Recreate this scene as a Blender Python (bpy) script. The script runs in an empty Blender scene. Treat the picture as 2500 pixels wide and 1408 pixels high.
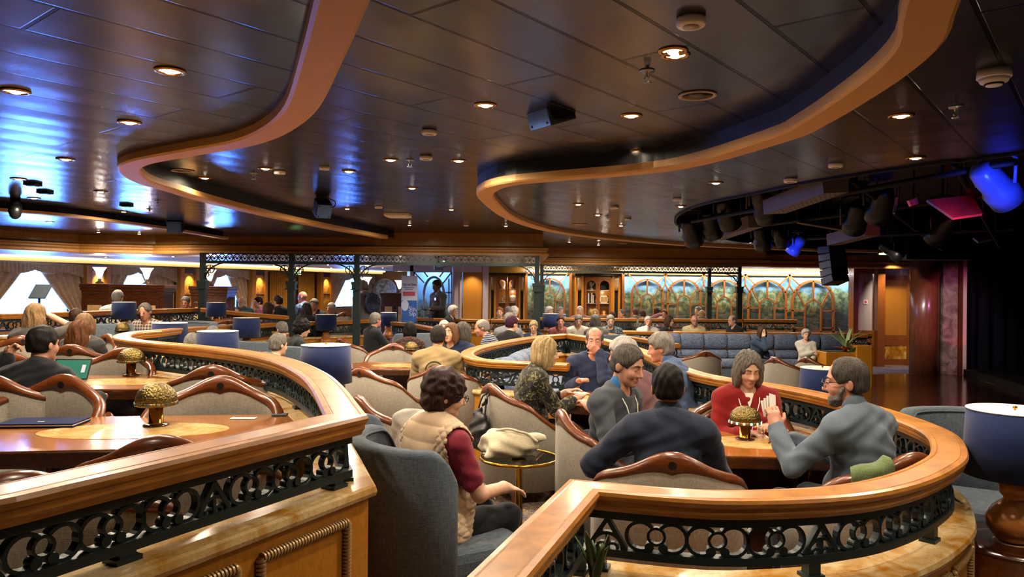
import bpy, bmesh, math, random
import numpy as np
from mathutils import Vector, Matrix
PI = math.pi
random.seed(7)
SC = bpy.context.scene
COL = SC.collection
# ------------------------------------------------------------------ camera
EYE, FPX, ROLL = 1.68, 1800.0, math.radians(0.5)
CR, SR = math.cos(ROLL), math.sin(ROLL)
def W(px, py, Y):
    """world point seen at pixel (px, py) of the 2500x1408 frame at depth Y"""
    u, v = px - 1250.0, py - 704.0
    return Vector((Y * (u * CR + v * SR) / FPX, Y, EYE + Y * (u * SR - v * CR) / FPX))
def G(px, py, z):
    """world point seen at pixel (px, py) on the level plane of height z"""
    u, v = px - 1250.0, py - 704.0
    return W(px, py, (z - EYE) * FPX / (u * SR - v * CR))
cam = bpy.data.cameras.new('camera')
cam.sensor_width = 36.0
cam.lens = 36.0 * FPX / 2500.0
cam.clip_start = 0.02
camo = bpy.data.objects.new('camera', cam)
COL.objects.link(camo)
camo.matrix_world = Matrix(((CR, -SR, 0, 0), (0, 0, -1, 0), (SR, CR, 0, EYE), (0, 0, 0, 1)))
SC.camera = camo
# ------------------------------------------------------------------ world and exposure
SC.view_settings.view_transform = 'Standard'
SC.view_settings.look = 'None'
SC.view_settings.gamma = 1.0
SC.view_settings.exposure = 0.85
wd = bpy.data.worlds.new('world')
SC.world = wd
wd.use_nodes = True
wd.node_tree.nodes['Background'].inputs[0].default_value = (0.05, 0.19, 1.0, 1)
wd.node_tree.nodes['Background'].inputs[1].default_value = 14.0
SC.cycles.max_bounces = 5
SC.cycles.diffuse_bounces = 3
SC.cycles.glossy_bounces = 2
SC.cycles.transmission_bounces = 4
SC.cycles.transparent_max_bounces = 5
SC.cycles.caustics_reflective = False
SC.cycles.caustics_refractive = False
SC.cycles.sample_clamp_indirect = 4.0
def lamp(kind, name, loc, energy, color, size=0.1, target=None, spot=1.6, blend=0.6, sx=None, sy=None):
    l = bpy.data.lights.new(name, kind)
    l.energy = energy; l.color = color
    if kind == 'AREA':
        l.shape = 'RECTANGLE'; l.size = sx or size; l.size_y = sy or size
    else:
        l.shadow_soft_size = size
    if kind == 'SPOT':
        l.spot_size = spot; l.spot_blend = blend
    o = bpy.data.objects.new(name, l); COL.objects.link(o)
    o.location = loc
    if target is not None:
        o.rotation_euler = (Vector(target) - Vector(loc)).to_track_quat('-Z', 'Y').to_euler()
    return o
WARM, COOL = (1.0, 0.83, 0.62), (0.62, 0.78, 1.0)
# daylight that comes through the windows of the left side (outside each window pane)
# ------------------------------------------------------------------ levels
T0, T1, T2 = 0.0, -0.25, 0.25            # aisle, sunken dance-floor side, raised window side
ZL, ZM, ZB = 2.60, 2.70, 2.555           # low ceiling, raised ceiling, underside of the tan bands

# ------------------------------------------------------------------ material helpers
def C(h):
    h = h.lstrip('#')
    if len(h) == 3: h = ''.join(q * 2 for q in h)
    r = [int(h[i:i+2], 16) / 255 for i in (0, 2, 4)]
    return tuple([x / 12.92 if x <= 0.04045 else ((x + 0.055) / 1.055) ** 2.4 for x in r] + [1.0])
class NT:
    def __init__(s, name):
        s.m = bpy.data.materials.new(name); s.m.use_nodes = True
        s.t = s.m.node_tree; s.b = s.t.nodes['Principled BSDF']
    def n(s, typ, **kw):
        o = s.t.nodes.new('ShaderNode' + typ)
        for k, v in kw.items():
            if hasattr(o, k): setattr(o, k, v)
        return o
    def l(s, a, b): s.t.links.new(a, b)
    def set(s, **kw):
        for k, v in kw.items(): s.b.inputs[k.replace('_', ' ')].default_value = v
    def coord(s, scale=(1, 1, 1), rot=(0, 0, 0), kind='Object'):
        c = s.n('TexCoord'); mp = s.n('Mapping')
        mp.inputs['Scale'].default_value = scale; mp.inputs['Rotation'].default_value = rot
        s.l(c.outputs[kind], mp.inputs[0]); return mp.outputs[0]
    def noise(s, vec, scale, detail=4, rough=0.5, dist=0.0):
        o = s.n('TexNoise'); o.inputs['Scale'].default_value = scale; o.inputs['Detail'].default_value = detail
        o.inputs['Roughness'].default_value = rough; o.inputs['Distortion'].default_value = dist
        s.l(vec, o.inputs['Vector']); return o.outputs['Fac']
    def ramp(s, fac, stops, interp='LINEAR'):
        o = s.n('ValToRGB'); o.color_ramp.interpolation = interp
        e = o.color_ramp.elements
        while len(e) < len(stops): e.new(0.5)
        for k, (p, c) in enumerate(stops): e[k].position = p; e[k].color = c if len(c) == 4 else (*c, 1)
        s.l(fac, o.inputs[0]); return o.outputs['Color']
    def mix(s, fac, a, b, mode='MIX'):
        o = s.n('MixRGB'); o.blend_type = mode
        for k, v in ((0, fac), (1, a), (2, b)):
            if hasattr(v, 'is_linked') or hasattr(v, 'links'): s.l(v, o.inputs[k])
            else: o.inputs[k].default_value = v
        return o.outputs[0]
    def bump(s, h, strength=0.3, dist=0.01):
        o = s.n('Bump'); o.inputs['Strength'].default_value = strength; o.inputs['Distance'].default_value = dist
        s.l(h, o.inputs['Height']); s.l(o.outputs[0], s.b.inputs['Normal'])
    def base(s, col): s.l(col, s.b.inputs['Base Color'])
def plain(name, col, rough=0.5, metal=0.0, spec=0.5, bump=None, **kw):
    t = NT(name); t.set(Base_Color=C(col) if isinstance(col, str) else col, Roughness=rough, Metallic=metal)
    t.b.inputs['Specular IOR Level'].default_value = spec
    if bump: t.bump(t.noise(t.coord(), bump[0], 3), bump[1], bump[2])
    t.set(**kw)
    return t.m
def wood(name, c1, c2, rough=0.25, scale=(1, 1, 6), coat=0.3):
    t = NT(name); v = t.coord(scale)
    n1 = t.noise(v, 9, 5, 0.6, 0.6)
    t.base(t.ramp(n1, [(0.3, C(c1)), (0.7, C(c2))]))
    t.set(Roughness=rough, Coat_Weight=coat, Coat_Roughness=0.15)
    return t.m
def fabric(name, c1, c2, scale=260, strength=0.35, rough=0.95):
    t = NT(name); v = t.coord()
    a = t.noise(t.coord((1, 1, 0.12)), scale, 2); b = t.noise(t.coord((0.12, 0.12, 1)), scale, 2)
    f = t.mix(0.5, a, b)
    t.base(t.ramp(f, [(0.35, C(c1)), (0.65, C(c2))]))
    t.set(Roughness=rough, Sheen_Weight=0.15); t.b.inputs['Specular IOR Level'].default_value = 0.15
    t.bump(f, strength, 0.004); return t.m
def emit(name, col, strength):
    t = NT(name); c = C(col) if isinstance(col, str) else (*col, 1)
    t.set(Base_Color=c, Emission_Color=c, Emission_Strength=strength); return t.m
def glass(name, col=(1, 1, 1, 1), rough=0.02, alpha=None):
    t = NT(name)
    g = t.n('BsdfGlossy'); g.inputs['Roughness'].default_value = rough
    tr = t.n('BsdfTransparent'); tr.inputs[0].default_value = col
    fr = t.n('Fresnel'); fr.inputs[0].default_value = 1.45
    ge = t.n('NewGeometry'); mm = t.n('Math'); mm.operation = 'MULTIPLY'; iv = t.n('Math'); iv.operation = 'SUBTRACT'; iv.inputs[0].default_value = 1; t.l(ge.outputs['Backfacing'], iv.inputs[1]); t.l(fr.outputs[0], mm.inputs[0]); t.l(iv.outputs[0], mm.inputs[1])
    ad = t.n('MixShader'); t.l(mm.outputs[0], ad.inputs[0]); t.l(tr.outputs[0], ad.inputs[1]); t.l(g.outputs[0], ad.inputs[2])
    t.l(ad.outputs[0], t.t.nodes['Material Output'].inputs[0]); return t.m
M = {}
M['honey'] = wood('honey_wood', '#8c5618', '#b87a2e', 0.36, (1.2, 1.2, 8), 0.12)
M['crest'] = wood('chair_wood', '#4f260e', '#723a15', 0.3, (2, 2, 9), 0.2)
M['dark'] = wood('dark_wood', '#2c150c', '#48240f', 0.2, (1, 1, 6), 0.5)
M['table'] = wood('table_wood', '#8f5420', '#b06f2e', 0.12, (1, 6, 1), 0.8)
M['amber'] = wood('amber_maple', '#9c6216', '#b57a22', 0.35, (6, 6, 3), 0.2)
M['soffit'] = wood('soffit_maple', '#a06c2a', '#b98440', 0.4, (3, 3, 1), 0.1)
M['redwood'] = wood('cherry_wood', '#40200f', '#562c18', 0.35, (1, 1, 6))
M['column'] = wood('column_veneer', '#5d2e1c', '#70402a', 0.3, (4, 4, 0.4))
M['lattice'] = wood('lattice_wood', '#6d3a14', '#8d4f1d', 0.3, (2, 2, 6))
M['tan'] = plain('tan_band', '#d0a060', 0.5, 0, 0.3, (5, 0.05, 0.004))
M['iron'] = plain('green_iron', '#1c2a2c', 0.38, 0.35, 0.5, (60, 0.08, 0.003))
M['black'] = plain('matt_black', '#0b0b0d', 0.6, 0, 0.3)
M['gloss_black'] = plain('satin_black', '#08080a', 0.35, 0, 0.5)
M['brass'] = plain('brass', '#b98a34', 0.18, 1.0)
M['steel'] = plain('steel', '#9a9c9e', 0.3, 1.0)
M['copper'] = plain('copper_glaze', '#c17c3e', 0.25, 0.2, 0.5, (20, 0.1, 0.004))
M['white'] = plain('white_plastic', '#efede6', 0.4)
M['cream'] = plain('cream_paint', '#b9aa94', 0.5)
M['paper'] = plain('paper', '#e4dfd2', 0.7)
M['beige'] = fabric('beige_fabric', '#7d766b', '#9b9488', 300)
M['slate'] = fabric('slate_fabric', '#3a424c', '#55606b', 260)
M['slate_light'] = fabric('pale_slate_fabric', '#59677a', '#7384a0', 220)
M['sofa'] = fabric('blue_chenille', '#353f54', '#68748f', 90, 0.7)
M['navy'] = fabric('navy_linen', '#131d42', '#1b2850', 420, 0.25)
M['crystal'] = glass('clear_glass')
M['pane'] = glass('window_glass', (0.97, 0.98, 1, 1))
def brass_hammered():
    t = NT('hammered_brass'); t.set(Base_Color=C('#6a5a34'), Metallic=1.0, Roughness=0.42)
    o = t.n('TexVoronoi'); o.inputs['Scale'].default_value = 95; t.l(t.coord(), o.inputs['Vector'])
    t.bump(o.outputs['Distance'], 0.9, 0.004); return t.m
M['hammered'] = brass_hammered()
def marble(name, c1, c2, c3, scale=3.0, rough=0.15):
    t = NT(name); v = t.coord()
    n = t.noise(v, scale, 6, 0.6, 1.2); n2 = t.noise(v, scale * 3, 5, 0.6, 2.0)
    a = t.ramp(n, [(0.35, C(c1)), (0.55, C(c2)), (0.7, C(c3))])
    b = t.ramp(n2, [(0.45, (1, 1, 1)), (0.5, (0.75, 0.6, 0.4)), (0.55, (1, 1, 1))])
    t.base(t.mix(0.5, a, b, 'MULTIPLY')); t.set(Roughness=rough); return t.m
M['marble'] = marble('cream_marble', '#a8741f', '#c9ad7c', '#d0bd98', 4)
M['amber_stone'] = marble('amber_onyx', '#8a5410', '#c89033', '#d7b57a', 3.5, 0.2)
M['veined'] = marble('veined_marble', '#5d5248', '#877a6e', '#9a8f85', 3, 0.1)
M['burl'] = marble('burl_panel', '#8f7148', '#ab8d63', '#bba077', 7, 0.25)
M['inlay'] = marble('inlay_stone', '#b38a4a', '#cfae74', '#d9c294', 9, 0.12)
def carpet():
    t = NT('patterned_carpet'); v = t.coord()
    o = t.n('TexVoronoi'); o.inputs['Scale'].default_value = 9; t.l(v, o.inputs['Vector'])
    n = t.noise(v, 16, 4, 0.7, 2.5); n2 = t.noise(v, 34, 3, 0.6, 1.5)
    a = t.ramp(n, [(0.40, C('#2b3247')), (0.46, C('#39425c')), (0.5, C('#8a6a35')), (0.56, C('#a8854a')), (0.62, C('#3f475c'))])
    b = t.ramp(n2, [(0.42, C('#2a3046')), (0.5, C('#5f6a80')), (0.58, C('#9c7c48'))])
    t.base(t.mix(o.outputs['Distance'], a, b)); t.set(Roughness=1.0)
    t.b.inputs['Specular IOR Level'].default_value = 0.1
    t.bump(t.noise(v, 400, 2), 0.5, 0.004); return t.m
M['carpet'] = carpet()
def ceiling_mat():
    t = NT('dark_ceiling_panels'); v = t.coord((1, 1, 1), (0, 0, math.radians(-51)), 'Object')
    o = t.n('TexBrick'); o.inputs['Scale'].default_value = 1.0
    o.inputs['Brick Width'].default_value = 1.9; o.inputs['Row Height'].default_value = 0.34
    o.inputs['Mortar Size'].default_value = 0.010; o.inputs['Mortar Smooth'].default_value = 0.3
    o.inputs['Color1'].default_value = (0.15, 0.16, 0.19, 1); o.inputs['Color2'].default_value = (0.11, 0.12, 0.145, 1)
    o.inputs['Mortar'].default_value = (0.03, 0.03, 0.03, 1)
    t.l(v, o.inputs['Vector']); t.base(o.outputs['Color'])
    wv = t.noise(t.coord((1, 1, 1), (0, 0, math.radians(-51))), 1.6, 2)
    wa = t.n('TexWave'); wa.bands_direction = 'Y'; wa.inputs['Scale'].default_value = .924; t.l(v, wa.inputs['Vector'])
    wv = t.mix(.10, wv, wa.outputs['Fac'])
    fine = t.noise(t.coord(), 240, 2)
    h = t.mix(0.02, wv, fine)
    h2 = t.mix(o.outputs['Fac'], h, (0.0, 0.0, 0.0, 1))
    t.set(Metallic=0.9, Roughness=0.19); t.b.inputs['Specular Tint'].default_value = (0.66, 0.70, 0.84, 1); t.bump(h2, 0.55, 0.02); return t.m
M['ceiling'] = ceiling_mat()
def dance():
    t = NT('dance_floor'); v = t.coord((1, 1, 1), (0, 0, 0.5))
    o = t.n('TexBrick'); o.inputs['Scale'].default_value = 1.0
    o.inputs['Brick Width'].default_value = 0.9; o.inputs['Row Height'].default_value = 0.12; o.inputs['Mortar Size'].default_value = 0.002
    o.inputs['Color1'].default_value = C('#2a170e'); o.inputs['Color2'].default_value = C('#38200f'); o.inputs['Mortar'].default_value = C('#150a06')
    t.l(v, o.inputs['Vector']); t.base(o.outputs['Color']); t.set(Roughness=0.13); return t.m
M['dance'] = dance()

# ------------------------------------------------------------------ mesh builder
class MB:
    def __init__(s): s.v = []; s.f = []; s.sm = []; s.mi = []; s.cur = 0
    def add(s, vs, fs, smooth=False):
        b = len(s.v); s.v += [tuple(x) for x in vs]
        s.f += [tuple(b + i for i in f) for f in fs]; s.sm += [smooth] * len(fs); s.mi += [s.cur] * len(fs); return s
    def box(s, c, d, rz=0.0, taper=1.0):
        x, y, z = d[0] / 2, d[1] / 2, d[2] / 2; cs, sn = math.cos(rz), math.sin(rz); vs = []
        for k in (-1, 1):
            t = 1 if k < 0 else taper
            for i, j in ((-1, -1), (1, -1), (1, 1), (-1, 1)):
                a, b = i * x * t, j * y * t
                vs.append((c[0] + a * cs - b * sn, c[1] + a * sn + b * cs, c[2] + k * z))
        return s.add(vs, [(3, 2, 1, 0), (4, 5, 6, 7), (0, 1, 5, 4), (1, 2, 6, 5), (2, 3, 7, 6), (3, 0, 4, 7)])
    def bar(s, a, b, w, h=None, up=(0, 0, 1)):
        """box from point a to point b, w wide (sideways), h thick (along up)"""
        h = h or w; a, b = Vector(a), Vector(b); d = (b - a).normalized(); u = Vector(up)
        if abs(d.dot(u)) > 0.98: u = Vector((0, 1, 0))
        r = d.cross(u).normalized(); u = r.cross(d); vs = []
        for p in (a, b):
            for i, j in ((-1, -1), (1, -1), (1, 1), (-1, 1)): vs.append(p + r * (i * w / 2) + u * (j * h / 2))
        return s.add(vs, [(3, 2, 1, 0), (4, 5, 6, 7), (0, 1, 5, 4), (1, 2, 6, 5), (2, 3, 7, 6), (3, 0, 4, 7)])
    def cyl(s, a, b, r1, r2=None, n=16, cap=True):
        r2 = r1 if r2 is None else r2; a, b = Vector(a), Vector(b); d = (b - a).normalized()
        u = d.orthogonal().normalized(); w = d.cross(u); vs = []
        for p, r in ((a, r1), (b, r2)):
            for k in range(n):
                t = 2 * PI * k / n; vs.append(p + u * (r * math.cos(t)) + w * (r * math.sin(t)))
        s.add(vs, [(k, (k + 1) % n, n + (k + 1) % n, n + k) for k in range(n)], True)
        if cap: s.add(vs, [tuple(range(n))[::-1], tuple(range(n, 2 * n))])
        return s
    def lathe(s, prof, c=(0, 0, 0), n=24, smooth=True):
        vs = []; m = len(prof)
        for k in range(n):
            t = 2 * PI * k / n
            for r, z in prof: vs.append((c[0] + r * math.cos(t), c[1] + r * math.sin(t), c[2] + z))
        fs = []
        for k in range(n):
            q = (k + 1) % n
            for i in range(m - 1): fs.append((k * m + i, q * m + i, q * m + i + 1, k * m + i + 1))
        s.add(vs, fs, smooth)
        for i, fl in ((0, True), (m - 1, False)):
            if prof[i][0] > 1e-4:
                idx = [k * m + i for k in range(n)]
                s.add(vs, [tuple(idx[::-1] if fl else idx)])
        return s
    def tube(s, pts, r, n=8, closed=False, cap=True):
        pts = [Vector(p) for p in pts]; m = len(pts); vs = []; prev = None
        rr = r if isinstance(r, (list, tuple)) else [r] * m
        for i, p in enumerate(pts):
            a = pts[(i - 1) % m] if (closed or i > 0) else p
            b = pts[(i + 1) % m] if (closed or i < m - 1) else p
            d = (b - a).normalized()
            u = d.orthogonal().normalized() if prev is None else (prev - d * prev.dot(d)).normalized()
            prev = u; w = d.cross(u)
            for k in range(n):
                t = 2 * PI * k / n; vs.append(p + u * (rr[i] * math.cos(t)) + w * (rr[i] * math.sin(t)))
        q = m if closed else m - 1
        s.add(vs, [(i * n + k, i * n + (k + 1) % n, ((i + 1) % m) * n + (k + 1) % n, ((i + 1) % m) * n + k) for i in range(q) for k in range(n)], True)
        if cap and not closed: s.add(vs, [tuple(range(n))[::-1], tuple(range((m - 1) * n, m * n))])
        return s
    def prism(s, poly, z0, z1):
        n = len(poly); vs = [(x, y, z0) for x, y in poly] + [(x, y, z1) for x, y in poly]
        return s.add(vs, [tuple(range(n))[::-1], tuple(range(n, 2 * n))] + [(k, (k + 1) % n, n + (k + 1) % n, n + k) for k in range(n)])
    def ellip(s, c, r, n=16, m=10):
        vs = []; fs = []
        for i in range(m + 1):
            a = PI * i / m - PI / 2
            for k in range(n):
                t = 2 * PI * k / n
                vs.append((c[0] + r[0] * math.cos(a) * math.cos(t), c[1] + r[1] * math.cos(a) * math.sin(t), c[2] + r[2] * math.sin(a)))
        for i in range(m):
            for k in range(n): fs.append((i * n + k, i * n + (k + 1) % n, (i + 1) * n + (k + 1) % n, (i + 1) * n + k))
        return s.add(vs, fs, True)
    def sweep(s, path, prof, closed=False, smooth=False, cap=True):
        """prof: closed list of (n, z) offsets; path: list of (x, y, z, nx, ny)"""
        m = len(prof); vs = [(x + nx * a, y + ny * a, z + b) for x, y, z, nx, ny in path for a, b in prof]
        L = len(path); q = L if closed else L - 1
        s.add(vs, [(i * m + k, i * m + (k + 1) % m, ((i + 1) % L) * m + (k + 1) % m, ((i + 1) % L) * m + k) for i in range(q) for k in range(m)], smooth)
        if cap and not closed: s.add(vs, [tuple(range(m))[::-1], tuple(range((L - 1) * m, L * m))])
        return s
    def grid(s, fn, nu, nv, smooth=True, closed_u=False):
        vs = [fn(i / nu, j / nv) for i in range(nu + (0 if closed_u else 1)) for j in range(nv + 1)]; k = nv + 1; mu = nu if closed_u else nu + 1
        return s.add(vs, [(i * k + j, ((i + 1) % mu) * k + j, ((i + 1) % mu) * k + j + 1, i * k + j + 1) for i in range(nu) for j in range(nv)], smooth)
    def build(s, name, mat=None, parent=None, bevel=0.0, fix=True, loc=None):
        me = bpy.data.meshes.new(name); me.from_pydata(s.v, [], s.f); me.polygons.foreach_set('use_smooth', s.sm); me.polygons.foreach_set('material_index', s.mi)
        if fix:
            bm = bmesh.new(); bm.from_mesh(me); bmesh.ops.remove_doubles(bm, verts=bm.verts, dist=1e-5)
            bmesh.ops.recalc_face_normals(bm, faces=bm.faces); bm.to_mesh(me); bm.free()
        for q in (mat if isinstance(mat, (list, tuple)) else [mat] if mat else []): me.materials.append(M[q] if isinstance(q, str) else q)
        o = bpy.data.objects.new(name, me); COL.objects.link(o)
        if parent: o.parent = parent
        if loc: o.location = loc
        if bevel:
            b = o.modifiers.new('edge', 'BEVEL'); b.width = bevel; b.segments = 2; b.limit_method = 'ANGLE'
        return o
def thing(name, label, cat, loc=(0, 0, 0), rz=0.0, group=None):
    o = bpy.data.objects.new(name, None); COL.objects.link(o); o.empty_display_size = 0.1
    o.location = loc; o.rotation_euler = (0, 0, rz); tag(o, label, cat, group); return o
def tag(o, label, cat, group=None):
    o['label'] = label; o['category'] = cat
    if group: o['group'] = group
    return o
def struct(o, label=None):
    o['kind'] = 'structure'
    if label: o['label'] = label
    return o
def dup(root, label, loc, rz=0.0, group=None, scale=None, kids=None):
    r = root.copy(); COL.objects.link(r); r.location = loc; r.rotation_euler = (0, 0, rz); r['label'] = label
    if group: r['group'] = group
    if scale: r.scale = (scale,) * 3 if not isinstance(scale, tuple) else scale
    for c in (kids or KIDS[root.name]):
        d = c.copy(); COL.objects.link(d); d.parent = r
        for g in KIDS.get(c.name, ()):
            e = g.copy(); COL.objects.link(e); e.parent = d
    return r
KIDS = {}
def reg(root):
    """remember children so copies need no slow look-up"""
    KIDS[root.name] = [o for o in COL.objects if o.parent == root]
    for c in KIDS[root.name]: KIDS[c.name] = [o for o in COL.objects if o.parent == c]
    return root
class Proto:
    """first use moves the prototype itself, later uses copy it"""
    def __init__(s, root): s.root = reg(root); s.used = False
    def put(s, label, loc, rz=0.0, group=None, scale=None):
        if not s.used:
            s.used = True; o = s.root; o.location = loc; o.rotation_euler = (0, 0, rz); o['label'] = label
            if group: o['group'] = group
            if scale: o.scale = (scale,) * 3 if not isinstance(scale, tuple) else scale
            return o
        return dup(s.root, label, loc, rz, group, scale or (1, 1, 1))
def spline(pts, step=0.08, closed=False):
    """Catmull-Rom through 2D/3D points, resampled at about step"""
    P = [np.array(p, float) for p in pts]; n = len(P); out = []
    for i in range(n if closed else n - 1):
        p1, p2 = P[i], P[(i + 1) % n]
        p0 = P[(i - 1) % n] if (closed or i > 0) else 2 * p1 - p2
        p3 = P[(i + 2) % n] if (closed or i + 2 < n) else 2 * p2 - p1
        k = max(2, int(np.linalg.norm(p2 - p1) / step))
        for j in range(k):
            t = j / k
            out.append(0.5 * (2 * p1 + (p2 - p0) * t + (2 * p0 - 5 * p1 + 4 * p2 - p3) * t * t + (3 * p1 - p0 - 3 * p2 + p3) * t ** 3))
    if not closed: out.append(P[-1])
    return out
def frame_path(pts, closed=False, z=0.0):
    """(x, y, z, nx, ny) with mitred left normals"""
    n = len(pts); res = []
    for i in range(n):
        p = np.array(pts[i][:2], float)
        a = np.array(pts[(i - 1) % n][:2], float) if (closed or i > 0) else None
        b = np.array(pts[(i + 1) % n][:2], float) if (closed or i < n - 1) else None
        d1 = (p - a) if a is not None else (b - p); d2 = (b - p) if b is not None else d1
        d1 = d1 / (np.linalg.norm(d1) + 1e-9); d2 = d2 / (np.linalg.norm(d2) + 1e-9)
        n1 = np.array((-d1[1], d1[0])); n2 = np.array((-d2[1], d2[0])); m = n1 + n2
        m = m / (np.linalg.norm(m) + 1e-9); m = m / max(0.35, m.dot(n1))
        res.append((p[0], p[1], (pts[i][2] if len(pts[i]) > 2 else z), m[0], m[1]))
    return res
# ================================================================== the setting
def xy(p): return (p[0], p[1])
RAIL_Z0, RAIL_Z2 = 0.98, 1.23
# guard rail of the raised left side: near branch, corner, long branch to the tip and back (x, y, z)
A_near = [(-2.65, -0.85), (-1.88, 0.5), xy(G(0, 1196, 1.23)), xy(G(846, 1010, 1.23))]
A_far = [xy(G(x, y, 1.23)) for x, y in ((846, 1010), (797, 938), (757, 905), (690, 876), (600, 857), (500, 845), (400, 836), (330, 829), (297, 821), (318, 811), (380, 805))]
D_back = [(*xy(G(x, y, z)), z) for x, y, z in ((380, 805, 1.23), (470, 797.5, 1.14), (570, 793, 1.06), (634, 790, 1.04), (705, 786, 1.02), (823, 783, 1.02), (902, 779, 1.06))]
B_path = [xy(G(x, y, .98)) for x, y in ((1150, 1470), (1425, 1182))]
B_loop = [xy(G(x, y, .98)) for x, y in ((1425, 1182), (1620, 1199), (1800, 1207), (2050, 1196), (2200, 1168), (2290, 1130), (2318, 1098), (2290, 1052), (2180, 1008), (2040, 968), (1900, 940), (1690, 905), (1560, 851), (1478, 828), (1384, 814))]
C_loop = [xy(G(x, y, .98)) for x, y in ((1384, 814), (1320, 819), (1250, 829), (1180, 843), (1146, 855), (1143, 866), (1175, 876), (1230, 880), (1300, 883), (1388, 886.5))]
# floors
tip = [(p[0], p[1]) for p in A_far]
T2P = [(-16, -3.5), (-3.9, -3.5), (-1.88, .5)] + [A_near[2], A_near[3]] + [(x, y) for x, y in tip[1:]] + [(x, y) for x, y, z in D_back[1:]] + [(-2.6, 30), (-16, 30)]
T1B = [(2.55, 4.6), (2.5, 5.1), (1.98, 6.3), (1.72, 8.6), (1.5, 10.2), (1.1, 11.9), (1.1, 17.9), (8.25, 17.9), (8.25, 20.45)]
f = MB(); f.prism([(-16, -3.5), (14, -3.5), (14, 4.6)] + T1B + [(14, 20.45), (14, 30), (-16, 30)], -0.4, 0.0)
struct(f.build('floor', 'carpet'), 'patterned blue and gold carpet floor')
f = MB(); f.prism([(14, 4.6)] + T1B + [(14, 20.45)], -0.45, T1); struct(f.build('floor_sunken', 'carpet'), 'carpet of the sunken centre floor')
f = MB(); f.prism(T2P, 0.002, T2); struct(f.build('floor_raised', 'carpet'), 'carpet of the raised side platform')
dp = [xy(G(x, y, T1)) for x, y in ((2108, 917), (2240, 915), (2345, 917), (2480, 952))] + [(11.0, 9.6), (8.2, 8.2), (5.2, 8.4), (4.4, 10.5), (4.9, 13.5)]
f = MB(); f.prism(spline(dp, .5, True), T1, T1 + 0.02); struct(f.build('floor_dance', 'dance'), 'dark glossy wooden dance floor')

# ceiling ----------------------------------------------------------
S_c = [xy(G(x, y, ZB)) for x, y in ((835, 0), (790, 130), (735, 262), (670, 318), (590, 348), (490, 366), (400, 382), (340, 395), (315, 413), (345, 440), (420, 464), (500, 488), (650, 525), (800, 556), (937, 581))]
d0 = np.array(S_c[0]) - np.array(S_c[1]); d0 /= np.linalg.norm(d0)
S_c = [tuple(np.array(S_c[0]) + d0 * q) for q in (5, 3.5, 2, 1.1, .5)] + S_c
S_p = spline(S_c, .1)
R_c = [(-.6, -1.2), (0.1, -.1), (.55, .7), (.98, 1.5)] + [xy(G(x, y, ZB)) for x, y in ((2275, 0), (2247, 100), (2178, 172), (2090, 235), (1990, 297), (1895, 340), (1640, 409), (1345, 437), (1250, 446), (1196, 462), (1190, 486), (1250, 533), (1350, 564), (1500, 584), (1700, 600), (2000, 612), (2150, 616))]
R_p = spline(R_c, .1)
H_c = [(7.6, -2.0), (5.2, 1.6)] + [xy(G(x, y, ZL)) for x, y in ((2500, 372), (2300, 396), (2000, 440), (1850, 470), (1710, 500), (1655, 528), (1662, 552), (1720, 574), (1850, 594), (2000, 606), (2120, 614))]
H_p = spline(H_c, .15)
l2 = lambda ps: [(float(p[0]), float(p[1])) for p in ps]
f = MB(); f.prism([(-16, -3.5), (-.6, -3.5)] + l2(R_p) + [(14, 19), (14, 30), (-16, 30)], ZM, ZM + 0.05)
struct(f.build('ceiling', 'ceiling'), 'raised dark metal panel ceiling')
f = MB(); f.prism([(-16, -3.5)] + [(S_p[0][0], -3.5)] + l2(S_p) + [(-2.2, 13.7), (-16, 13.7)], ZL, ZM + 0.02)
struct(f.build('ceiling_left', 'ceiling'), 'dark metal panel ceiling on the window side')
f = MB(); f.prism([(-.6, -3.5)] + l2(R_p) + [(14, 18.6), (14, H_p[-1][1])] + l2(H_p)[::-1] + [(7.6, -3.5)], ZL, ZM + 0.06)
struct(f.build('ceiling_right', 'ceiling'), 'dark metal panel ceiling round the stage lights')
bandprof = [(-.08, -.0), (-.065, -.012), (.065, -.012), (.08, 0), (.08, .05), (-.08, .05)]
def band(path, name, label, z=ZB, mat='tan'):
    b = MB(); b.sweep([(x, y, z, nx, ny) for x, y, _, nx, ny in frame_path(path)], bandprof)
    return struct(b.build(name, mat), label)
band(S_p, 'trim_1', 'tan wooden ribbon along the S-shaped ceiling edge')
band(R_p, 'trim_2', 'tan wooden ribbon along the right-hand ceiling edge')
S2 = spline([xy(G(x, y, 2.5)) for x, y in ((-300, 502), (-100, 508), (0, 516), (150, 528), (300, 546), (430, 564), (550, 584))], .2)
b = MB(); fp = frame_path(S2); b.sweep([(x, y, 2.5, nx, ny) for x, y, _, nx, ny in fp], [(-.06, 0), (.06, 0), (.06, .035), (-.06, .035)])
struct(b.build('trim_3', 'tan'), 'tan ribbon under the dark ceiling step')
def drop(path, side, z0, z1, name, mat='recess', off=.072):
    b = MB(); b.sweep([(x, y, 0, nx, ny) for x, y, _, nx, ny in frame_path(path)], [(side * off, z0), (side * (off - .02), z0), (side * (off - .02), z1), (side * off, z1)])
    return struct(b.build(name, mat), 'dark upright face of the ceiling step')
M['recess'] = plain('dark_recess', '#12141c', 0.5, 0.0, 0.4)
drop(S_p, -1, ZB + .05, ZM + .01, 'trim_4'); drop(R_p, 1, ZB + .05, ZM + .01, 'trim_5'); drop(S2, 1, 2.535, ZL, 'trim_6', off=.06)
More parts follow.
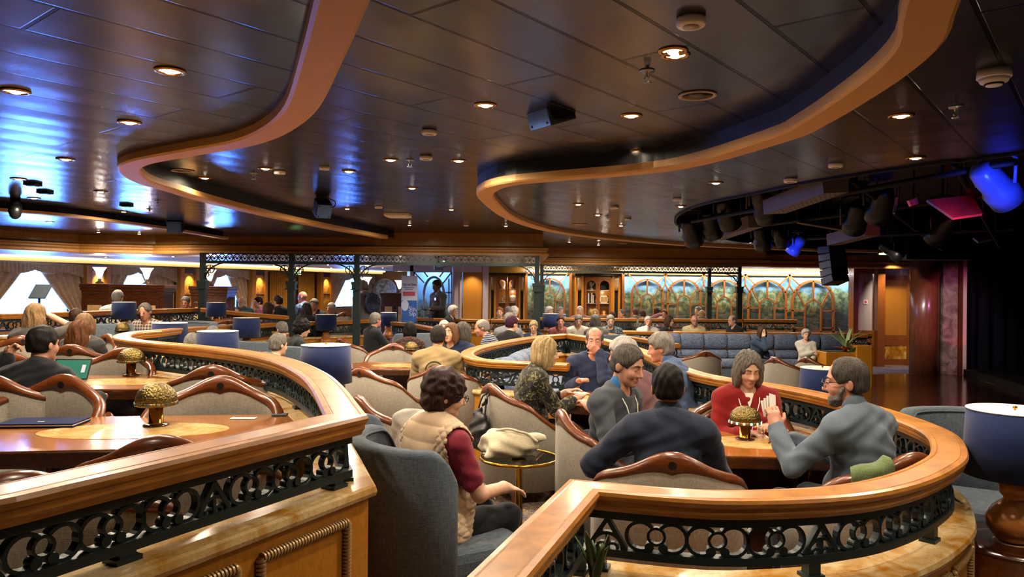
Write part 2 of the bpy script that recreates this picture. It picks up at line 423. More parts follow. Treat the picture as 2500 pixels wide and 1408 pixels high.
# void above the stage lights
b = MB(); hp = frame_path(H_p)
b.sweep([(x, y, 0, nx, ny) for x, y, _, nx, ny in hp], [(0, ZL - .015), (.03, ZL - .015), (.03, 3.5), (0, 3.5)])
struct(b.build('trim_7', 'black'), 'black rim of the stage light opening')
b = MB(); b.box((8.5, 8, 3.52), (13, 24, .05)); b.box((8.5, 18.7, 3.05), (13, .1, .9)); b.box((9, -3.4, 3.05), (14, .1, .9)); struct(b.build('ceiling_void', 'black'), 'black void above the stage lights')

# soffit that drops to the trellis -----------------------------------
fas = [(-13.5, 7.6), (-10.4, 10.2), (-8.9, 12.2), (-8.0, 13.6), (-6.8, 14.0), (-6.0, 13.75), (-5.4, 13.7), (.62, 13.7), (.62, 18.25), (6.35, 18.25), (6.35, 18.75), (13.9, 18.75)]
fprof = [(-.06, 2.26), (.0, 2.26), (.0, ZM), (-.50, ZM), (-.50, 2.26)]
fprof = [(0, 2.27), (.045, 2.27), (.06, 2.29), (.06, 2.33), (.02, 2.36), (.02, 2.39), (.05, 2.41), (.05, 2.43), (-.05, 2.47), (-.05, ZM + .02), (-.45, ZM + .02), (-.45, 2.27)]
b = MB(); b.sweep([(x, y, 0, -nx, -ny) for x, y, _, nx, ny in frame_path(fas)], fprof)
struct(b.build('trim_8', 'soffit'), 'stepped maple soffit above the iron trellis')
b = MB(); b.prism([(-16, 6)] + fas[:8] + [(.62, 18.25), (6.35, 18.3), (6.35, 18.75), (13.9, 18.75), (13.9, 30), (-16, 30)], 2.275, 2.32)
struct(b.build('ceiling_gallery', 'cream'), 'low ceiling of the outer gallery')

# outer walls ---------------------------------------------------------
def ray_on(px, a, b):
    """where the sight line of pixel column px meets the plan line a-b"""
    d = np.array(((px - 1250) / FPX, 1.0)); a = np.array(a, float); e = np.array(b, float) - a
    t = np.linalg.solve(np.array([[d[0], -e[0]], [d[1], -e[1]]]), a); return a + e * t[1]
WLA, WLB = np.array((-13.6, 9.35)), np.array((-5.2, 27.4))
wd_ = (WLB - WLA) / np.linalg.norm(WLB - WLA); wn = np.array((wd_[1], -wd_[0]))       # wn points into the room
M['wallp'] = wood('gallery_wall', '#8a5f2c', '#a0733a', 0.4, (3, 3, 2), 0.1)
wins = []                      # (centre distance along wall, half width)
for px, hw in ((70, .95), (322, .75), (537, .72), (848, .95)):
    p = ray_on(px, WLA, WLB); wins.append((float(np.dot(p - WLA, wd_)), hw))
Lw = float(np.linalg.norm(WLB - WLA)); z_s, z_h = 0.95, 2.1
b = MB(); s0 = 0.0
def wseg(b, s0, s1, z0, z1, t=.2, off=0.0):
    c = WLA + wd_ * (s0 + s1) / 2 - wn * (t / 2 - off); b.box((c[0], c[1], (z0 + z1) / 2), (s1 - s0, t, z1 - z0), math.atan2(wd_[1], wd_[0]))
for c, hw in wins:
    wseg(b, s0, c - hw, 0.0, 2.6); wseg(b, c - hw, c + hw, 0.0, z_s); wseg(b, c - hw, c + hw, z_h, 2.6); s0 = c + hw
wseg(b, s0, Lw, 0.0, 2.6)
struct(b.build('wall_left', 'wallp', fix=False), 'panelled gallery wall with the sea windows')
for k, (c, hw) in enumerate(wins):
    t = MB(); fr = .05
    for a0, a1, z0, z1 in ((c - hw, c - hw + fr, z_s, z_h), (c + hw - fr, c + hw, z_s, z_h), (c - hw + fr, c + hw - fr, z_s, z_s + fr), (c - hw + fr, c + hw - fr, z_h - fr, z_h)): wseg(t, a0, a1, z0, z1, .08, -.06)
    w = struct(t.build(f'window_{k+1}', 'dark', fix=False), 'frame of a bright sea window')
    g = MB(); wseg(g, c - hw, c + hw, z_s, z_h, .01, -.1); g.build('pane', 'pane', w, fix=False)
    p = WLA + wd_ * c - wn * .35
    q = WLA + wd_ * c + wn * 5
    lamp('AREA', 'daylight', (p[0], p[1], 1.55), 200 * hw, (0.12, 0.33, 1.0), target=(q[0], q[1], 1.35), sx=2 * hw, sy=1.1)
b = MB(); b.box((-14.9, 4.0, 1.3), (.2, 16, 2.8)); b.box((-14.2, 9.2, 1.3), (1.6, .2, 2.8)); struct(b.build('wall_side', 'wallp'), 'gallery wall beside the camera')
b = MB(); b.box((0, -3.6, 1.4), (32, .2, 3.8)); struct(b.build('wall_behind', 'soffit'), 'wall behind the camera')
b = MB(); b.box((14.1, 7, 1.5), (.2, 24, 4.2)); struct(b.build('wall_right', 'black'), 'black stage side wall')
b = MB(); b.box((-3.6, 27.5, 1.3), (4.0, .2, 2.7)); b.box((-1.85, 24.0, 1.3), (.2, 7, 2.7)); struct(b.build('wall_end', 'wallp'), 'end wall of the gallery')
b = MB(); b.box((6.15, 20.6, 1.2), (16.2, .2, 3.2)); struct(b.build('wall_back', 'amber'), 'maple back wall')
# warm cove strips of the gallery ceiling
M['cove'] = emit('cove_strip', (1.0, 0.62, 0.22), 5.0)
b = MB(); cs = [WLA + wd_ * s + wn * .75 for s in np.linspace(.2, Lw - .3, 12)]
b.sweep([(x, y, 0, nx, ny) for x, y, _, nx, ny in frame_path([tuple(c) for c in cs])], [(-.04, 2.235), (.04, 2.235), (.04, 2.268), (-.04, 2.268)])
tag(b.build('cove_light', 'cove'), 'warm glowing cove strip over the sea windows', 'light strip')
b = MB(); b.sweep([(x, y, 0, nx, ny) for x, y, _, nx, ny in frame_path([tuple(c - wn * .12) for c in cs])], [(-.06, 2.16), (-.04, 2.16), (-.04, 2.27), (-.06, 2.27)])
struct(b.build('trim_9', 'cream'), 'cream upstand of the cove')
# ================================================================== things on the ceiling
M['bulb'] = emit('lamp_glow', (1.0, 0.82, 0.55), 30.0)
M['dull_bulb'] = plain('unlit_lens', '#d8d2c4', 0.2)
ORD = ['first', 'second', 'third', 'fourth', 'fifth', 'sixth', 'seventh', 'eighth', 'ninth', 'tenth', 'eleventh', 'twelfth', 'thirteenth', 'fourteenth', 'fifteenth', 'sixteenth', 'seventeenth', 'eighteenth', 'nineteenth', 'twentieth']
def downlight():
    t = thing('downlight', 'brass recessed downlight', 'ceiling light')
    b = MB(); b.lathe([(.042, .004), (.046, -.008), (.062, -.006), (.066, .002)], n=28); b.build('trim_ring', 'brass', t)
    b = MB(); b.lathe([(.0, .0), (.043, .0)], n=20); b.lathe([(.0, -.012), (.02, -.010), (.026, -.002)], n=16); b.build('glowing_lamp', 'bulb', t)
    return Proto(t)
DL = downlight()
zones = {
 'left': (ZL, 'window-side low ceiling', [(38, 222), (415, 172), (316, 298), (160, 388), (246, 467), (45, 436), (83, 483), (302, 516), (122, 541), (340, 570), (240, 566)]),
 'middle': (ZM, 'raised middle ceiling', [(1643, 124), (1185, 256), (1541, 282), (1555, 369), (954, 390), (1120, 392), (1006, 459), (648, 411), (500, 434), (852, 418), (1102, 511), (848, 509), (1000, 549), (735, 560), (570, 530)]),
 'right': (ZL, 'low ceiling beside the stage lights', [(2200, 282), (2235, 385), (1748, 446), (1412, 498), (1662, 503), (1459, 524), (1516, 550), (1672, 580), (1753, 586), (1830, 592)]),
 'far': (ZM, 'brown ceiling before the far soffit', [(1049, 572), (1091, 575), (875, 575), (1235, 551), (1461, 597), (1390, 590), (1462, 586)]),
}
for zn, (z, desc, pts) in zones.items():
    pts = sorted(pts)
    for i, (x, y) in enumerate(pts):
        p = G(x, y, z)
        DL.put(f'round brass downlight in the {desc}, {ORD[i]} from the left', (p.x, p.y, z - .001), 0, f'downlights in the {desc}')
        e = 26 if p.y < 5 else (44 if p.y < 9 else 80)
        if (x, y) == (500, 434): e = 8
        lamp('SPOT', 'downlight_beam', (p.x, p.y, z - .02), e * 1.75, WARM, .04, (p.x, p.y, 0), 3.08, .7)
# extra downlights, mostly outside the frame, added to brighten near tables and right lamp
near = [(-1.9, 1.4, ZL), (-2.2, .2, ZL), (.5, .6, ZM), (.95, 1.7, ZM), (-.15, .9, ZM), (1.95, 2.2, ZL), (2.6, 3.2, ZL), (.7, 3.2, ZM), (3.4, .8, ZL), (3.0, 2.0, ZL)]
for i, (x, y, z) in enumerate(near):
    DL.put('added brass downlight in the ceiling above the camera', (x, y, z - .001), 0, 'added downlights above the camera')
    lamp('SPOT', 'downlight_beam', (x, y, z - .02), 33, WARM, .04, (x, y, 0), 2.75, 1.0)
gal = [(-9.6, 13.2), (-8.6, 15.6), (-7.6, 18.0), (-6.6, 20.4), (-5.6, 22.8), (-6.9, 15.0), (-5.9, 17.2), (-4.9, 19.6), (-3.9, 22.2), (-4.2, 15.4), (-3.0, 17.4), (-1.5, 16.2), (-.4, 18.4), (1.3, 19.35), (2.7, 19.35), (4.3, 19.35), (5.9, 19.4), (7.5, 19.4)]
for i, (x, y) in enumerate(gal):
    DL.put('small round downlight in the low ceiling of the outer gallery', (x, y, 2.274), 0, 'downlights of the outer gallery')
    lamp('SPOT', 'downlight_beam', (x, y, 2.255), 80, WARM, .04, (x, y, 0), 2.85, 1.0)
def detector():
    t = thing('smoke_detector', 'white round detector', 'detector')
    b = MB(); b.lathe([(.052, 0), (.055, -.008), (.055, -.026), (.05, -.032), (0, -.033)], n=28); b.build('body', 'white', t)
    b = MB(); b.lathe([(.03, -.0335), (.031, -.036), (0, -.036)], n=20); b.build('grille', 'cream', t)
    return Proto(t)
DT = detector()
for i, (x, y, z, s) in enumerate(sorted([(1687, 44, ZM, 1), (1048, 318, ZM, .9), (1040, 381, ZM, .9), (683, 417, ZM, .9), (792, 407, ZM, .8), (924, 503, ZM, .9), (1138, 548, ZM, .8), (2040, 399, ZL, .9), (1930, 436, ZL, 1), (1653, 484, ZL, .8), (1500, 504, ZL, .9), (1533, 533, ZL, .8), (700, 556, ZM, .9)])):
    p = G(x, y, z); DT.put(f'white round detector on the dark ceiling, {ORD[i]} from the left', (p.x, p.y, z), 0, 'white ceiling detectors', s)
t = thing('smoke_alarm', 'large white smoke alarm with louvred nose near the top right corner', 'detector'); p = G(2427, 172, ZL); t.location = (p.x, p.y, ZL)
b = MB(); b.lathe([(.062, 0), (.064, -.03), (.06, -.034)], n=28); b.build('base', 'white', t)
b = MB(); b.lathe([(.058, -.034), (.05, -.05), (.032, -.056), (.03, -.064), (0, -.066)], n=28); b.build('nose', 'white', t)
b = MB(); b.lathe([(.036, -.0545), (.0375, -.060), (.033, -.0615)], n=28); b.build('louvre', 'black', t)
def sprinkler():
    t = thing('sprinkler', 'steel sprinkler', 'sprinkler')
    b = MB(); b.lathe([(.036, 0), (.034, -.006), (.012, -.009), (.009, -.03), (0, -.03)], n=20); b.build('escutcheon', 'steel', t)
    b = MB(); b.tube([(.008, 0, -.028), (.013, 0, -.042), (.003, 0, -.056)], .0025, 5); b.tube([(-.008, 0, -.028), (-.013, 0, -.042), (-.003, 0, -.056)], .0025, 5)
    b.lathe([(.022, -.055), (.022, -.058), (0, -.059)], n=12); b.build('deflector', 'steel', t)
    return Proto(t)
SP = sprinkler()
for i, (x, y, z) in enumerate(sorted([(1580, 172, ZM), (2335, 260, ZL), (1001, 390, ZM), (620, 422, ZM), (385, 490, ZL), (365, 510, ZL), (1043, 538, ZM), (282, 526, ZL), (1484, 527, ZL), (719, 571, ZM), (1240, 572, ZM)])):
    p = G(x, y, z); SP.put(f'small steel sprinkler under the dark ceiling, {ORD[i]} from the left', (p.x, p.y, z), 0, 'ceiling sprinklers')
def ring():
    t = thing('ceiling_speaker', 'round ceiling speaker', 'speaker')
    b = MB(); b.lathe([(.098, 0), (.1, -.007), (.085, -.009), (.08, -.002)], n=32); b.build('rim', 'cream', t)
    b = MB(); b.lathe([(.08, -.003), (0, -.004)], n=32); b.build('grille', 'gloss_black', t); return Proto(t)
RG = ring()
for l, x, y, z in (('wide round ceiling speaker between the two brass downlights of the near right', 1703, 232, ZM), ('round ceiling speaker just inside the bend of the S-shaped ribbon', 446, 416, ZM), ('distant round ceiling speaker near the end of the S-shaped ribbon', 755, 553, ZM), ('distant round ceiling speaker on the low right ceiling', 1417, 547, ZL), ('distant round ceiling speaker on the brown far ceiling', 1520, 594, ZM)):
    p = G(x, y, z); RG.put(l, (p.x, p.y, z))
b = MB(); b.box((0, 0, -.02), (.34, .34, .04)); b.box((0, 0, -.045), (.26, .26, .012)); p = G(972, 522, ZM); o = b.build('ceiling_vent', 'white', bevel=.006, loc=(p.x, p.y, ZM)); tag(o, 'square white air vent box on the middle ceiling', 'vent')
for i, (x, y) in enumerate(((80, 447), (110, 467), (309, 499))):
    b = MB(); b.box((0, 0, -.012), (.11, .11, .024)); b.box((0, 0, -.026), (.08, .08, .006)); p = G(x, y, ZL)
    tag(b.build('motion_sensor', 'gloss_black', bevel=.004, loc=(p.x, p.y, ZL)), 'small square black sensor on the blue-lit left ceiling, ' + ORD[i] + ' from the left', 'sensor', 'square black ceiling sensors')
def hung_speaker(px, py, Y, ztop, d, rz, tilt, label, mat='gloss_black'):
    c = W(px, py, Y)
    t = thing('loudspeaker', label, 'speaker', c)
    R = Matrix.Rotation(rz, 3, 'Z') @ Matrix.Rotation(tilt, 3, 'X')
    b = MB(); b.box((0, 0, 0), d); b.v = [tuple(R @ Vector(v)) for v in b.v]; b.build('cabinet', 'gloss_black', t, bevel=.01)
    b = MB(); b.box((0, -d[1] / 2 - .004, 0), (d[0] * .94, .012, d[2] * .94)); b.v = [tuple(R @ Vector(v)) for v in b.v]; b.build('grille', 'grille', t)
    for i in (-1, 1):
        for j in (-1, 1):
            b = MB(); b.cyl((i * d[0] * .36, -d[1] / 2 - .014, j * d[2] * .38), (i * d[0] * .36, -d[1] / 2 - .009, j * d[2] * .38), .008, n=10)
            b.v = [tuple(R @ Vector(v)) for v in b.v]; b.build('screw', 'gloss_black', t)
    h = ztop - c.z
    b = MB(); b.box((0, 0, h / 2 + d[2] * .25), (.05, .03, h - d[2] * .5)); b.box((0, 0, h - .012), (.12, .1, .024)); b.build('bracket', 'black', t)
    b = MB(); b.tube(spline([(.06, .02, h - .02), (.13, .05, h * .6), (.12, .08, d[2] * .2), (.05, .05, 0)], .02), .006, 6); b.build('cable', 'black', t)
M['grille'] = plain('blue_lit_grille', '#4a72b8', 0.5, 0.1)  # blue light falling on the speaker front is put into its colour
hung_speaker(1342, 262, 4.3, ZM, (.20, .19, .21), math.radians(-55), math.radians(20), 'large black loudspeaker with a blue-lit front hung under the middle ceiling')
hung_speaker(787, 508, 8.3, ZM, (.17, .17, .17), math.radians(30), math.radians(30), 'black loudspeaker hung beside the S-shaped ceiling ribbon')
hung_speaker(428, 552, 10.6, ZL, (.2, .16, .17), math.radians(10), math.radians(15), 'black loudspeaker hung on the left by the dark ceiling step')
hung_speaker(1070, 652, 13.9, 2.27, (.16, .16, .1), math.radians(10), math.radians(10), 'small black loudspeaker fixed above the glass door of the far wall')
p = W(37, 516, 8.0); t = thing('camera_dome', 'hanging black camera dome on the far left ceiling', 'camera', (p.x, p.y, p.z))
b = MB(); b.cyl((0, 0, ZL - p.z), (0, 0, .05), .05, n=20); b.build('stem', 'black', t); b = MB(); b.lathe([(.062, .07), (.066, 0), (.05, -.055), (.025, -.08), (0, -.085)], n=24); b.build('dome', 'gloss_black', t)

# ------------------------------------------------------------------ stage lighting rig
def P3(px, py, Y): return W(px, py, Y)
M['perf'] = plain('perforated_black', '#77706a', 0.5, 0.2)
for lab, a, c_, w in (('long black beam with rows of punched holes in the stage rig', (1890, 505, 8.2), (2040, 450, 7.0), .26), ('short black beam with punched holes near the tip of the rig', (1745, 575, 11), (1845, 540, 9.6), .2), ('punched black beam beside the pale flat flap of the rig', (2035, 585, 10.5), (2130, 560, 9.5), .2)):
    A, B_ = P3(*a), P3(*c_); O = (A + B_) / 2
    b = MB(); b.bar(A - O, B_ - O, w, .16, up=(0, -.5, .9)); b.cur = 1
    d = (B_ - A); u = Vector((0, -.5, .9)); s = d.normalized().cross(u).normalized(); u = s.cross(d.normalized())
    if u.z > 0: u = -u
    for k in range(14):
        for j in (-.36, -.12, .12, .36):
            q = A - O + d * ((k + .6 + .3 * (j > 0)) / 14.6) + s * (j * w); b.cyl(q + u * .079, q + u * .082, .009, n=8)
    b.cur = 0
    for k in (.2, .8): q = A - O + d * k; b.cyl(q, (q.x, q.y, 3.5 - O.z), .015, n=8)
    tag(b.build('perforated_beam', ['perf', 'black'], loc=O), lab, 'beam')
for i, (a, c_) in enumerate((((1690, 540, 9.8), (2480, 395, 5.6)), ((1700, 570, 12), (2480, 470, 7.6)), ((1850, 588, 14.5), (2480, 560, 9.5)), ((2080, 440, 7), (2300, 610, 15)), ((2330, 400, 6.3), (2440, 600, 11)))):
    A, B_ = P3(*a), P3(*c_); O = (A + B_) / 2; b = MB(); b.cyl(A - O, B_ - O, .028, n=10)
    for k in (.15, .5, .85): q = A - O + (B_ - A) * k; b.cyl(q, (q.x, q.y, 3.5 - O.z), .012, n=8)
    tag(b.build('rigging_pipe', 'black', loc=O), 'black rigging pipe of the stage lights lost in the dark void', 'pipe', 'pipes of the stage light rig')
def stage_light(px, py, Y, yaw, pitch, size, label, tint=None, name='stage_light'):
    c = P3(px, py, Y); t = thing(name, label, 'stage light', c)
    R = Matrix.Rotation(yaw, 3, 'Z') @ Matrix.Rotation(pitch, 3, 'X')
    m = 'gloss_black' if not tint else tint; s = size
    b = MB(); b.lathe([(.0, -.24 * s), (.07 * s, -.24 * s), (.10 * s, -.2 * s), (.115 * s, -.1 * s), (.115 * s, .02 * s), (.14 * s, .05 * s), (.14 * s, .2 * s), (.125 * s, .2 * s)], n=22); b.v = [tuple(R @ Vector(v)) for v in b.v]; b.build('head', m, t)
    b = MB(); b.lathe([(.125 * s, .185 * s), (0, .2 * s)], n=22); b.v = [tuple(R @ Vector(v)) for v in b.v]; b.build('lens', 'lens', t)
    b = MB(); b.tube([(Matrix.Rotation(yaw, 3, 'Z') @ Vector(q)) for q in ((-.17 * s, 0, 0), (-.18 * s, 0, .2 * s), (-.1 * s, 0, .27 * s), (.1 * s, 0, .27 * s), (.18 * s, 0, .2 * s), (.17 * s, 0, 0))], .014 * s, 6); b.build('yoke', m, t)
    b = MB(); b.box((0, 0, .36 * s), (.22 * s, .18 * s, .15 * s), yaw); b.cyl((0, 0, .4 * s), (0, 0, max(.75 * s, 3.49 - c.z)), .018, n=8); b.build('base', 'black', t)
    return t
M['lens'] = plain('lens_glass', '#20242c', 0.05, 0, 0.9)
M['bluelit'] = plain('blue_lit_housing', '#5a6ea8', 0.3, 0.1)  # blue stage light painted into the colour of a black housing
M['redlit'] = plain('light_flap', '#8c8580', 0.4, 0.2)
stage_light(1688, 565, 10.2, 2.6, 2.3, 1.0, 'black moving head at the tip of the stage light opening')
stage_light(1735, 545, 10, 2.6, 2.4, 1.0, 'black moving head second from the tip of the opening')
stage_light(1775, 520, 9.3, 2.5, 2.4, 1.0, 'black moving head hung beside the short perforated beam')
stage_light(1865, 500, 8.5, 2.4, 2.4, 1.0, 'black moving head hung beside the long perforated beam')
stage_light(1860, 580, 12, 2.6, 2.4, 1.0, 'black spotlight behind the short perforated beam')
stage_light(1905, 578, 12.5, 2.2, 2.4, .9, 'black spotlight left of the blue-lit fixture')
stage_light(1945, 600, 12.5, 3.9, 2.5, .8, 'small fixture glowing blue above the painted garden wall', 'bluelit')
stage_light(2090, 530, 9, 2.9, 2.3, 1, 'black spotlight in the middle of the dark rig')
stage_light(2150, 500, 8.2, 2.9, 2.3, 1, 'black spotlight left of the red-lit flap')
stage_light(2300, 560, 9.5, 3.4, 2.3, 1, 'black spotlight below the red-lit flap')
stage_light(2180, 612, 14.5, 1.2, 2.2, 1.1, 'dark spotlight with a pink lens beside the green exit sign')
stage_light(2430, 452, 5.9, 1.9, 2.2, .95, 'large moving head glowing blue at the right of the rig', 'bluelit')
def flap(px, py, Y, pts, label, mat):
    c = P3(px, py, Y); b = MB(); q = [P3(x, y, Y + dy) - c for x, y, dy in pts]
    n = (q[1] - q[0]).cross(q[2] - q[0]).normalized() * .012
    k = len(q); b.add([tuple(v - n) for v in q] + [tuple(v + n) for v in q], [tuple(range(k))[::-1], tuple(range(k, 2 * k))] + [(i, (i + 1) % k, k + (i + 1) % k, k + i) for i in range(k)])
    return tag(b.build('barn_door', mat, loc=c, fix=True), label, 'light flap')
flap(2330, 500, 7.4, ((2262, 490, 0), (2372, 478, .3), (2398, 524, -.2), (2326, 534, -.3)), 'large barn door flap lit bright red in the rig', 'redlit')
flap(2010, 550, 10, ((1946, 544, 0), (1968, 538, .2), (2078, 557, .1), (2058, 563, -.1)), 'pale flat flap in the middle of the rig', 'redlit')
flap(2182, 500, 7.6, ((2180, 520, 0), (2186, 484, .1), (2191, 484, .1), (2185, 522, 0)), 'narrow flap edge lit red', 'redlit')
flap(2225, 492, 7.6, ((2216, 490, 0), (2236, 482, .1), (2240, 498, .1), (2222, 504, 0)), 'small square flap lit red', 'redlit')
flap(2385, 586, 10, ((2375, 582, 0), (2410, 578, .1), (2422, 586, .0), (2388, 592, -.1)), 'small pale flap at the dark right of the rig', 'redlit')
def spot(a, b_, col, e, ang=.5): lamp('SPOT', 'spot_beam', P3(*a), e, col, .03, P3(*b_), ang, .5)
spot((2400, 540, 6.6), (2335, 508, 7.4), (1, .02, .06), 26, .75); spot((2215, 530, 7.2), (2226, 490, 7.6), (1, .02, .06), 6, .6)
spot((2470, 520, 5.2), (2430, 450, 5.9), (.03, .08, 1), 40, .8); spot((1900, 640, 12.0), (1942, 600, 12.5), (.03, .08, 1), 26, .5)
M['arraybox'] = plain('array_blue', '#10163a', 0.5)
spot((2120, 600, 13), (2243, 770, 17.2), (1, .85, .7), 260, .5); spot((2230, 600, 13.5), (2310, 780, 17.2), (.9, .8, .9), 160, .4); spot((2200, 560, 12), (2230, 960, 14.5), (1, .8, .6), 60, .8)  # spots added without fixtures to brighten column, marble panel and dance floor
# line array
t = thing('line_array', 'dark blue line array of loudspeakers hung before the painted garden', 'speaker', P3(2030, 640, 12))
b = MB(); b.tube([(0, .05, 3.49 - t.location.z), (0, .05, .2)], .02, 8); b.build('hanger', 'black', t)
for k in range(5):
    a = .03 + .07 * k; R = Matrix.Rotation(math.radians(20), 3, 'Z') @ Matrix.Rotation(-a, 3, 'X')
    b = MB(); b.box((0, 0, 0), (.34, .26, .115)); b.v = [tuple(R @ Vector(v) + Vector((.01 * k, -.01 * k, .2 - .122 * k))) for v in b.v]; b.build('speaker_box', 'arraybox', t, bevel=.008)
    b = MB(); b.tube([tuple(R @ Vector(v) + Vector((.01 * k, -.01 * k, .2 - .122 * k))) for v in ((.17, -.05, -.03), (.21, -.05, -.02), (.21, .05, .02), (.17, .05, .03))], .01, 6); b.build('handle', 'black', t)
# ================================================================== guard rails with scroll ironwork
class Path2:
    """arc-length lookup along a plan polyline (x, y, z)"""
    def __init__(s, pts):
        s.p = [np.array((p[0], p[1], p[2] if len(p) > 2 else 0.0), float) for p in pts]
        d = [np.linalg.norm(s.p[i + 1][:2] - s.p[i][:2]) for i in range(len(s.p) - 1)]
        s.c = np.concatenate([[0], np.cumsum(d)]); s.L = float(s.c[-1])
    def at(s, t):
        t = min(max(t, 0), s.L); i = min(int(np.searchsorted(s.c, t, side='right')) - 1, len(s.p) - 2)
        a, b = s.p[i], s.p[i + 1]; k = (t - s.c[i]) / max(1e-9, s.c[i + 1] - s.c[i]); q = a + (b - a) * k
        d = (b - a)[:2]; d = d / (np.linalg.norm(d) + 1e-9); return q, d
    def w(s, t, n, z):
        q, d = s.at(t); return (q[0] - d[1] * n, q[1] + d[0] * n, q[2] + z)
def strip2(b, P, pts, w, dep, closed=False, s0=0.0, z0=0.0):
    """flat iron bar bent along a 2D outline (s, z), w wide in the plane of the panel, dep deep"""
    pts = [np.array(p, float) for p in pts]; m = len(pts); vs = []
    for i, p in enumerate(pts):
        a = pts[(i - 1) % m] if (closed or i > 0) else p; c = pts[(i + 1) % m] if (closed or i < m - 1) else p
        d = c - a; d = d / (np.linalg.norm(d) + 1e-9); n = np.array((-d[1], d[0])) * w / 2
        for q, e in ((p - n, -1), (p + n, -1), (p + n, 1), (p - n, 1)): vs.append(P.w(s0 + q[0], e * dep / 2, z0 + q[1]))
    k = m if closed else m - 1
    b.add(vs, [(i * 4 + j, i * 4 + (j + 1) % 4, ((i + 1) % m) * 4 + (j + 1) % 4, ((i + 1) % m) * 4 + j) for i in range(k) for j in range(4)])
    if not closed: b.add(vs, [(3, 2, 1, 0), tuple(range((m - 1) * 4, m * 4))])
def disc2(b, P, c, r, dep, s0, z0, n=12):
    vs = [P.w(s0 + c[0] + r * math.cos(2 * PI * k / n), e * dep / 2, z0 + c[1] + r * math.sin(2 * PI * k / n)) for e in (-1, 1) for k in range(n)]
    b.add(vs, [tuple(range(n))[::-1], tuple(range(n, 2 * n))] + [(k, (k + 1) % n, n + (k + 1) % n, n + k) for k in range(n)])
def arc(cx, cz, r, a0, a1, n): return [(cx + r * math.cos(math.radians(a0 + (a1 - a0) * k / n)), cz + r * math.sin(math.radians(a0 + (a1 - a0) * k / n))) for k in range(n + 1)]
def motif_scroll(b, P, s, z, h, w, lod, dep):
    """one omega scroll: two C-shaped bars with ball ends and a ring between them"""
    n = (6, 10, 16)[lod]; r = h * .47; rw = h * .085
    cl, cr = w * .24, w * .76
    strip2(b, P, arc(cl, h * .5, r * 1.0, 40, 318, n), rw * 1.3, dep, False, s, z)
    strip2(b, P, arc(cr, h * .5, r * 1.0, 140, -138, n), rw * 1.3, dep, False, s, z)
    strip2(b, P, arc(w * .5, h * .52, h * .27, 0, 360 - 360 / n, n - 1), rw, dep * .8, True, s, z)
    if lod: disc2(b, P, (w * .385, h * .17), h * .15, dep * 1.15, s, z, n); disc2(b, P, (w * .615, h * .17), h * .15, dep * 1.15, s, z, n)
def motif_tri(b, P, s, z, h, w, lod, dep):
    """one pointed motif: an A-shaped frame with an arch and a stem"""
    n = (4, 8, 10)[lod]; rw = h * .11
    strip2(b, P, [(w * .02, 0), (w * .5, h * .98)], rw * 1.3, dep, False, s, z); strip2(b, P, [(w * .98, 0), (w * .5, h * .98)], rw * 1.3, dep, False, s, z)
    strip2(b, P, arc(w * .5, 0, h * .5, 180, 0, n), rw, dep * .9, False, s, z)
    if lod:
        strip2(b, P, [(w * .5, 0), (w * .5, h * .5)], rw, dep * .9, False, s, z)
        strip2(b, P, arc(w * .36, 0, w * .13, 180, 0, 5), rw * .8, dep * .8, False, s, z); strip2(b, P, arc(w * .64, 0, w * .13, 180, 0, 5), rw * .8, dep * .8, False, s, z)
def frieze(b, P, s0, s1, z, h, pattern, lod, dep):
    ws = {'S': h * 1.95, 'A': h * 1.3}; tot = sum(ws[c] for c in pattern)
    k = max(1, round((s1 - s0) / tot)); seq = pattern * k; sc = (s1 - s0) / sum(ws[c] for c in seq); s = s0
    for c in seq:
        w = ws[c] * sc; (motif_scroll if c == 'S' else motif_tri)(b, P, s, z, h, w, lod, dep); s += w
RAILPROF = [(-.05, -.072), (.05, -.072), (.056, -.058), (.062, -.05), (.062, -.034), (.07, -.028), (.074, -.014), (.068, -.003), (.05, 0), (.046, -.002), (.042, 0), (-.042, 0), (-.046, -.002), (-.05, 0), (-.068, -.003), (-.074, -.014), (-.07, -.028), (-.062, -.034), (-.062, -.05), (-.056, -.058)]
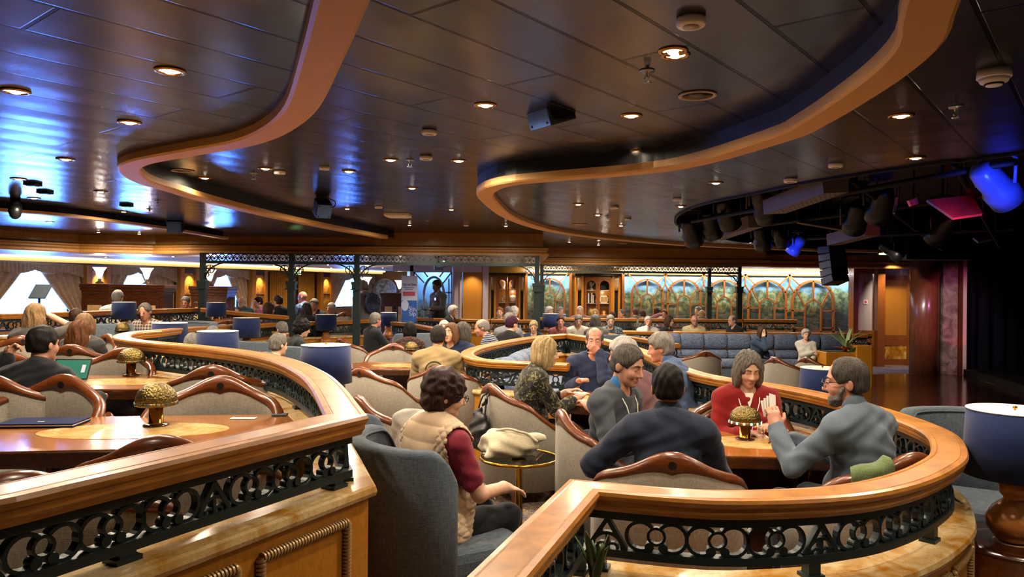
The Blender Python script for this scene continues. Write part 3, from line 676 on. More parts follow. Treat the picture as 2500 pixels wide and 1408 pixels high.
def rail(segs, label, lod, base=None, ledge=True, foot_gap=.75, mould=None, base_mat='amber', zt=None, name='booth_railing', group=None, trim0=0, trim1=0, ledge_out=0.0, vs=1.0):
    """segs: plan polylines meeting at corners, z given per point or zt = height of the rail top"""
    vq = 1 - (1 - vs) * .3; zf = .107 + .106 * vs; zl = zf + .027 + .054 * (vs if vs == 1 else .45)
    fix = lambda pts: [(float(p[0]), float(p[1]), float(p[2]) if len(p) > 2 else zt) for p in pts]
    segs = [fix(s) for s in segs]; full = list(segs[0])
    for s in segs[1:]: full += s[1:]
    o = Vector(full[0]); o.z = base if base is not None else 0
    t = thing(name, label, 'railing', o, 0, group)
    rl = lambda b: setattr(b, 'v', [(v[0] - o.x, v[1] - o.y, v[2] - o.z) for v in b.v])
    b = MB(); b.sweep([tuple(q) for q in frame_path(full)], RAILPROF, smooth=False); rl(b); b.build('handrail', 'honey', t)
    b = MB(); b.sweep(frame_path(full), [(-.02, -.073), (.02, -.073), (.02, -.108 * vq), (-.02, -.108 * vq)]); rl(b); b.build('top_bar', 'iron', t)
    b = MB(); b.sweep(frame_path(full), [(-.022, -zf), (.022, -zf), (.022, -zf - .027), (-.022, -zf - .027)]); rl(b); b.build('bottom_bar', 'iron', t)
    for s in segs:
        P = Path2(s)
        if P.L < .25: continue
        b = MB(); frieze(b, P, .02, P.L - .02, -zf, .106 * vs, 'ASS' if lod < 2 else 'ASSS', lod, .026); rl(b); b.build('scroll_frieze', 'iron', t, fix=False)
        n = max(1, int(P.L / foot_gap))
        for k in range(n + 1):
            q, d = P.at(.06 + (P.L - .12) * k / n); f = MB(); a = math.atan2(d[1], d[0])
            f.box((q[0], q[1], q[2] - zf - .027 - (zl - zf - .027) / 2), (.045, .045, zl - zf - .027), a); f.box((q[0], q[1], q[2] - zl + .006), (.07, .06, .014), a); rl(f); f.build('foot', 'iron', t)
    if base is not None:
        fp = frame_path(full)
        if ledge:
            b = MB(); b.sweep(fp, [(a_, c_ + .294 - zl) for a_, c_ in ((-.10, -.332), (-.085, -.34), (.085, -.34), (.10, -.332), (.105, -.318), (.10, -.30), (.09, -.294), (-.09, -.294), (-.10, -.30), (-.105, -.318))]); rl(b); b.build('marble_ledge', 'marble', t)
        b = MB(); vs = []
        for x, y, z, nx, ny in fp:
            for e in (-1, 1):
                for zz in (base, z - zl - .044): vs.append((x + nx * e * .075, y + ny * e * .075, zz))
        m = len(fp); fs = []
        for i in range(m - 1):
            a, c = i * 4, i * 4 + 4; fs += [(a, c, c + 1, a + 1), (a + 2, a + 3, c + 3, c + 2), (a + 1, c + 1, c + 3, a + 3)]
        fs += [(0, 1, 3, 2), (m * 4 - 4, m * 4 - 2, m * 4 - 1, m * 4 - 3)]
        b.add(vs, fs); rl(b); b.build('base_panel', base_mat, t)
        if mould:
            side, plist = mould
            for (i, s0, s1) in plist:
                P = Path2(segs[i]); mo = MB(); q0 = P.at(s0)[0][2]; zt_, zb_ = q0 - zl - .10, base + .14
                def pt(sv, zv): x = P.w(sv, side * .083, 0); return (x[0], x[1], zv)
                ns = max(2, int((s1 - s0) / .15)); top = [pt(s0 + (s1 - s0) * k / ns, zt_) for k in range(ns + 1)]; bot = [pt(s1 - (s1 - s0) * k / ns, zb_) for k in range(ns + 1)]
                lp = top + bot; mo.tube(lp, .013, 8, closed=True)
                for a_, c_ in zip(lp, lp[1:] + lp[:1]):           # beads of the rope moulding
                    a_, c_ = Vector(a_), Vector(c_); L = (c_ - a_).length; nb = int(L / .012)
                    d = (c_ - a_).normalized()
                    for k in range(nb): g = a_ + (c_ - a_) * ((k + .5) / nb); mo.cyl(g - d * .0035, g + d * .0035, .0165, n=8, cap=True)
                rl(mo); mo.build('rope_moulding', 'gilt', t, fix=False)
    return t
M['gilt'] = plain('gilt_moulding', '#a98a5a', 0.35, 0.25)
sp2 = lambda pts, st: [tuple(float(c) for c in p) for p in spline([tuple(p) for p in pts], st)]
An = [(x, y, 1.23) for x, y in A_near[1:]]
Af = sp2([(x, y, 1.23) for x, y in A_far], .1)
Dk = sp2(D_back, .25)
La = math.dist(An[-1][:2], An[0][:2]) if False else Path2(An).L
rail([An, Af], 'honey wood guard rail from the near left corner back to the rounded tip', 2, 0.0, vs=.84, mould=(-1, [(0, La - .47, La - .09), (0, La - .92, La - .56), (0, La - 1.45, La - 1.02), (0, La - 2.0, La - 1.55)]))
rail([Dk], 'long rail of the raised side behind the lamps, from the rounded tip to the middle', 1, 0.0, foot_gap=1.5)
Bp = [(x, y, .98) for x, y in B_path]
Bl = sp2([(x, y, .98) for x, y in B_loop], .08)
LB = Path2(Bl).L
rail([Bp, Bl], 'curved honey wood booth rail round the card table in the right foreground', 2, T1, mould=(-1, [(1, 1.18, 1.5), (1, 1.56, 1.86), (1, 1.92, 2.2), (1, .72, 1.1), (1, .1, .62)]))
Cl = sp2([(x, y, .98) for x, y in C_loop], .1)
rail([Cl], 'pointed oval booth rail with blue sofa in the middle of the room', 1, 0.0)
far_rails = [
 ([(960, 785), (1000, 788), (1055, 798), (1120, 806)], 0.98, 0.0, 'short rail slanting behind the black-haired woman in the middle'),
 ([(985, 774), (1088, 777)], .98, 0.0, 'straight rail in front of the standing waiter'),
 ([(1089, 777), (1198, 779)], .98, 0.0, 'straight rail in front of the white-haired woman by the amber panel'),
 ([(1200, 779), (1306, 780.5)], .98, 0.0, 'straight rail left of the corner post of the iron trellis'),
]
for pts, z, base, lab in far_rails:
    rail([[(*xy(G(x, y, z)), z) for x, y in pts]], lab, 0, base, foot_gap=2)
# rails of the sunken side and of the back row
rail([[(2.17, 16.8, .73), (8.2, 16.8, .73)]], 'long straight rail behind the tufted blue sofa', 0, T1, foot_gap=2)
rail([[xy(G(1480, 812, .73)), xy(G(1654, 839, .73))]], 'short slanting rail ending left of the tufted blue sofa', 0, T1, zt=.73, foot_gap=2)
rail([[(.66, 18.0, .98), (3.05, 18.0, .98)]], 'back rail below the arched painting right of the iron corner post', 0, 0.0, foot_gap=2)
rail([[(3.1, 18.0, .98), (5.6, 18.0, .98)]], 'back rail in front of the left half of the painted garden', 0, 0.0, foot_gap=2)
rail([[(5.65, 18.0, .98), (6.95, 18.0, .98)]], 'back rail section ending before the last garden arch', 0, 0.0, foot_gap=2)
# left window side: level rail and its ramp
Lz = 1.28
rail([[(*xy(G(x, y, Lz)), Lz) for x, y in ((-260, 768), (0, 766), (250, 758), (490, 751))]], 'rail of the window gallery on the far left', 0, T2, zt=Lz, foot_gap=2)
rail([[W(492, 751, 13.1), W(600, 762, 13.15), W(708, 771, 13.2)]], 'rail sloping down beside the gallery ramp', 0, T2, foot_gap=2)
# ================================================================== far wall, trellis, gallery
def mural_mat():
    t = NT('garden_painting'); v = t.coord(); n = t.noise(v, 2.2, 7, 0.65, .4); sp = t.n('SeparateXYZ'); t.l(v, sp.inputs[0])
    ad = t.n('Math'); ad.operation = 'MULTIPLY_ADD'; t.l(n, ad.inputs[0]); ad.inputs[1].default_value = 1.1; t.l(sp.outputs['Z'], ad.inputs[2])
    sky = t.ramp(sp.outputs['Z'], [(0.0, C('#aac2b8')), (0.5, C('#9fc3d2')), (1.0, C('#7fb0cf'))])
    mr = t.n('MapRange'); mr.inputs['From Min'].default_value = 1.62; mr.inputs['From Max'].default_value = 1.84; t.l(ad.outputs[0], mr.inputs[0])
    lf = t.ramp(t.noise(v, 9, 6, .7), [(0.3, C('#2c3626')), (0.46, C('#5a6847')), (0.56, C('#8a9266')), (0.7, C('#b5b48e'))])
    low = t.ramp(t.noise(t.coord((1, 1, 3)), 5, 5, .7), [(0.35, C('#1f2a26')), (0.5, C('#3f5349')), (0.6, C('#6b4a36')), (0.72, C('#7f8c84'))])
    m2 = t.n('MapRange'); m2.inputs['From Min'].default_value = 1.05; m2.inputs['From Max'].default_value = 1.3; t.l(ad.outputs[0], m2.inputs[0])
    t.base(t.mix(mr.outputs[0], t.mix(m2.outputs[0], low, lf), sky)); t.set(Roughness=0.45); return t.m
M['mural'] = mural_mat()
YB = 20.35
def px_x(px, Y): return W(px, 704, Y).x
def lattice(arches, x0, x1, z0, z1, Y, name, label, mat='lattice', painting='mural', strip=True):
    """arches: (px centre, half width in px); zs from the photo rows at this depth"""
    O = Vector(((x0 + x1) / 2, Y, z0)); t = thing(name, label, 'wall panel', O)
    R = lambda x, z, dy=0: (x - O.x, dy, z - z0)
    b = MB(); b.box(R((x0 + x1) / 2, (z0 + z1) / 2, .1), (x1 - x0, .04, z1 - z0)); o = b.build('painting', painting, t)
    g = MB(); g.box(R((x0 + x1) / 2, (z0 + z1) / 2, .03), (x1 - x0 - .06, .008, z1 - z0 - .06)); g.build('glazing', 'crystal', t)
    b = MB()
    def seg(p, q, w=.03): b.bar(R(*p), R(*q), .05, w, up=(0, 1, 0)) if False else b.bar(R(*p), R(*q), w, .05, up=(0, 1, 0))
    def curve(cx, cz, r, a0, a1, w, n=18):
        P = arc(cx, cz, r, a0, a1, n)
        for p, q in zip(P, P[1:]): seg(p, q, w)
    for a, c in (((x0, z0), (x0, z1)), ((x1, z0), (x1, z1)), ((x0, z1), (x1, z1)), ((x0, z0), (x1, z0))): seg(a, c, .07)
    prev = None
    for px, hw in arches:
        cx = px_x(px, Y); r = hw * Y / FPX; zt = z1 - .17; zs = zt - r; zi = zs + .02; ri = r * .4; w = max(.028, r * .085)
        curve(cx, zs, r, 0, 180, w * 1.3); seg((cx - r, zs), (cx - r, z0), w * 1.3); seg((cx + r, zs), (cx + r, z0), w * 1.3)
        curve(cx, zi - ri, ri, 0, 180, w * .8, 12); seg((cx - ri, zi - ri), (cx - ri, z0), w * .8); seg((cx + ri, zi - ri), (cx + ri, z0), w * .8)
        seg((cx, zi), (cx, zt), w)
        for e in (-1, 1):
            k = .7071; seg((cx + e * ri * 1.0, zi - ri * .7), (cx + e * r * .82, zs + r * .57), w * .7)
            for zz in (zi - ri - .05, zi - ri - .52): seg((cx + e * ri, zz), (cx + e * r, zz), w * .7)
            seg((cx + e * r * .64, zs + r * .77), (cx + e * (r + .12), z1), w * .7)
        if prev is not None:
            mx = (prev[0] + prev[1] + cx - r) / 2; seg((mx, z1), (mx, z1 - .3), w * .8); seg((mx, z1 - .3), (prev[0] + prev[1] * .92, z1 - .5), w * .7); seg((mx, z1 - .3), (cx - r * .92, z1 - .5), w * .7)
            seg((prev[0] + prev[1], zi - ri - .05), (cx - r, zi - ri - .05), w * .7)
        prev = (cx, r)
    b.build('lattice', mat, t)
    if strip:
        s = MB(); s.box(R((x0 + x1) / 2, z1 + .03, -.02), (x1 - x0, .05, .03)); s.build('light_strip', 'coolstrip', t)
        lamp('AREA', 'picture_light', ((x0 + x1) / 2, Y - .22, z1 + .07), 17 * (x1 - x0), (.8, .92, 1.0), target=((x0 + x1) / 2, Y + .1, z1 - .55), sx=x1 - x0, sy=.06)
    return t
M['coolstrip'] = emit('picture_strip', (0.85, 0.95, 1.0), 6.0)
ztop = W(1800, 669, YB).z
lattice([(1580, 38), (1670, 40), (1768, 43), (1873, 46), (1985, 50)], px_x(1521, YB), px_x(2078, YB), .55, ztop, YB, 'garden_mural', 'long painted garden wall behind five arched wooden lattice windows')
lattice([(1342, 36)], px_x(1285, YB), px_x(1393, YB), .55, ztop, YB, 'pavilion_mural', 'arched painted window behind the iron corner post')
# glass-fronted cabinets
M['shade_in'] = plain('cabinet_inside', '#7a5a35', 0.5)
def cabinet(x0, x1, Y, z0, z1, label, lit=False):
    O = Vector(((x0 + x1) / 2, Y, z0)); t = thing('display_cabinet', label, 'cabinet', O); w = x1 - x0; h = z1 - z0
    b = MB(); d = .32
    b.box((0, d, h / 2), (w * .6, .03, h)); 
    for e in (-1, 1): b.box((e * w * .31, d / 2, h / 2), (.03, d, h)); b.box((e * w * .475, d / 2 - .02, h / 2), (w * .05, d + .04, h)); b.box((e * w * .345, d / 2 - .02, h / 2), (w * .05, d + .04, h))
    b.box((0, d / 2, .02), (w, d, .04)); b.box((0, d / 2, -z0 / 2), (w, d, z0)); b.box((0, d / 2, h - .02), (w, d, .04)); b.build('carcass', 'amber', t)
    b = MB(); b.lathe([(w * .5, 0)], n=4) if False else b.box((0, d / 2 - .03, h + .035), (w * 1.04, d + .1, .07)); b.build('cornice', 'gloss_black', t, bevel=.01)
    for e in (-1, 1):
        b = MB(); b.box((e * w * .41, .04, h * .36), (w * .085, .04, h * .72)); b.build('dark_inset', 'black', t)
        b = MB(); b.lathe([(w * .045, h * .74), (w * .05, h * .8), (w * .06, h * .83), (w * .05, h * .86), (w * .065, h * .93), (w * .06, h * .97)], (e * w * .41, .0, 0), 14); b.build('capital', 'gilt', t)
    for k, zz in enumerate((.26, .5, .74)):
        b = MB(); b.box((0, d / 2 + .03, h * zz), (w * .58, d - .06, .02)); b.build('shelf', 'cream', t)
    for e in (-1, 1):
        cx = e * w * .148; dw = w * .29; fr = .05; b = MB()
        b.box((cx - dw / 2 + fr / 2, -.02, h / 2), (fr, .035, h * .97)); b.box((cx + dw / 2 - fr / 2, -.02, h / 2), (fr, .035, h * .97)); b.box((cx, -.02, .05), (dw, .035, .08))
        P = arc(0, h * .97 - dw / 2 - .03, dw / 2 - fr, 0, 180, 12)
        vs = [(cx + x, y_, z) for y_ in (-.037, -.003) for x, z in [(dw / 2 - fr, h * .985)] + P + [(-dw / 2 + fr, h * .985)]]; n = len(P) + 2
        for k in range(1, n - 2):
            tp = lambda i: vs[i]
            for y_ in (-.037, -.003):
                a, c = P[k - 1], P[k]; b.add([(cx + a[0], y_, a[1]), (cx + c[0], y_, c[1]), (cx + c[0], y_, h * .985), (cx + a[0], y_, h * .985)], [(0, 1, 2, 3)])
        o = b.build('door', 'lattice', t, fix=False)
        g = MB(); g.box((cx, -.02, h * .5), (dw - fr, .006, h * .9)); g.build('pane', 'crystal', o)
        kb = MB(); kb.ellip((cx - e * (dw / 2 - fr / 2), -.05, h * .48), (.012, .014, .012), 10, 6); kb.build('knob', 'brass', o)
    if lit: lamp('POINT', 'cabinet_lamp', (O.x, Y + .12, z1 - .12), 7, WARM, .03)
    lamp('POINT', 'cabinet_lamp', (O.x - w * .15, Y + .1, z0 + h * .93), 1.6, WARM, .02); lamp('POINT', 'cabinet_lamp', (O.x + w * .15, Y + .1, z0 + h * .7), 1.2, WARM, .02)
    return t
Yc = 20.1
za, zb = .55, W(1460, 674, Yc).z
cabinet(px_x(1405, Yc), px_x(1514, Yc), Yc, za, zb, 'wooden cabinet with two arched glass doors between the painted arch and the garden')
cabinet(px_x(1195, Yc), px_x(1282, Yc), Yc, za, zb, 'lit wooden cabinet with arched glass doors right of the amber panel', True)
M['silver'] = plain('silver_ornament', '#b5b2aa', 0.25, 0.8)
def ornament(px, py, prof, mat, label, cat, name, Y=Yc + .16):
    """px, py: foot of the ornament on its shelf"""
    p = W(px, py, Y); b = MB(); b.lathe(prof, n=16); tag(b.build(name, mat, loc=p), label, cat)
hc = zb - za
def shelf_py(k, px): return 704 - (za + hc * k + .011 - EYE) * FPX / (Yc + .16) + (px - 1250) * SR
ornament(1443, shelf_py(.74, 1443), [(.1, 0), (.1, .03), (.04, .06), (.05, .1), (.11, .17), (.12, .22), (.08, .3), (.05, .34), (0, .36)], 'silver', 'silver bust-shaped ornament on the top left shelf of the middle cabinet', 'ornament', 'ornament')
p = W(1474, shelf_py(.74, 1474), Yc + .22); b = MB(); b.cyl((0, 0, .15), (0, .02, .15), .15, n=28); b.box((0, 0, .01), (.12, .08, .02)); tag(b.build('display_plate', 'gloss_black', loc=p), 'dark round plate standing on the top right shelf of the middle cabinet', 'plate')
for i, (dx, hh, m) in enumerate(((0, .27, 'paper'), (.04, .24, 'slate'), (.085, .28, 'cream'), (.13, .22, 'paper'))):
    b = MB(); b.box((0, 0, hh / 2), (.032, .16, hh)); b.cur = 1; b.box((0, .004, hh / 2), (.024, .15, hh - .01)); q = W(1436, shelf_py(.5, 1436), Yc + .16)
    tag(b.build('book', [m, 'paper'], loc=(q.x + dx, q.y, q.z)), f'book on the second left shelf of the middle cabinet, {ORD[i]} from the left', 'book', 'books in the middle cabinet')
ornament(1450, shelf_py(.5, 1450), [(.06, 0), (.06, .02), (.025, .05), (.05, .12), (.07, .18), (.03, .25), (0, .28)], 'black', 'dark figurine on the second left shelf of the middle cabinet', 'ornament', 'figurine')
def frame_pic(px, py, w, h, label, Y=Yc + .2):
    p = W(px, py, Y); t = thing('picture_frame', label, 'picture', p)
    b = MB()
    for a, d in (((0, 0, .015), (w, .02, .03)), ((0, 0, h - .015), (w, .02, .03)), ((-w / 2 + .015, 0, h / 2), (.03, .02, h)), ((w / 2 - .015, 0, h / 2), (.03, .02, h))): b.box(a, d)
    b.build('frame', 'cream', t); b = MB(); b.box((0, .004, h / 2), (w - .03, .008, h - .03)); b.build('picture', 'burl', t)
frame_pic(1474, shelf_py(.5, 1474), .24, .2, 'pale framed picture on the second right shelf of the middle cabinet')
frame_pic(1232, shelf_py(.5, 1232), .14, .18, 'cream framed picture on the second shelf of the lit cabinet')
ornament(1474, shelf_py(.26, 1474), [(.12, 0), (.13, .02), (.05, .05), (.06, .12), (0, .16)], 'copper', 'small bronze bowl low in the middle cabinet on the right', 'ornament', 'ornament')
ornament(1442, shelf_py(.26, 1442), [(.08, 0), (.1, .06), (.12, .12), (.09, .18), (.05, .2), (0, .2)], 'burl', 'squat brown jar low in the middle cabinet on the left', 'ornament', 'jar')
ornament(1228, shelf_py(.74, 1228), [(.07, 0), (.04, .04), (.1, .16), (.07, .3), (.03, .36), (0, .36)], 'white', 'white lidded urn on the top left shelf of the lit cabinet', 'ornament', 'urn')
ornament(1250, shelf_py(.74, 1250), [(.1, 0), (.03, .08), (.1, .2), (.12, .3), (.02, .36), (0, .36)], 'silver', 'silver trophy on the top right shelf of the lit cabinet', 'ornament', 'trophy')
ornament(1252, shelf_py(.5, 1252), [(.03, 0), (.08, .03), (.1, .1), (.08, .17), (0, .2)], 'white', 'round white vase on the second shelf of the lit cabinet', 'vase', 'vase')
# amber panel and glass door ------------------------------------------------
YD = 19.6
def wbox(b, px0, py0, px1, py1, Y, t_, off=0.0):
    a, c = W(px0, py1, Y), W(px1, py0, Y); b.box(((a.x + c.x) / 2, Y + off, (a.z + c.z) / 2), (abs(c.x - a.x), t_, abs(c.z - a.z)))
M['lilac'] = plain('pale_lilac_paint', '#a79a9c', 0.4)
b = MB()
for r in ((1104, 648, 1128, 900), (1177, 648, 1193, 900), (1128, 648, 1177, 664), (960, 640, 1104, 662), (1000, 648, 1010, 900)): wbox(b, *r, YD, .12)
struct(b.build('wall_portal', 'lilac', fix=False), 'pale portal wall round the glass door and amber panel')
M['amberplain'] = plain('amber_wall', '#a56a14', 0.5)
b = MB(); wbox(b, 1128, 664, 1177, 890, YD, .04, .1); struct(b.build('wall_panel', 'amberplain'), 'plain amber recess panel')
lamp('SPOT', 'downlight_beam', (W(1152, 664, YD).x, YD - .25, 2.2), 30, WARM, .03, (W(1152, 740, YD).x, YD + .1, 1.0), 1.5, .8)
b = MB()
for r in ((1108, 662, 1111, 890), (1121, 662, 1124, 890), (1111, 662, 1121, 664)): wbox(b, *r, YD, .03, -.07)
struct(b.build('trim_10', 'lilac', fix=False), 'narrow raised panel moulding beside the glass door')
M['steelblue'] = plain('grey_blue_metal', '#7d8196', 0.35, 0.3)
t = thing('glass_door', 'blue-lit glass door with an arched lattice behind the standing waiter', 'door', (W(1057, 704, YD).x, YD, 0.0)); O = t.location
b = MB(); bars = [((1011, 662), (1011, 890)), ((1103, 662), (1103, 890)), ((1011, 663), (1103, 663)), ((1035, 720), (1035, 890)), ((1084, 720), (1084, 890)), ((1084, 714), (1103, 714)), ((1084, 748), (1103, 748)), ((1096, 680), (1096, 890)), ((1011, 664), (1036, 690)), ((1103, 664), (1078, 696)), ((1073, 676), (1082, 664)), ((1045, 676), (1036, 664))]
for p, q in bars: A, B_ = W(*p, YD), W(*q, YD); b.bar(A - O, B_ - O, .035, .05, up=(0, 1, 0))
P = [W(1059.5 + 24.5 * math.cos(a), 720 + 44 * -math.sin(a), YD) - O for a in np.linspace(0, PI, 20)]
for p, q in zip(P, P[1:]): b.bar(p, q, .06, .06, up=(0, 1, 0))
b.build('lattice', 'steelblue', t)
b = MB(); b.box((0, .02, 1.2), (.98, .01, 2.2)); b.build('pane', 'pane', t)
b = MB(); b.box((O.x, YD + .8, 1.2), (1.6, .05, 2.3)); o = b.build('wall_beyond', 'mural'); struct(o, 'lit painted wall behind the glass door')
lamp('AREA', 'corridor_light', (O.x, YD + .45, 2.25), 16, (.45, .62, 1.0), .6, (O.x, YD + .6, 0))
M['banner_white'] = plain('banner_white', '#c6d4ee', 0.5); M['banner_blue'] = plain('banner_blue', '#2f62b8', 0.5); M['pink'] = plain('banner_pink', '#c0506a', 0.5); M['ink'] = plain('ink', '#1d2a52', 0.6)
# roll-up banner ---------------------------------------------------------------
YR = 17.2
c = W(999, 780, YR); t = thing('rollup_banner', 'white and blue rollup banner reading Sip at Sea beside the waiter', 'banner', (c.x, YR, 0))
zb0, zb1 = W(999, 792, YR).z, W(999, 673, YR).z; wb = 39 * YR / FPX
b = MB(); b.box((0, 0, zb1 / 2 + .03), (wb, .012, zb1 - .06)); b.build('sheet', 'banner_white', t)
def bx2(name, x, z, w, h, m, par=None, y=-.008): b = MB(); b.box((x, y, z), (w, .004, h)); return b.build(name, m, par or t, bevel=min(w, h) * .3 if name == 'bar' else 0)
bx2('blue_field', .0, (zb0 + W(999, 733, YR).z) / 2 - .2, wb * .96, W(999, 733, YR).z - zb0 + .4, 'banner_blue')
bx2('bar', -.01, W(999, 717, YR).z, wb * .76, .1, 'pink')
b = MB(); b.ellip((-.1, -.012, W(990, 745, YR).z), (.085, .004, .13), 16, 10); b.build('emblem', 'banner_white', t)
b = MB(); b.box((0, 0, .04), (wb * 1.05, .16, .08)); b.build('base', 'steel', t, bevel=.01); b = MB(); b.cyl((0, .02, .05), (0, .02, zb1), .012, n=10); b.build('pole', 'steel', t)
def text(s, loc, size, mat, name='lettering', rot=(PI / 2, 0, 0), par=None, align='CENTER', ext=.001):
    c = bpy.data.curves.new(name, 'FONT'); c.body = s; c.size = size; c.align_x = align; c.extrude = ext; c.materials.append(M[mat]); o = bpy.data.objects.new(name, c); COL.objects.link(o)
    o.location = loc; o.rotation_euler = rot
    if par: o.parent = par
    bpy.context.view_layer.update(); me = bpy.data.meshes.new_from_object(o); n = bpy.data.objects.new(name, me); COL.objects.link(n); n.parent = par; n.location = o.location; n.rotation_euler = o.rotation_euler; bpy.data.objects.remove(o); return n
text('Sip at Sea', (0, -.012, W(999, 697, YR).z), .082, 'ink', par=t); text('Sip,', (.08, -.014, W(999, 758, YR).z), .14, 'banner_white', par=t); text('Sip', (.08, -.014, W(999, 770, YR).z), .14, 'banner_white', par=t)
for k in range(2): bx2('text_line', -.02, W(999, 702 + 4 * k, YR).z, wb * (.7 - .2 * k), .012, 'slate')
# iron trellis -----------------------------------------------------------------
def trellis(p0, p1, posts, ztop, base, label, group=None):
    a, c = np.array(p0), np.array(p1); L = float(np.linalg.norm(c - a)); d = (c - a) / L; O = Vector((a[0], a[1], base)); t = thing('iron_trellis', label, 'trellis', O)
    P = Path2([tuple(a - a) + (0,), tuple(c - a) + (0,)]); H = ztop - base
    b = MB(); h = .125
    for zz, w, hh in ((H - .01, .05, .02), (H - .02 - h - .02, .07, .05)): b.bar((0, 0, zz), (d[0] * L, d[1] * L, zz), w, hh)
    b.build('beam', 'iron', t)
    b = MB(); n = max(1, int(L / .135)); st = L / n
    for k in range(n):
        strip2(b, P, arc(0, 0, .062, 0, 330, 11), .014, .02, True, (k + .5) * st, H - .02 - h / 2)
        disc2(b, P, (0, -.012), .02, .02, (k + .5) * st, H - .02 - h / 2, 8)
        strip2(b, P, arc(0, .0, .05, 200, 340, 5), .012, .02, False, (k + 1) * st, H - .02 - h * .15) if k < n - 1 else None
    b.build('frieze', 'iron', t, fix=False)
    for s in posts:
        x, y = d * s; b = MB(); zc = H - .52
        b.box((x, y, (H + zc) / 2), (.085, .085, H - zc)); b.box((x, y, zc), (.17, .17, .05)); b.box((x, y, zc - .06), (.15, .15, .10)); b.box((x, y, zc - .115), (.19, .19, .02)); b.box((x, y, (zc - .12) / 2), (.115, .115, zc - .12)); b.build('post', 'iron', t)
        for e in (-1, 1):
            if s + e * .4 < -.1 or s + e * .4 > L + .1: continue
            b = MB(); P2 = Path2([tuple(d * s) + (0,), tuple(d * (s + e * .5)) + (0,)])
            strip2(b, P2, [(.04 + .42 * (1 - math.cos(q)), zc + .05 + .30 * math.sin(q)) for q in np.linspace(0, PI / 2, 9)], .022, .035)
            strip2(b, P2, arc(.13, H - .285, .075, 0, 340, 12), .012, .03, True); strip2(b, P2, [(.13, H - .36), (.13, H - .21)], .01, .03); strip2(b, P2, [(.06, H - .285), (.2, H - .285)], .01, .03); strip2(b, P2, arc(.075, zc + .13, .035, 0, 330, 8), .01, .03, True)
            b.build('bracket', 'iron', t, fix=False)
    return t
YT = 13.2
xs = [px_x(px, YT) for px in (495, 712, 871, 1311)]
trellis((xs[0], YT), (xs[-1], YT), [x - xs[0] for x in xs], 2.27, 0.0, 'long green iron trellis with four posts above the middle of the room')
trellis((.68, 18.1), (5.6, 18.1), [.05, 4.9], 2.27, 0.0, 'green iron trellis in front of the painted garden, between two posts')
trellis((5.25, 19.7), (5.3, 19.7), [.02], 2.27, 0.0, 'single slim green post just left of the last trellis post')
# right alcove, column, stage edge ---------------------------------------------
YA = 19.2
b = MB(); wbox(b, 2076, 640, 2090, 905, YA, .3); wbox(b, 2130, 636, 2150, 905, YA, .5); wbox(b, 2222, 636, 2232, 915, YA, .4); wbox(b, 2090, 640, 2130, 668, YA, .2); wbox(b, 2150, 672, 2222, 683, YA + .3, .1); wbox(b, 2150, 818, 2222, 842, YA + .3, .1); wbox(b, 2150, 876, 2222, 893, YA + .3, .1); wbox(b, 2150, 682, 2158, 880, YA + .3, .1); wbox(b, 2088, 806, 2132, 905, YA, .2)
struct(b.build('trim_11', 'lattice', fix=False), 'wooden framing of the right-hand alcove')
b = MB(); wbox(b, 2150, 640, 2222, 676, YA + .35, .1); struct(b.build('trim_12', 'cream', fix=False), 'pale header over the amber door')
b = MB(); wbox(b, 2157, 680, 2223, 822, YA + .38, .06); struct(b.build('door_1', 'amberplain', fix=False), 'amber door panel in the right-hand alcove')
b = MB(); wbox(b, 2157, 840, 2223, 878, YA + .3, .06); struct(b.build('wall_dado', 'amber_stone', fix=False), 'stone dado below the amber door')
b = MB(); wbox(b, 2094, 668, 2130, 808, YA, .04); o = b.build('wall_board', 'lilac', fix=False); tag(o, 'pale reflective wall panel with two small signs left of the amber door', 'wall panel')
for lab, px, py, w, m in (('small square white and red sign on the pale panel', 2113, 737, .11, 'paper'), ('small pink triangular sign on the pale panel', 2112, 690, .09, 'pink')):
    p = W(px, py, YA - .03); b = MB()
    if m == 'pink': b.add([(-w / 2, 0, -w / 2), (w / 2, 0, -w / 2), (0, 0, w / 2), (-w / 2, .01, -w / 2), (w / 2, .01, -w / 2), (0, .01, w / 2)], [(0, 1, 2), (5, 4, 3), (0, 3, 4, 1), (1, 4, 5, 2), (2, 5, 3, 0)])
    else: b.box((0, 0, 0), (w, .01, w)); b.cur = 1; b.box((0, -.007, 0), (w * .5, .004, w * .6))
    tag(b.build('wall_sign', [m, 'pink'], loc=p), lab, 'sign')
lamp('SPOT', 'downlight_beam', (px_x(2188, 18.2), 18.3, 2.5), 110, WARM, .03, (px_x(2188, 19.5), 19.5, .6), 1.3, .8)
YC = 17.45
b = MB(); cx = px_x(2257, YC); r = 32.5 * YC / FPX; b.lathe([(r, T1), (r, 2.62)], (cx, YC, 0), 40); struct(b.build('column', 'column'), 'round veneered column at the stage edge')
b = MB(); wbox(b, 2292, 640, 2330, 915, YC, .3); struct(b.build('wall_stage', 'veined', fix=False), 'veined marble panel beside the column')
b = MB(); wbox(b, 2288, 630, 2340, 642, YC, .34); wbox(b, 2329, 640, 2340, 916, YC, .34); struct(b.build('trim_13', 'redwood', fix=False), 'wood frame of the marble panel')
b = MB(); wbox(b, 2341, 630, 2352, 918, YC, .3); struct(b.build('trim_14', 'cream', fix=False), 'pale stage edge return lit red')
spot((2352, 900, 16.6), (2345, 760, 17.45), (1, .02, .15), 12, .9); spot((2420, 700, 15.2), (2325, 780, 17.3), (1, .25, .7), 40, 1.2)
M['curtain_black'] = plain('stage_curtain', '#0a0b12', 0.9, 0, .1)
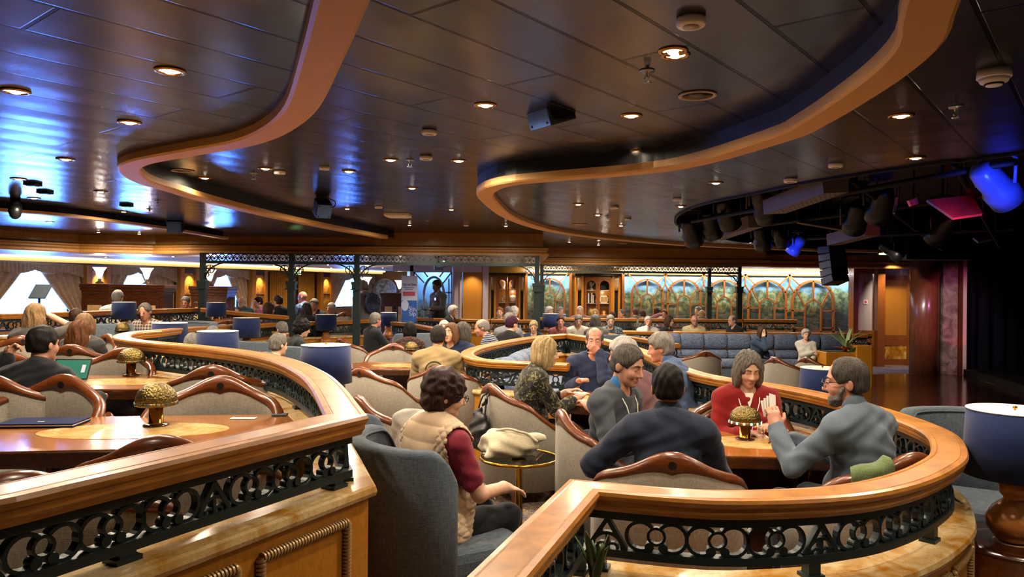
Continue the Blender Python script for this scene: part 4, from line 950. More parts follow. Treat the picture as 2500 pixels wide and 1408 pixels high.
def curtain_wall(pts, z0, z1, name, label, mat, fold=.12, amp=.05):
    P = Path2(pts); n = int(P.L / (fold / 6)); path = []
    for k in range(n + 1):
        s = P.L * k / n; q = P.w(s, amp * math.sin(2 * PI * s / fold), 0); path.append(q)
    b = MB(); vs = [(x, y, z) for x, y, _ in path for z in (z0, z1)]; m = len(path)
    b.add(vs, [(i * 2, i * 2 + 2, i * 2 + 3, i * 2 + 1) for i in range(m - 1)], True); return b.build(name, mat, fix=False)
a, c, e = px_x(2352, YC), 12.6, 13.9
o = curtain_wall([(a, YC + .1), (c, 18.3), (e, 14.5), (e, 9)], T1, 3.4, 'stage_curtain', '', 'curtain_black', .5, .08); tag(o, 'black stage curtain closing the right side of the room', 'curtain')
b = MB(); pts = [xy(G(x, y, T1)) for x, y in ((2352, 918), (2420, 935), (2520, 968), (2620, 1010))] + [(13.9, 12), (13.9, 17)]; b.prism(pts, T1, T1 + .16); struct(b.build('floor_stage', 'black'), 'low black stage')
b = MB(); wbox(b, 2190, 560, 2360, 634, 16.6, .8); struct(b.build('beam_stage', 'black', fix=False), 'black header beam over the stage')
p = W(2155, 618, 16.9); t = thing('exit_sign', 'small glowing green exit sign under the rig by the amber door', 'sign', p)
M['green_glow'] = emit('green_glow', (.45, 1.0, .3), 2.2)
b = MB(); b.box((0, 0, 0), (.2, .05, .08)); b.build('case', 'white', t); b = MB(); b.box((0, -.027, 0), (.18, .004, .065)); b.build('face', 'green_glow', t); b = MB(); b.cyl((0, 0, .03), (0, 0, ZM - p.z), .006, n=8); b.build('rod', 'steel', t)
p = W(722, 665, 15.2); t = thing('exit_sign', 'small glowing green exit sign behind the second trellis post', 'sign', p)
b = MB(); b.box((0, 0, 0), (.2, .05, .09)); b.build('case', 'white', t); b = MB(); b.box((0, -.027, 0), (.18, .004, .075)); b.build('face', 'green_glow', t); b = MB(); b.cyl((0, 0, .03), (0, 0, 2.275 - p.z), .006, n=8); b.build('rod', 'steel', t)
# window gallery ------------------------------------------------------------------
M['drape'] = fabric('striped_drape', '#a88868', '#c9ab86', 60, .4); M['drape_gold'] = fabric('gold_drape', '#9c6d24', '#c8943a', 60, .4)
def onwall(s, n, z): p = WLA + wd_ * s + wn * n; return (p[0], p[1], z)
def drape(c, side, hw, name_lab, mat='drape', full=False):
    def fn(u, v):
        z = 2.12 - v * 1.85
        if full: s = c + side * (u * hw)
        else:
            inner = .10 + (hw - .10) * min(1, v * 1.6) ** 1.1; s = c + side * (inner + u * (hw + .42 - inner))
        return onwall(s, .10 + .045 * math.sin(u * 2 * PI * (9 if full else 6)) * (.5 + .5 * v), z)
    b = MB(); b.grid(fn, 60, 10); o = b.build('curtain', mat, fix=False); tag(o, name_lab, 'curtain'); sm = o.modifiers.new('thick', 'SOLIDIFY'); sm.thickness = .01
    return o
wl = ['leftmost large', 'half hidden', 'small third', 'fourth narrow']
for k, (c, hw) in enumerate(wins):
    drape(c, -1, hw, f'striped drape on the left of the {wl[k]} sea window'); drape(c, 1, hw, f'striped drape on the right of the {wl[k]} sea window')
    def fv(u, v, c=c, hw=hw):
        s = c + (u - .5) * 2 * (hw + .45); sw = abs(((u * 2) % 1) - .5) * 2; zb_ = 1.95 - .16 * (1 - sw ** 2) if .08 < u < .92 else 1.72
        zb_ = 1.99 - .27 * abs(2 * u - 1) ** 2.4 - .07 * math.sin(PI * min(1, abs(2 * u - 1) * 2.2)) * (abs(2 * u - 1) < .45); z = 2.14 + (zb_ - 2.14) * v
        return onwall(s, .19 + .02 * math.sin(u * 2 * PI * 34) + .02 * v, z)
    b = MB(); b.grid(fv, 160, 6); o = b.build('valance', 'drape', fix=False); tag(o, f'pleated valance over the {wl[k]} sea window', 'valance'); o.modifiers.new('thick', 'SOLIDIFY').thickness = .01
for i, (pa, pb) in enumerate(((652, 700), (722, 762))):
    sa, sb = [float(np.dot(ray_on(p, WLA, WLB) - WLA, wd_)) for p in (pa, pb)]
    drape(sa, 1, sb - sa, f'gold floor-length drape {"left" if i == 0 else "right"} of the second trellis post', 'drape_gold', True)
for i, px in enumerate((218, 441, 614, 778)):
    s = float(np.dot(ray_on(px, WLA, WLB) - WLA, wd_)); O = onwall(s, .17, T2); w = .34; rz = math.atan2(wd_[1], wd_[0])
    t = thing('pilaster', f'stone pilaster with wooden edges between the sea windows, {ORD[i]} from the left', 'pilaster', O, rz)
    b = MB(); b.box((0, -.07, .9), (w, .14, 1.8)); b.build('stone_shaft', 'amber_stone', t)
    for e in (-1, 1): b = MB(); b.box((e * (w / 2 + .07), -.09, .95), (.13, .2, 1.9)); b.build('wood_edge', 'amber', t, bevel=.02)
    b = MB(); b.box((0, -.08, 1.83), (w, .18, .14)); b.build('dark_capital', 'dark', t); b = MB(); b.box((0, -.08, 1.18), (w, .17, .03)); b.build('dark_band', 'dark', t)
    q = onwall(s, .45, 2.0); lamp('SPOT', 'pilaster_lamp', q, 14, (1, .68, .25), .03, onwall(s, .0, 1.1), 1.3, .8)
M['vase_glow'] = emit('frosted_glow', (1.0, 0.72, 0.5), 1.3)
def uplight(px, py0, py1, Y, label):
    p = W(px, py1, Y); h = (py1 - py0) * Y / FPX; t = thing('uplight_vase', label, 'lamp', p)
    b = MB(); b.lathe([(.08 * h / .3, 0), (.075 * h / .3, .02), (.03, .05 * h / .3), (.028, .3 * h)], n=20); b.build('base', 'dark', t)
    b = MB(); b.lathe([(.03, .3 * h), (.05 * h / .3, .5 * h), (.07 * h / .3, .75 * h), (.12 * h / .3, h), (.11 * h / .3, h)], n=24); b.build('glass_shade', 'vase_glow', t)
    lamp('POINT', 'uplight_bulb', (p.x, p.y, p.z + h * 1.02), 8, WARM, .05)
def sideboard(px0, px1, py, Y, label, doors):
    a, c = W(px0, py, Y), W(px1, py, Y); w = c.x - a.x; H = a.z - T2; O = ((a.x + c.x) / 2, Y + .25, T2); t = thing('sideboard', label, 'cabinet', O)
    b = MB(); b.box((0, 0, H * .45), (w * .92, .45, H * .9)); b.build('body', 'dark', t)
    b = MB(); b.box((0, 0, H * .975), (w * 1.02, .56, H * .05)); b.box((0, 0, H * .93), (w * .99, .52, H * .05)); b.box((0, 0, H * .89), (w * .95, .48, H * .04)); b.build('cornice', 'dark', t, bevel=.01)
    for k in range(doors):
        x = (-.5 + (k + .5) / doors) * w * .88; dw = w * .88 / doors * .8; b = MB(); b.box((x, -.235, H * .42), (dw, .03, H * .72)); o = b.build('door', 'dark', t, bevel=.008); b = MB(); b.box((x, -.254, H * .42), (dw * .68, .012, H * .58)); b.build('burl_inlay', 'burl', o)
sideboard(195, 268, 692, 14.6, 'dark sideboard with one burl door under the left uplight vase', 1)
sideboard(268, 402, 694, 14.9, 'dark sideboard with burl doors below the half hidden sea window', 2)
sideboard(462, 556, 698, 14.6, 'dark sideboard with burl doors under the third uplight vase', 2)
sideboard(928, 1002, 714, 20, 'dark counter before the arched mirror on the gallery end wall', 2)
uplight(243, 652, 692, 14.8, 'glowing frosted uplight vase on the leftmost sideboard'); uplight(358, 654, 693, 15.1, 'glowing frosted uplight vase right of the half hidden sea window')
uplight(512, 658, 698, 14.8, 'glowing frosted uplight vase behind the first trellis post'); uplight(975, 684, 714, 20.2, 'glowing frosted uplight vase left of the banner'); uplight(893, 676, 714, 21.5, 'glowing frosted uplight vase beside the third trellis post')
p = W(940, 742, 27.3); t = thing('arched_mirror', 'arched mirror with a patterned glass on the gallery end wall', 'mirror', (p.x, 27.3, p.z))
M['mirror_glass'] = marble('patterned_glass', '#5d6a66', '#a9b8b4', '#d5dedd', 6, .1)
P = [(-.42, 0), (-.42, .5)] + arc(0, .5, .42, 180, 0, 12)[1:] + [(.42, 0)]; b = MB(); n = len(P)
b.add([(x, 0, z) for x, z in P] + [(x, .05, z) for x, z in P], [tuple(range(n)), tuple(range(n, 2 * n))[::-1]]); b.build('glass', 'mirror_glass', t)
b = MB(); b.tube([(x, -.01, z) for x, z in P], .04, 8, closed=True); b.build('frame', 'cream', t)
# stand in front of the leftmost window
c = W(96, 742, 11.6); t = thing('sign_stand', 'dark tilted sign board on a stem before the leftmost sea window', 'sign', (c.x, c.y, T2))
b = MB(); b.cyl((0, 0, .03), (0, 0, c.z - T2 + .18), .018, n=10); b.build('stem', 'black', t); b = MB(); b.lathe([(.18, 0), (.18, .02), (.03, .04)], n=20); b.build('base', 'black', t)
b = MB(); z_ = c.z - T2 + .2; b.add([(-.14, -.06, z_ - .10), (.12, -.06, z_ - .10), (.16, .06, z_ + .11), (-.10, .06, z_ + .11), (-.14, -.04, z_ - .115), (.12, -.04, z_ - .115), (.16, .08, z_ + .095), (-.10, .08, z_ + .095)], [(0, 1, 2, 3), (7, 6, 5, 4), (0, 4, 5, 1), (1, 5, 6, 2), (2, 6, 7, 3), (3, 7, 4, 0)]); b.build('board', 'slate', t)
# planter -----------------------------------------------------------------------------
YP = 14.6
A0, A1, A2 = px_x(2018, YP), px_x(2090, YP), px_x(2128, YP)
t = thing('planter', 'stepped amber wooden planter box with leafy plants at the sofa end', 'planter', (A1, YP, T1))
zl, zh = W(2050, 860, YP).z - T1, W(2110, 843, YP).z - T1
b = MB(); b.box(((A0 - A1) / 2, .25, zl / 2), (A1 - A0, .5, zl)); b.build('low_box', 'amber', t, bevel=.01); b = MB(); b.box(((A2 - A1) / 2, .25, zh / 2), (A2 - A1, .6, zh)); b.build('tall_box', 'amber', t, bevel=.01)
b = MB(); b.box(((A0 - A1) / 2, .25, zl + .005), (A1 - A0 - .1, .4, .01)); b.build('soil', 'black', t)
M['leaf'] = plain('leaf_green', '#4d6b2c', 0.4); M['leaf_dark'] = plain('leaf_dark', '#34491c', 0.4); M['leaf_pale'] = plain('leaf_pale', '#7f9a6a', 0.45); M['leaf_red'] = plain('leaf_red', '#7c3a22', 0.5)
def blades(n, L, w, spread, seed, lean=0.6):
    r = random.Random(seed); b = MB()
    for k in range(n):
        a = 2 * PI * k / n + r.uniform(-.3, .3); l = L * r.uniform(.7, 1.1); sp = spread * r.uniform(.5, 1.1); cs, sn = math.cos(a), math.sin(a); vs = []
        for i in range(7):
            q = i / 6; rad = sp * q ** 1.4 * l; z = l * (q - lean * sp * q * q); ww = w * math.sin(PI * (.12 + .88 * q)) ** .8 * (1 - q * .3) + .001
            for e in (-1, 0, 1): vs.append((cs * rad - sn * e * ww / 2, sn * rad + cs * e * ww / 2, z + (abs(e) - .5) * ww * .25))
        b.add(vs, [(i * 3 + j, i * 3 + 3 + j, i * 3 + 4 + j, i * 3 + 1 + j) for i in range(6) for j in range(2)], True)
    return b
def plant(name, label, loc, n, L, w, sp, mat, seed, pot=None):
    b = blades(n, L, w, sp, seed); o = b.build(name, mat, fix=False, loc=loc); o.modifiers.new('thick', 'SOLIDIFY').thickness = .002; return tag(o, label, 'plant')
plant('spiky_plant', 'pale spiky leafed plant in the stepped planter', (px_x(2078, YP), YP + .2, T1 + zl), 11, .65, .07, .7, 'leaf_pale', 3)
plant('leafy_plant', 'low red leafed plant at the foot of the spiky one', (px_x(2066, YP) , YP + .08, T1 + zl), 14, .22, .08, .9, 'leaf_red', 4)
plant('leafy_plant', 'low green leafed plant at the corner of the stepped planter', (px_x(2082, YP), YP + .05, T1 + zl), 12, .18, .08, 1.0, 'leaf', 5)
rail([[(A1 + .05, YP + .3, W(2100, 817, YP).z), (A2 + .05, YP + .3, W(2100, 817, YP).z)]], 'short rail piece on top of the tall planter box', 0, None, zt=.9, foot_gap=1)
plant('strap_leaf_plant', 'green strap leafed plant at the bottom edge behind the booth rail', (*xy(W(1452, 1440, 2.18)), W(1452, 1440, 2.18).z), 9, .22, .034, .34, 'leaf_dark', 9)
# ================================================================== furniture prototypes
def hraw(t):
    """height of the wooden crest round the chair back; t = -1..1 from arm tip to arm tip"""
    a = abs(t); K = [(0, .985), (.10, .962), (.22, .905), (.34, .872), (.46, .85), (.58, .805), (.70, .71), (.84, .64), (1.0, .62)]
    for (x0, y0), (x1, y1) in zip(K, K[1:]):
        if a <= x1: q = (a - x0) / (x1 - x0); q = q * q * (3 - 2 * q) * .5 + q * .5; return (y0 + (y1 - y0) * q) * .935
    return K[-1][1] * .935
def hprof(t):
    return sum(hraw(abs(t) + d) for d in (-.06, -.045, -.03, -.015, 0, .015, .03, .045, .06)) / 9
def plan(t, rx=.355, ry=.28):
    """plan of the barrel back: local +y is where the sitter faces"""
    a = t * 1.0; ang = a * math.radians(128)
    if abs(ang) <= PI / 2: return (rx * math.sin(ang), -ry * math.cos(ang) ** .8 if abs(ang) < PI / 2 - 1e-6 else 0.0)
    return (math.copysign(rx - .01 * (abs(ang) - PI / 2), t), (abs(ang) - PI / 2) / math.radians(38) * .20)
def shell(b, n, fz0, fz1, th, t0=-1.0, t1=1.0, rx=.355, ry=.28):
    """upholstered wall that follows the plan, th thick, rounded at the top"""
    pts = [plan(t0 + (t1 - t0) * i / n, rx, ry) for i in range(n + 1)]; fp = frame_path(pts); vs = []
    for i, (x, y, _, nx, ny) in enumerate(fp):
        t = t0 + (t1 - t0) * i / n; z0, z1 = fz0(t), fz1(t)
        for o, z in ((-.5, z0), (-.5, z1 - .02), (-.32, z1), (.32, z1), (.5, z1 - .02), (.5, z0)): vs.append((x + nx * o * th, y + ny * o * th, z))
    m = 6; b.add(vs, [(i * m + k, i * m + (k + 1) % m, (i + 1) * m + (k + 1) % m, (i + 1) * m + k) for i in range(n) for k in range(m)], True)
    b.add(vs, [tuple(range(m))[::-1], tuple(range(n * m, n * m + m))])
def crest_chair():
    t = thing('crest_chair', 'beige upholstered chair with a carved wooden crest rail', 'chair')
    b = MB(); shell(b, 48, lambda q: .12 if abs(q) < .97 else .14, lambda q: hprof(q) - .015, .055); b.build('backrest', 'beige', t, fix=True)
    b = MB(); pts = []; fp = frame_path([plan(-1 + 2 * i / 64) for i in range(65)]); vs = []
    for i, (x, y, _, nx, ny) in enumerate(fp):
        q = -1 + 2 * i / 64; h = hprof(q); d = .030 + .060 * max(0, 1 - abs(q) / .24) ** 1.3
        for o, z in ((-.6, -d), (-.6, -.012), (-.35, .008), (.0, .014), (.35, .008), (.6, -.012), (.6, -d), (0, -d - .004)): vs.append((x + nx * o * .05, y + ny * o * .05, h + z))
    m = 8; b.add(vs, [(i * m + k, i * m + (k + 1) % m, (i + 1) * m + (k + 1) % m, (i + 1) * m + k) for i in range(64) for k in range(m)], True); b.add(vs, [tuple(range(m))[::-1], tuple(range(64 * m, 65 * m))])
    for e in (-1, 1):                                               # rounded arm fronts run down to the seat
        x, y = plan(e); b.tube([(x, y, .625), (x, y + .03, .60), (x, y + .035, .5), (x, y + .02, .34)], [.028, .03, .027, .022], 8)
    c = b.build('crest_rail', 'crest', t)
    b = MB(); b.cyl((0, -.28 - .0315, .868), (0, -.28 + .0315, .868), .02, n=18); b.build('finger_hole', 'black', c)
    b = MB()
    def cush(u, v):
        a = 2 * PI * u; r = 1 - .0; ex = math.copysign(abs(math.cos(a)) ** .6, math.cos(a)) * .28; ey = math.copysign(abs(math.sin(a)) ** .6, math.sin(a)) * .25; k = min(1, (1 - v) * 6) ** .5 if v > .5 else min(1, v * 6 + .0) ** .5
        return (ex * (k if v < .5 else 1 - max(0, (v - .5) * 2) ** 3 * 1.0), ey * (k if v < .5 else 1 - max(0, (v - .5) * 2) ** 3 * 1.0) + .02, .34 + .12 * min(1, v * 2) + .015 * max(0, v - .5))
    b.grid(cush, 28, 12, True, True); b.build('seat', 'beige', t)
    for x, y in ((-.21, -.17), (.21, -.17), (-.24, .19), (.24, .19)): l = MB(); l.box((x, y, .07), (.045, .045, .14), 0, 1.25); l.build('leg', 'crest', t)
    return Proto(t)
CH = crest_chair()
def tub_chair(mat, name, hb=.93):
    t = thing(name, 'slate blue upholstered tub chair', 'chair')
    TQ = .66
    def top(q): a = abs(q); return hb - .02 * a - .12 * max(0, (a - TQ * .78) / (TQ * .22)) ** 3
    b = MB(); shell(b, 48, lambda q: .07, top, .10, -TQ, TQ, rx=.37, ry=.36); o = b.build('backrest', mat, t)
    b = MB(); fp = frame_path([plan(TQ * (-1 + 2 * i / 48), .37, .36) for i in range(49)]); b.tube([(x + nx * .052, y + ny * .052, top(TQ * (-1 + i / 24)) - .022) for i, (x, y, _, nx, ny) in enumerate(fp)], .006, 6); b.build('piping', mat, o)
    b = MB(); b.box((0, .07, .36), (.62, .64, .17)); b.build('seat', mat, t, bevel=.05)
    b = MB(); b.box((0, .05, .17), (.60, .56, .24)); b.build('base', mat, t, bevel=.02)
    for x, y in ((-.26, -.2), (.26, -.2), (-.26, .27), (.26, .27)): l = MB(); l.cyl((x, y, 0), (x, y, .08), .022, .028, 10); l.build('leg', 'dark', t)
    return Proto(t)
TUB = tub_chair('slate', 'tub_chair')
def shade_lamp():
    t = thing('table_lamp', 'navy shaded table lamp on a double gourd copper base', 'lamp')
    b = MB(); b.lathe([(.21, .30), (.195, .60)], n=36); b.lathe([(.206, .30), (.191, .60)], n=36); b.build('shade', 'navy', t)
    b = MB(); b.lathe([(.192, .592), (.0, .592)], n=32); b.lathe([(.205, .305), (0, .305)], n=32); b.build('diffuser', 'diffuser', t)
    b = MB(); b.lathe([(.191, .597), (.197, .602), (.197, .604), (.189, .602)], n=36); b.build('rim', 'paper', t)
    b = MB()
    for k in range(3): a = 2 * PI * k / 3; b.cyl((0, 0, .598), (.19 * math.cos(a), .19 * math.sin(a), .598), .0018, n=5)
    b.build('spider', 'steel', t)
    b = MB(); b.lathe([(0, .592), (.006, .596), (.004, .606), (.011, .612), (.008, .62), (0, .623)], n=12); b.build('finial', 'brass', t)
    b = MB(); b.lathe([(.055, 0), (.075, .01), (.11, .06), (.115, .10), (.09, .15), (.045, .19), (.042, .2), (.06, .22), (.064, .25), (.05, .285), (.02, .30), (.012, .31), (.012, .4), (0, .4)], n=28); b.build('gourd_base', 'copper', t)
    b = MB(); b.lathe([(.06, -.002), (.062, .006), (0, .007)], n=24); b.build('foot', 'black', t)
    return Proto(t)
M['diffuser'] = emit('lamp_diffuser', (0.95, 0.95, 1.0), 0.55)
LAMP = shade_lamp()
def side_table():
    t = thing('side_table', 'round wooden side table under a lamp', 'table')
    b = MB(); b.lathe([(.0, .585), (.27, .585), (.28, .592), (.28, .60), (.17, .602)], n=36); b.build('table_top', 'dark', t)
    b = MB(); b.lathe([(.17, .6015), (.0, .6025)], n=32); b.build('inlay', 'inlay', t)
    b = MB(); b.lathe([(.24, 0), (.25, .02), (.22, .04), (.22, .55), (.25, .585), (0, .585)], n=32); b.build('drum', 'table', t)
    return Proto(t)
STAB = side_table()
def mushroom():
    t = thing('mushroom_lamp', 'hammered brass mushroom table lamp with jewels', 'lamp')
    b = MB(); b.lathe([(.094, .118), (.098, .125), (.094, .15), (.08, .178), (.055, .2), (.025, .211), (0, .214)], n=36); b.build('dome', 'hammered', t)
    b = MB(); b.lathe([(.088, .10), (.097, .103), (.101, .112), (.098, .121), (.09, .122)], n=36); b.build('jewel_band', 'hammered', t)
    for k in range(14):
        a = 2 * PI * k / 14; b = MB(); b.ellip((0, 0, 0), (.0045, .009, .009), 10, 6); o = b.build('jewel', ['jewel_blue', 'jewel_red', 'jewel_blue', 'jewel_clear'][k % 4], t); o.location = (.1 * math.cos(a), .1 * math.sin(a), .112); o.rotation_euler = (0, 0, a)
    b = MB(); b.lathe([(.042, .012), (.034, .016), (.034, .105), (0, .106)], n=28); b.build('stem', 'brass', t)
    b = MB(); b.lathe([(.06, 0), (.06, .006), (.044, .012), (0, .012)], n=28); b.build('base', 'dark', t)
    return Proto(t)
M['jewel_blue'] = plain('jewel_blue', '#3c4a50', .15); M['jewel_red'] = plain('jewel_red', '#4a3a36', .15); M['jewel_clear'] = plain('jewel_clear', '#5b584e', .15)
M['jewel_blue_lit'] = emit('jewel_blue_lit', (.25, .75, .8), .9); M['jewel_red_lit'] = emit('jewel_red_lit', (.9, .35, .3), .7); M['jewel_clear_lit'] = emit('jewel_clear_lit', (.9, .7, .5), .7)
MUSH = mushroom()
def glass_table():
    t = thing('glass_table', 'small round glass table with a brass rim', 'table')
    b = MB(); b.lathe([(0, .535), (.255, .535), (.255, .547), (0, .547)], n=40, smooth=False); b.build('glass_top', 'crystal_dark', t)
    b = MB(); b.tube([(.26 * math.cos(a), .26 * math.sin(a), .541) for a in np.linspace(0, 2 * PI, 41)[:-1]], .012, 8, closed=True); b.build('brass_rim', 'brass', t)
    b = MB(); b.lathe([(.18, 0), (.18, .012), (.06, .03), (.026, .05), (.024, .5), (.05, .52), (.05, .534), (0, .534)], n=28); b.build('pedestal', 'brass', t)
    return Proto(t)
M['crystal_dark'] = glass('smoked_glass', (.55, .58, .55, 1), .03)
GT = glass_table()
def card_table(label, pos, rz, lx, ly, base, ch=.16):
    """rectangular table with clipped corners, stone inlay and boxed pedestal; pos is the middle of the top in plan"""
    t = thing('card_table', label, 'table', (pos[0], pos[1], base), rz); x, y = lx / 2, ly / 2
    poly = [(-x + ch, -y), (x - ch, -y), (x, -y + ch), (x, y - ch), (x - ch, y), (-x + ch, y), (-x, y - ch), (-x, -y + ch)]
    b = MB(); b.prism([(a * .985, c * .985) for a, c in poly], .725, .73); b.build('table_top', 'table', t)
    b = MB(); b.prism(poly, .655, .7245); b.build('edge', 'dark', t, bevel=.006)
    n = 36; b = MB(); b.prism([(lx * .28 * math.cos(2 * PI * k / n), ly * .24 * math.sin(2 * PI * k / n)) for k in range(n)], .7295, .7315); b.build('stone_inlay', 'inlay', t)
    b = MB(); b.box((0, 0, .34), (lx * .35, ly * .35, .63)); b.box((0, 0, .02), (lx * .5, ly * .5, .04)); b.build('pedestal', 'dark', t)
    return t
# ------------------------------------------------------------------ placing
def face(p, q): return math.atan2(-(q[0] - p[0]), q[1] - p[1])          # rotation that turns local +y from p towards q
def chair(px, py, Y, deg, label, tier=None, sc=1.0, group='beige chairs with carved wooden crests'):
    """px: image column of the crest; deg: 0 = sitter looks away from the camera, 180 = towards it, +90 = to the left"""
    p = W(px, py, Y); z = tier if tier is not None else 0.0; r = math.radians(deg)
    c = Vector((p.x, p.y, z)) + Matrix.Rotation(r, 3, 'Z') @ Vector((0, .27, 0)) * sc
    return CH.put(label, c, r, group, sc)
def tub(px, Y, deg, label, tier=0.0, sc=1.0, group='slate tub chairs'):
    p = W(px, 800, Y); return TUB.put(label, (p.x, p.y, tier), math.radians(deg), group, sc)
near_t = card_table('glossy wooden table with stone inlay and blue folder on the near left', (W(330, 1035, 3.55).x, 3.55), math.radians(8), 1.55, .85, T2)
second_t = card_table('glossy wooden table with a mushroom lamp behind the near left table', (W(300, 915, 5.35).x, 5.35), math.radians(6), 1.5, .8, T2)
right_t = card_table('wooden card table between the four card players on the right', (W(1850, 1075, 4.6).x, 4.62), math.radians(-4), 1.05, .82, 0)
mid_t = card_table('dark edged table of the group with the blonde woman', (W(1455, 950, 6.35).x, 6.4), math.radians(-20), 1.0, .85, 0)
tee_t = card_table('wooden table in front of the man in the printed tan T-shirt', (W(985, 880, 9.0).x, 9.0), math.radians(4), 1.35, .8, 0)
left_t = card_table('wooden table at the left edge beyond the laptop', (W(10, 905, 5.1).x - .25, 5.0), 0, .9, .7, T2)
plaid_t = card_table('wooden table in front of the man in the plaid shirt', (W(300, 826, 8.2).x, 8.2), 0.1, 1.2, .75, T2)
far_t = card_table('amber lit table beside the pale lamp in the middle distance', (W(950, 822, 12.2).x, 12.4), 0, 1.0, .7, 0)
MT = .7315
def on_table(t, px, py, dz=0): p = G(px, py, t.location.z + MT + dz); return p
def put_mush(px, py, t, label): p = on_table(t, px, py); return MUSH.put(label, (p.x, p.y, t.location.z + MT), .3, 'mushroom table lamps')
put_mush(381, 1038, near_t, 'hammered brass mushroom lamp on the near left table')
put_mush(320, 916, second_t, 'hammered brass mushroom lamp on the second left table')
lit = put_mush(1819, 1072, right_t, 'hammered brass mushroom lamp with lit jewels on the card table')
for o in COL.objects:
    if o.parent == lit and o.name.startswith('jewel') and 'band' not in o.name: m_ = o.data.materials[0].name; o.data = o.data.copy(); o.data.materials[0] = M[m_.split('.')[0] + '_lit']
put_mush(297, 826, plaid_t, 'hammered brass mushroom lamp in front of the plaid shirt man')
put_mush(1003, 872, tee_t, 'hammered brass mushroom lamp left of the man in the tan T-shirt')
# chairs with crests
chair(155, 940, 4.15, 172, 'crest chair facing the camera behind the near left table, above the blue folder', T2)
chair(540, 930, 4.15, 188, 'crest chair facing the camera right of the near mushroom lamp', T2)
chair(520, 910, 4.72, 5, 'crest chair back to back with the one right of the near mushroom lamp', T2)
chair(395, 1068, 2.5, 6, 'crest chair with its back against the near left rail, right one', T2)
chair(60, 1085, 2.0, 14, 'crest chair with its back against the near left rail, left one', T2)
chair(300, 858, 5.95, 176, 'crest chair facing the camera behind the second left mushroom lamp', T2)
chair(175, 858, 6.25, 8, 'crest chair behind the auburn-haired woman', T2)
chair(14, 852, 5.6, 70, 'crest chair cut by the left edge of the frame', T2)
chair(55, 802, 7.3, 40, 'crest chair of the long-haired blonde woman on the left', T2)
chair(262, 822, 7.6, 150, 'crest chair at the side of the plaid shirt man', T2)
chair(880, 945, 5.15, -58, 'empty crest chair with a low sweeping arm behind the big slate tub chair', 0)
chair(885, 872, 7.0, -35, 'empty crest chair right of the tilted navy lamp shade', 0)
chair(1075, 879, 7.2, -6, 'crest chair directly behind the seated woman in the quilted vest', 0)
chair(1790, 943, 5.65, 65, 'crest chair between the two right-hand tables with its back to the red jacket', 0)
chair(1722, 850, 12.2, 10, 'crest chair with its back to the camera before the tufted sofa', T1)
chair(1895, 846, 11.2, -62, 'crest chair seen from the side right of the red jacket woman', T1)
chair(1972, 846, 11.3, -64, 'rightmost crest chair, seen from the side before the planter', T1)
chair(640, 832, 8.6, -50, 'crest chair behind the woman in the hooded grey jacket', 0)
chair(835, 818, 11.0, -45, 'crest chair in front of the man in the black polo shirt', 0)
chair(960, 842, 10.0, 186, 'crest chair across the table from the man in the tan T-shirt', 0)
chair(555, 777, 11.6, 30, 'small distant crest chair between two navy lamps on the left', T2)
chair(1555, 799, 17.3, 180, 'small distant crest chair under the lamp by the man with his hand at his mouth', T1)
chair(842, 762, 15.0, 180, 'distant crest chair before the fourth narrow window', T2)
# tub chairs
tub(840, 4.75, -30, 'slate tub chair close behind the near rail corner', 0)
tub(2375, 4.5, 150, 'slate tub chair behind the big lamp on the right edge', 0)
tub(740, 9.6, -15, 'slate tub chair of the dark curly-haired woman', 0)
tub(636, 10.4, -30, 'slate tub chair left of the bald man', 0)
tub(592, 8.5, -40, 'slate tub chair right of the front navy lamp inside the rounded tip', 0)
tub(450, 10.2, 180, 'pale slate tub chair right of the plaid shirt man', T2)
tub(242, 9.8, 30, 'dark slate tub chair left of the plaid shirt man', T2)
tub(1410, 16.2, 0, 'slate tub chair of the man in the cream shirt', T1)
tub(1515, 16.3, 10, 'slate tub chair right of the man lit purple', T1)
tub(1468, 12.6, 20, 'pale slate tub chair under the large middle lamp', 0)
tub(1010, 12.5, 30, 'slate tub chair of the man in the black polo', 0)
# navy lamps: px, top row, width in px, tier
lamps = [(303, 738, 65, T2, 'by the far left rail beside the plaid shirt man'), (528, 739, 58, T2, 'below the first trellis post'), (415, 789, 82, 0, 'inside the rounded tip of the rail'), (532, 809, 98, 0, 'in front, with a bright open top, behind the near rail'), (602, 776, 63, 0, 'above the hooded woman, left of the second trellis post'), (796, 843, 121, 0, 'tallest in view, right of the near rail corner'), (796, 768, 51, 0, 'to the right of the dark curly-haired woman'), (948, 763, 42, 0, 'pale lit one beside the man in the black polo'), (1283, 749, 29, 0, 'small one right of the white curly-haired woman'), (1345, 766, 41, 0, 'pale one in the middle of the room, larger'), (1364, 767, 36, T1, 'behind the pale one in the middle of the room'), (1556, 768, 34, T1, 'left of the man with his hand at his mouth'), (1765, 772, 32, T1, 'left of the man in the black leather jacket'), (1808, 769, 30, 0, 'behind the man in the black leather jacket'), (1533, 748, 26, 0, 'left of the two lamps against the painted garden'), (1574, 749, 27, 0, 'right of the two lamps against the painted garden'), (1240, 744, 26, 0, 'dark one before the lit cabinet'), (2008, 899, 104, T1, 'behind the grey shirt man at the dance floor'), (2478, 1003, 212, 0, 'largest, cut by the right edge')]
for px, py, w, tier, lab in lamps:
    Y = .40 * FPX / w; q_ = {303: .84, 528: .78}.get(px, 1.0); p = W(px, py, Y); z = p.z - .60 * q_
    tz = max(.30, z - tier) / .602
    STAB.put(f'round wooden side table under the navy lamp {lab}'[:110] if False else 'side table of the navy lamp ' + lab.split(', with')[0], (p.x, p.y, tier), 0, 'lamp side tables', (1, 1, tz))
    LAMP.put('navy lamp ' + lab, (p.x, p.y, tier + tz * .6025 + .002), random.uniform(0, 2), 'navy shaded table lamps', q_)
